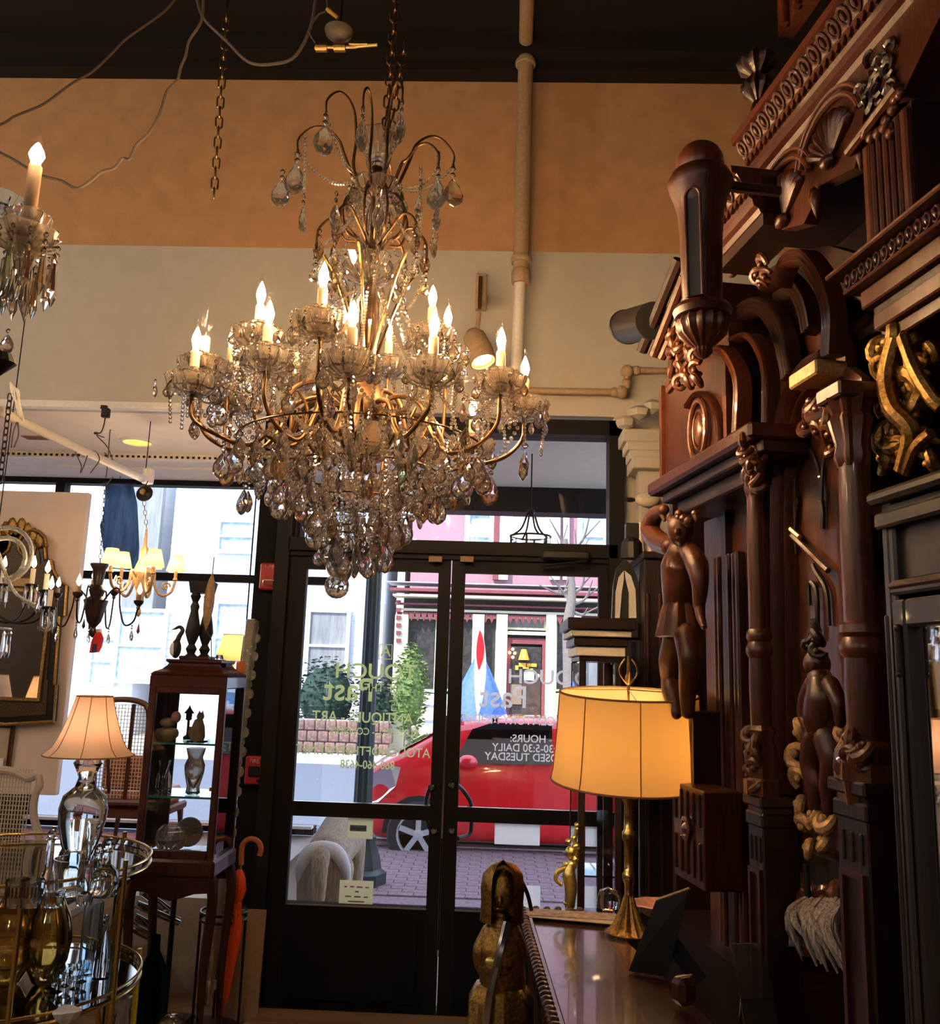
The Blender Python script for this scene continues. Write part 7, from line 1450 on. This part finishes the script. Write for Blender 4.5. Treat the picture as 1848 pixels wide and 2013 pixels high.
a = Q(1285, 630, .05); b = Q(1243, 630, .05); cp_('end_roll', MB().cyl(a, b + Vector((.06, 0, 0)), .062, 24).tube([b + Vector((.06, .062 * math.cos(i * PI / 12), .062 * math.sin(i * PI / 12))) for i in range(24)], .006, 6, True), 'ebony', True)
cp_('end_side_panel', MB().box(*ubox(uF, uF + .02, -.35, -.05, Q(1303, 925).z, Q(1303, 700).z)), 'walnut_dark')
# silvery plume resting at the foot of the panel
pl = T('silver_plume', 'pale grey feathery plume at the foot of the carved cabinet panel', 'plume', tuple(HL_), HA)
mb = MB(); rr = random.Random(5)
for i in range(46):
    t = i / 45; x0 = 1580 + t * 75; y0 = 1775 + rr.uniform(-8, 8); x1 = x0 - 30 + rr.uniform(0, 70); y1 = 1850 + 60 * t + rr.uniform(-10, 20)
    a, b = Q(x0, y0, .07), Q(x1, y1, .05 + rr.uniform(0, .06)); m_ = (a + b) / 2 + Vector((0, .03, .01))
    mb.tube(bez([a, m_, b], 4), [.006, .008, .009, .009, .008, .007, .006, .004, .002], 6)
for i in range(10): mb.tube(bez([Q(1575 - i, 1780 + i * 3, .06), Q(1560 - i * .5, 1820, .07), Q(1552 + i * 4, 1860, .06)], 4), [.007, .009, .009, .009, .008, .007, .005, .004, .002], 6)
mb.obj('strands', 'plume', pl, True); MB().cyl(Q(1585, 1700, .06), Q(1590, 1790, .06), .006).obj('stem', 'black_metal', pl)
# ================================================================= GREY ARMOIRE IN THE FOREGROUND
na = .16; ar = T('grey_armoire', 'dark grey painted armoire with glazed door at the right edge', 'armoire', tuple(HL_), HA)
za = U(1790, 950, na)[1]; ue = U(1742, 1200, na)[0]; ub0 = .55
def ab(nm, c, d, m='grey_armoire', par=ar, ch=.004): return MB().box(c, d, ch=ch).obj(nm, m, par)
ab('side_panel', *ubox(ue - .03, ue, na - .14, na, 0, za)); ab('top', *ubox(ub0, ue + .012, na - .14, na + .02, za - .02, za), ch=.006); ab('cornice_moulding', *ubox(ub0, ue + .004, na, na + .012, za - .06, za - .035)); ab('back', *ubox(ub0, ue, na - .15, na - .14, 0, za))
zr1 = U(1800, 1015, na)[1]; zr2 = U(1800, 1135, na)[1]; zr3 = U(1800, 1165, na)[1]; us = U(1756, 1200, na)[0]; us2 = U(1798, 1400, na)[0]
ab('frieze_rail', *ubox(ub0, ue, na - .03, na, zr1, za - .02)); ab('stile', *ubox(us, ue, na - .03, na + .002, 0, zr1)); ab('upper_panel', *ubox(ub0, us, na - .03, na - .012, zr2, zr1)); ab('middle_rail', *ubox(ub0, us, na - .03, na + .006, zr3, zr2)); ab('bead', *ubox(ub0, us, na, na + .010, zr2 - .014, zr2 - .004), m='walnut')
dd_ = ab('door', *ubox(us2, us - .006, na - .02, na + .008, .12, zr3 - .008)); zg_ = U(1815, 1230, na)[1]
ab('door_rail', *ubox(ub0, us2, na - .02, na + .008, zg_, zr3 - .008), par=dd_); ab('door_bead', *ubox(us2 + .006, us2 + .016, na + .008, na + .016, .14, zg_), par=dd_); ab('door_bead', *ubox(us2 + .036, us2 + .044, na + .008, na + .014, .14, zr3 - .03), par=dd_)
ab('door_glass', *ubox(ub0, us2, na - .012, na - .008, .12, zg_), m='mirror', par=dd_, ch=0)
h_ = Q(1768, 1280, na + .012); MB().cyl(h_ + Vector((0, 0, .03)), h_ - Vector((0, 0, .03)), .006, 10).sph(tuple(h_ + Vector((0, 0, .034))), .007, 8, 6).sph(tuple(h_ - Vector((0, 0, .034))), .007, 8, 6).obj('hinge', 'black_metal', dd_, True)
ab('base', *ubox(ub0, ue + .01, na - .14, na + .015, 0, .12))
# ================================================================= TABLE, LAMP AND SMALL THINGS ON IT
zt_ = .88; TA = PZ(1018, 1790, zt_); TB = PZ(1075, 2013, zt_); dL = (TB - TA); dL.normalize(); TB2 = TA + dL * 1.45
nr = Vector((-dL.y, dL.x, 0)); 
if nr.x < 0: nr = -nr
TW = .62
tb = T('carved_table', 'reddish brown table with carved pie-crust edge in the right foreground', 'table', (TA.x, TA.y, 0), math.atan2(nr.y, nr.x))
# local: x = to the right, -y = towards the viewer
def TQ(p): d = Vector(p) - Vector((TA.x, TA.y, 0)); return (d.dot(nr), d.dot(-dL), d.z)
def CW(u, n): return TQ(HL_ + D_ * u + N_ * n)
pF = TQ(TA); cB = CW(1.0, .21); sl = CW(2.2, .21)
tR = lambda y: sl[0] + (cB[0] - sl[0]) * (y - sl[1]) / (cB[1] - sl[1])
YN = -1.44
def tpoly(e, z0, z1): 
    c = [(e, YN + e), (tR(YN) - e, YN + e), (tR(0) - e, -e), (e, -e)]; return MB().add([(x, y, z0) for x, y in c] + [(x, y, z1) for x, y in c], [(3, 2, 1, 0), (4, 5, 6, 7), (0, 1, 5, 4), (1, 2, 6, 5), (2, 3, 7, 6), (3, 0, 4, 7)])
tpoly(0, zt_ - .03, zt_).obj('table_top', 'table_top', tb); tpoly(.025, zt_ - .09, zt_ - .03).obj('apron', 'mahogany', tb); TW = tR(0)
rim = MB().box((.018, YN / 2, zt_ + .004), (.036, -YN, .012), ch=.004).box((TW / 2, -.018, zt_ + .004), (TW, .036, .012), ch=.004); rim.obj('raised_rim', 'mahogany', tb)
g = MB().sph((0, 0, 0), (.015, .012, .010), 8, 6).obj('rim_gadroon', 'walnut_light', tb, True); g.location = (.012, -.02, zt_ + .008)
for i in range(1, 46): mesh_copy(g.data, 'rim_gadroon', tb, (.012, -.02 - i * .030, zt_ + .008), (0, 0, R(25)))
for i in range(1, int(TW / .033) - 1): mesh_copy(g.data, 'rim_gadroon', tb, (.02 + i * .033, -.012, zt_ + .008), (0, 0, R(65)))
for x, y in ((.06, -.07), (TW - .06, -.07), (.06, -1.36), (tR(-1.36) - .08, -1.36)): MB().lathe([(.02, 0), (.03, .02), (.022, .06), (.03, .3), (.035, .5), (.022, .58), (.035, .62), (.032, zt_ - .08)], 16, c=(x, y, 0)).obj('leg', 'mahogany', tb, True)
# lamp with oval drum shade
LB = PZ(1236, 1838, zt_); YLp = LB.y; kk = YLp / F_
sh0 = P(1232, 1538, YLp); sh1 = P(1238, 1364, YLp); rb_ = 145 * kk; rt_ = 131 * kk
dlp = T('brass_table_lamp', 'brass column lamp with lit cream drum shade on the carved table', 'lamp', (LB.x, LB.y, zt_))
h0, h1 = sh0.z - zt_, sh1.z - zt_
MS = Matrix.Translation((0, 0, h1)) @ Matrix.Rotation(R(5), 4, 'X') @ Matrix.Translation((0, 0, -h1))
pr = [(rb_ - (rb_ - rt_) * (t ** .6), h0 + (h1 - h0) * t) for t in [i / 8 for i in range(9)]]
MB(MS).lathe(pr + [(r - .0015, z) for r, z in reversed(pr)], 56, cap=False).obj('lamp_shade', 'shade_cream', dlp, True)
for q in (pr[0], pr[-1]): MB(MS).tube([(q[0] * math.cos(i * PI / 24), q[0] * math.sin(i * PI / 24), q[1]) for i in range(48)], .0032, 6, True).obj('shade_trim', 'shade_rib', dlp, True)
for i in range(8): a_ = 2 * PI * i / 8 - PI / 2 + .02; MB(MS).tube([((r + .001) * math.cos(a_), (r + .001) * math.sin(a_), z) for r, z in pr], .0017, 5).obj('shade_rib', 'shade_rib', dlp)
sp = MB(MS)
for i in range(3): a_ = i * 2 * PI / 3 + .5; sp.tube([(0, 0, h1 + .012), (rt_ * .5 * math.cos(a_), rt_ * .5 * math.sin(a_), h1 + .004), (rt_ * math.cos(a_), rt_ * math.sin(a_), h1 - .002)], .0016, 5)
sp.obj('spider', 'brass', dlp)
yz = lambda y: P(1240, y, YLp).z - zt_
MB().lathe([(.060, .0), (.062, .006), (.052, .012), (.040, .03), (.022, yz(1785)), (.012, yz(1760))], 48, flute=(14, .10)).obj('fluted_foot', 'gilt', dlp, True); MB().lathe([(.066, 0), (.066, .008), (.05, .01)], 32).obj('base_disc', 'mahogany', dlp)
prs = [(.012, yz(1765)), (.0125, yz(1735)), (.018, yz(1730)), (.018, yz(1718)), (.0125, yz(1713)), (.0125, yz(1655)), (.018, yz(1650)), (.018, yz(1636)), (.0125, yz(1631)), (.0125, yz(1580)), (.02, yz(1572)), (.02, yz(1556)), (.012, yz(1550)), (.010, h0 + .02), (.004, h0 + .02), (.004, h1 + .02)]
MB().lathe(prs, 20).obj('column', 'brass', dlp, True)
fm = MB().tube([(0, 0, h1 + .012), (0, 0, yz(1290))], [.005, .003], 8).sph((0, 0, yz(1335)), (.010, .010, .018), 10, 8)
for sx in (-1, 1): fm.tube([(sx * (.004 + .022 * math.sin(t * .32)), 0, yz(1345) + t * .008) for t in range(10)], .0028, 6)
for sx in (0, 1): fm.tube([(0, (sx * 2 - 1) * (.004 + .018 * math.sin(t * .32)), yz(1345) + t * .008) for t in range(10)], .0025, 6)
fm.obj('finial', 'antique_brass', dlp, True)
for sx in (-.05, .05): MB().sph((sx, 0, (h0 + h1) / 2 - .02), (.02, .02, .03), 12, 8).obj('bulb', 'lamp_core', dlp, True)
# things on the table
def tl(px, py): v = PZ(px, py, zt_); return (v.x, v.y, zt_ + .0105)
mp = T('paper_map', 'worn printed paper sheets lying at the far edge of the table', 'paper', tl(1110, 1806), math.atan2(nr.y, nr.x) - .12)
MB().box((0, 0, .002), (.30, .075, .003)).obj('top_sheet', 'map_paper', mp); MB().box((.03, -.012, .0), (.27, .09, .002), M=Matrix.Rotation(R(-6), 4, 'Z')).obj('under_sheet', 'picture_paper', mp)
bottle('glass_paperweight', 'round glass paperweight beside the brass lamp foot', tl(1196, 1800), [(.01, 0), (.03, .01), (.036, .035), (.026, .06), (0, .07)], 'clear_glass', cat='paperweight', seg=24)
t = T('stone_dish', 'pinkish marbled dish behind the black easel frame', 'dish', (PZ(1290, 1800, zt_).x, PZ(1290, 1800, zt_).y, zt_ + .002)); MB().lathe([(.03, 0), (.05, .02), (.07, .032), (.066, .036), (.03, .01), (0, .008)], 28, sx=1.1, flute=(10, .05)).obj('bowl', 'pink_shell', t, True)
bl, br_ = PZ(1237, 1912, zt_), PZ(1312, 1924, zt_); Yf = (bl.y + br_.y) / 2; tlv, trv = P(1290, 1772, bl.y + .01), P(1356, 1749, br_.y - .005)
ef = T('easel_frame', 'black velvet picture frame seen from behind with its easel strut', 'frame', (bl.x, bl.y, zt_ + .001)); o0 = Vector((bl.x, bl.y, zt_ + .001))
cs = [bl - o0 + Vector((0, 0, .004)), br_ - o0 + Vector((0, 0, .004)), trv - o0, tlv - o0]; nb = (cs[1] - cs[0]).cross(cs[3] - cs[0]).normalized() * .008
MB().add(cs + [c + nb for c in cs], [(3, 2, 1, 0), (4, 5, 6, 7), (0, 1, 5, 4), (1, 2, 6, 5), (2, 3, 7, 6), (3, 0, 4, 7)]).obj('backing', 'black_velvet', ef)
MB().tube([cs[3] + Vector((0, 0, .003)), cs[2] + Vector((0, 0, .003))], .004, 6).obj('top_edge', 'gilt_wood', ef)
f0 = PZ(1376, 1930, zt_) - o0; m0 = (cs[0] + cs[1] + cs[2] * 1.4 + cs[3]) / 4.4
sd = (f0 - m0).normalized(); sx_ = sd.cross(Vector((0, -1, 0))).normalized() * .018
MB().add([m0 - sx_, m0 + sx_, f0 + sx_ * 1.1 + Vector((0, 0, .002)), f0 - sx_ * 1.1 + Vector((0, 0, .002))] + [p + Vector((0, -.005, 0)) for p in (m0 - sx_, m0 + sx_, f0 + sx_ * 1.1, f0 - sx_ * 1.1)], [(3, 2, 1, 0), (4, 5, 6, 7), (0, 1, 5, 4), (1, 2, 6, 5), (2, 3, 7, 6), (3, 0, 4, 7)]).obj('strut', 'black_velvet', ef)
t = T('amber_block', 'small dark faceted block with lit top edge near the easel frame', 'block', tl(1345, 1985), .5); MB().box((0, 0, .028), (.05, .045, .056), ch=.012).obj('body', 'walnut', t); MB().box((0, .0, .0565), (.045, .006, .002)).obj('lit_edge', 'gilt_wood', t)  # pale strip paints in the light along the top edge
a = PZ(1500, 2040, zt_); b = P(1530, 1850, a.y + .05); t = T('card_stand', 'leaning translucent plastic card stand at the right of the table', 'card stand', (a.x, a.y, zt_ + .002), .25)
MB(Matrix.Rotation(R(-16), 4, 'X')).box((0, 0, (b.z - zt_) / 2), (.075, .003, b.z - zt_), ch=.001).obj('face', 'acrylic', t); MB(Matrix.Rotation(R(12), 4, 'X')).box((0, .03, .03), (.075, .003, .06)).obj('rear_leg', 'acrylic', t); MB().box((0, .02, .001), (.075, .06, .002)).obj('foot', 'acrylic', t)
# gold statuette by the window
g_ = PZ(1118, 1786, zt_); gs = T('gold_statuette', 'bright gold standing figure with raised arm by the door glass', 'statuette', (g_.x, g_.y, zt_ + .011)); GY = g_.y
GX = 1.0
def GS(px, py): v = P(1120 + (px - 1120) * 1.25, py, GY); return Vector((v.x - g_.x, 0, v.z - zt_ - .011))
fg = MB(); limb([GS(1122, 1700), GS(1119, 1720), GS(1122, 1745), GS(1120, 1780)], [0.0128, 0.0208, 0.0192, 0.0160]); limb([GS(1118, 1745), GS(1121, 1785)], [0.0128, 0.0080]); fg.sph(tuple(GS(1121, 1676)), (.016, .016, .019), 12, 9)
limb([GS(1118, 1703), GS(1103, 1712), GS(1098, 1728), GS(1106, 1738)], [0.0096, 0.0080, 0.0064, 0.0064]); limb([GS(1126, 1703), GS(1131, 1680), GS(1128, 1655), GS(1131, 1630)], [0.0096, 0.0080, 0.0064, 0.0064])
fg.sph(tuple(GS(1131, 1622)), .008, 8, 6).lathe([(.016, .0), (.016, .006), (.01, .012)], 14).obj('figure', 'gilt_bright', gs, True)
for i, (x, y) in enumerate(((1126, 1648), (1130, 1664), (1118, 1655), (1128, 1690), (1114, 1700))): MB().sph(tuple(GS(x, y)), .010 + .003 * (i % 2), 8, 6).obj('leaf', 'gilt_bright', gs, True)
# hooded gilt statue left of the table
YG = 2.15; g0_ = P(982, 2013, YG); sg = T('hooded_statue', 'dark gilded hooded figure standing at the left of the carved table', 'statue', (g0_.x, YG, 0))
def SG(px, py, dy=0.0): v = P(px, py, YG + dy); return Vector((v.x - g0_.x, dy, v.z))
fg = MB()
limb([SG(985, 1820), SG(984, 1860), SG(988, 1920), SG(990, 2000), SG(990, 2080)], [.030, .050, .052, .050, .05], 16)
fg.sph(tuple(SG(990, 1752)), (.034, .040, .050), 16, 12); fg.sph(tuple(SG(984, 1770, -.036)), (.007, .010, .012), 8, 6); fg.sph(tuple(SG(985, 1786, -.032)), (.012, .008, .005), 8, 6)
for px in (976, 994): fg.sph(tuple(SG(px, 1762, -.034)), (.006, .005, .004), 8, 6)
limb([SG(986, 1790), SG(985, 1815)], [.018, .02]); limb([SG(966, 1835), SG(950, 1870), SG(952, 1900), SG(975, 1905, -.05)], [.024, .024, .019, .015]); limb([SG(1005, 1835), SG(1018, 1875), SG(1012, 1900), SG(990, 1895, -.055)], [.024, .023, .018, .014])
for i in range(5): limb([SG(972 + i * 5, 1903 - i, -.055), SG(975 + i * 5, 1914, -.068), SG(980 + i * 4, 1916, -.062)], [.006, .005, .004], 6)
bd = fg.obj('body', 'gilt', sg, True)
M_ = Matrix.Translation(SG(988, 1745)); MB(M_).lathe([(.050, -.07), (.048, -.03), (.050, 0), (.046, .03), (.03, .05), (.0, .06)], 24, sy=.95, arc=(R(-60), R(240))).obj('hood', 'gilt', sg, True)
MB().tube([SG(961, 1715), SG(990, 1704), SG(1018, 1722)], .008, 8).obj('hood_edge', 'gilt', sg, True)
MB().tube(bez([SG(1000, 1712), SG(1020, 1725), SG(1036, 1755), SG(1045, 1790)], 6), .0045, 8).obj('plume_wire', 'walnut', sg, True)
MB().lathe([(.07, 0), (.072, .10), (.066, .14), (.07, .30), (.074, .42), (.070, SG(990, 1960).z), (.055, SG(990, 1935).z), (.03, SG(990, 1925).z)], 30, flute=(9, .07)).obj('drapery', 'gilt', sg, True)
MB().tube(bez([SG(998, 1815, -.045), SG(985, 1870, -.075), SG(968, 1940, -.08), SG(958, 2013, -.085), SG(950, 2090, -.085)], 6), .011, 8).obj('strap', 'steel', sg, True)
MB().sph(tuple(SG(968, 1890, -.07)), (.016, .008, .010), 8, 6).obj('clasp', 'gilt_bright', sg, True)
MB().box((0, 0, .02), (.17, .17, .04), ch=.008).obj('plinth', 'walnut_dark', sg)
# ================================================================= CABINETS BEYOND THE LAMP
YK = 3.25; 
cu = T('curio_cabinet', 'dark wooden glass-sided curio cabinet with stepped cornice behind the lampshade', 'cabinet', (P(1178, 1600, YK).x, YK, 0)); o0 = cu.location
kx = lambda px, py=1600: P(px, py, YK).x - o0.x; kz = lambda py, px=1170: P(px, py, YK).z
x0, x1 = kx(1136), kx(1222); zt2_ = kz(1300); dpK = .34
for sx in (x0 + .012, x1 - .012):
    for yy in (0, dpK): MB().box((sx, yy, zt2_ / 2), (.024, .024, zt2_), ch=.003).obj('corner_post', 'walnut_dark', cu)
MB().box(((x0 + x1) / 2, dpK / 2, .30), (x1 - x0, dpK, .5), ch=.004).obj('base', 'walnut_dark', cu); MB().box(((x0 + x1) / 2, dpK / 2, .03), (x1 - x0 + .02, dpK + .02, .06)).obj('plinth', 'walnut_dark', cu)
for i, (a, b, e) in enumerate(((1300, 1290, .0), (1290, 1272, .012), (1270, 1254, .02), (1252, 1240, .032), (1238, 1216, .045))): MB().box(((x0 + x1) / 2, dpK / 2, (kz(a) + kz(b)) / 2), (x1 - x0 + 2 * e, dpK + 2 * e, kz(b) - kz(a)), ch=.003).obj('cornice_step', 'white_paint' if i in (1, 3) else 'walnut_dark', cu)
for sx in (x0 + .004, x1 - .004): MB().box((sx, dpK / 2, (zt2_ + .55) / 2), (.004, dpK - .03, zt2_ - .56)).obj('side_glass', 'pane', cu)
MB().box(((x0 + x1) / 2, .004, (zt2_ + .55) / 2), (x1 - x0 - .04, .004, zt2_ - .56)).obj('glass_door', 'pane', cu)
for z in (.9, 1.2): MB().box(((x0 + x1) / 2, dpK / 2, z), (x1 - x0 - .03, dpK - .03, .006)).obj('shelf', 'shelf_glass', cu)
YT = 3.72; tc_ = T('tall_case', 'very tall dark red wooden case with panelled side beyond the lamp', 'cabinet', (P(1285, 1500, YT).x, YT, 0)); o0 = tc_.location
tx = lambda px, py=1500: P(px, py, YT).x - o0.x; tz = lambda py, px=1280: P(px, py, YT).z
MB().box(((tx(1268) + tx(1330)) / 2, .18, tz(1098) / 2), (tx(1330) - tx(1268), .36, tz(1098)), ch=.004).obj('body', 'walnut_dark', tc_); MB().box(((tx(1264) + tx(1335)) / 2, .18, tz(1092)), (tx(1335) - tx(1264), .40, .03), ch=.004).obj('top', 'walnut_dark', tc_)
for x in (1275, 1300): MB().box((tx(x), -.004, tz(1098) * .5), (.012, .012, tz(1098) * .86), ch=.003).obj('panel_moulding', 'walnut', tc_)
YA = 3.85; hm = T('arched_hall_mirror', 'narrow dark arched mirror with square finial right of the doors', 'mirror', (P(1226, 1500, YA).x, YA, 0)); o0 = hm.location
def AM(px, py): v = P(px, py, YA); return (v.x - o0.x, v.z)
ou = [AM(*p) for p in ((1200, 1800), (1203, 1210), (1206, 1150), (1212, 1118), (1228, 1098), (1244, 1112), (1256, 1145), (1258, 1210), (1254, 1800))]
MB().prism([(x, z) for x, z in ou] , .0, .03).obj('frame', 'ebony', hm)
i1 = [AM(*p) for p in ((1209, 1215), (1210, 1165), (1216, 1135), (1226, 1122), (1226, 1140), (1222, 1165), (1218, 1215))]; i2 = [AM(*p) for p in ((1228, 1122), (1240, 1132), (1249, 1160), (1251, 1215), (1236, 1215), (1236, 1165), (1230, 1140))]
for q in (i1, i2): MB().prism(q, -.006, 0).obj('mirror_glass', 'white_paint', hm)  # white paint stands in for daylight reflected in the arched glass
a = AM(1210, 1222); b = AM(1254, 1255); MB().box(((a[0] + b[0]) / 2, -.01, (a[1] + b[1]) / 2), (b[0] - a[0], .03, a[1] - b[1]), ch=.004).obj('cross_rail', 'ebony', hm)
a = AM(1238, 1262); b = AM(1250, 1790); MB().box(((a[0] + b[0]) / 2, -.004, (a[1] + b[1]) / 2), (.018, .006, a[1] - b[1])).obj('mirror_glass', 'mirror', hm)
a = AM(1230, 1028); b = AM(1256, 1060); MB().box(((a[0] + b[0]) / 2, .015, (a[1] + b[1]) / 2), (b[0] - a[0], .05, a[1] - b[1]), ch=.003).obj('finial_block', 'ebony', hm); MB().lathe([(.05, -.09), (.045, -.02), (.03, 0)], 12, c=((a[0] + b[0]) / 2, .015, b[1] + .005)).obj('finial_neck', 'ebony', hm)
MB().box((0, .02, .03), (.11, .2, .06)).obj('foot', 'ebony', hm); MB().box((.0, .015, .45), (.12, .03, .9)).obj('lower_board', 'ebony', hm)
# pale painted overmantel and cornice pieces stacked near the right wall
YO = 4.28; om = T('pale_overmantel', 'pale painted overmantel with stepped cornice high beside the transom', 'overmantel', (P(1265, 900, YO).x, YO, 0)); o0 = om.location
def OM(px, py): v = P(px, py, YO); return (v.x - o0.x, v.z)
a = OM(1240, 900); b = OM(1330, 1085); MB().box(((a[0] + b[0]) / 2 + .02, .05, (a[1]) / 2), (b[0] - a[0] - .04, .10, a[1])).obj('body', 'white_wall', om)
for i, (xx, y0, y1) in enumerate(((1236, 905, 888), (1230, 888, 872), (1222, 872, 850), (1240, 925, 905))): a = OM(xx, y0); b = OM(1335, y1); MB().box(((a[0] + b[0]) / 2, .04, (a[1] + b[1]) / 2), (b[0] - a[0], .14 + .02 * i, b[1] - a[1]), ch=.004).obj('cornice_step', 'white_wall', om)
for x, y, r_ in ((1232, 832, .05), (1258, 812, .06), (1285, 800, .05)): c = OM(x, y); MB().lathe([(0, -.03), (r_ * .8, -.01), (r_, .02), (r_ * .5, .04), (0, .05)], 20, c=(c[0], .03, c[1]), flute=(7, .08)).obj('carved_bowl', 'white_wall', om, True)
c = OM(1241, 985); MB().sph((c[0] - .01, -.03, c[1]), (.03, .02, .012), 10, 6, ).obj('dark_knob', 'ebony', om, True)
c = OM(1270, 985); MB().sph((c[0], -.04, c[1]), (.06, .03, .035), 12, 8).obj('carved_scroll', 'ceramic', om, True)
for x in (1258, 1278): a = OM(x, 1010); MB().lathe([(.018, 0), (.016, .1), (.02, .2)], 10, c=(a[0], -.02, a[1] - .25)).obj('turned_baluster', 'ceramic', om, True)
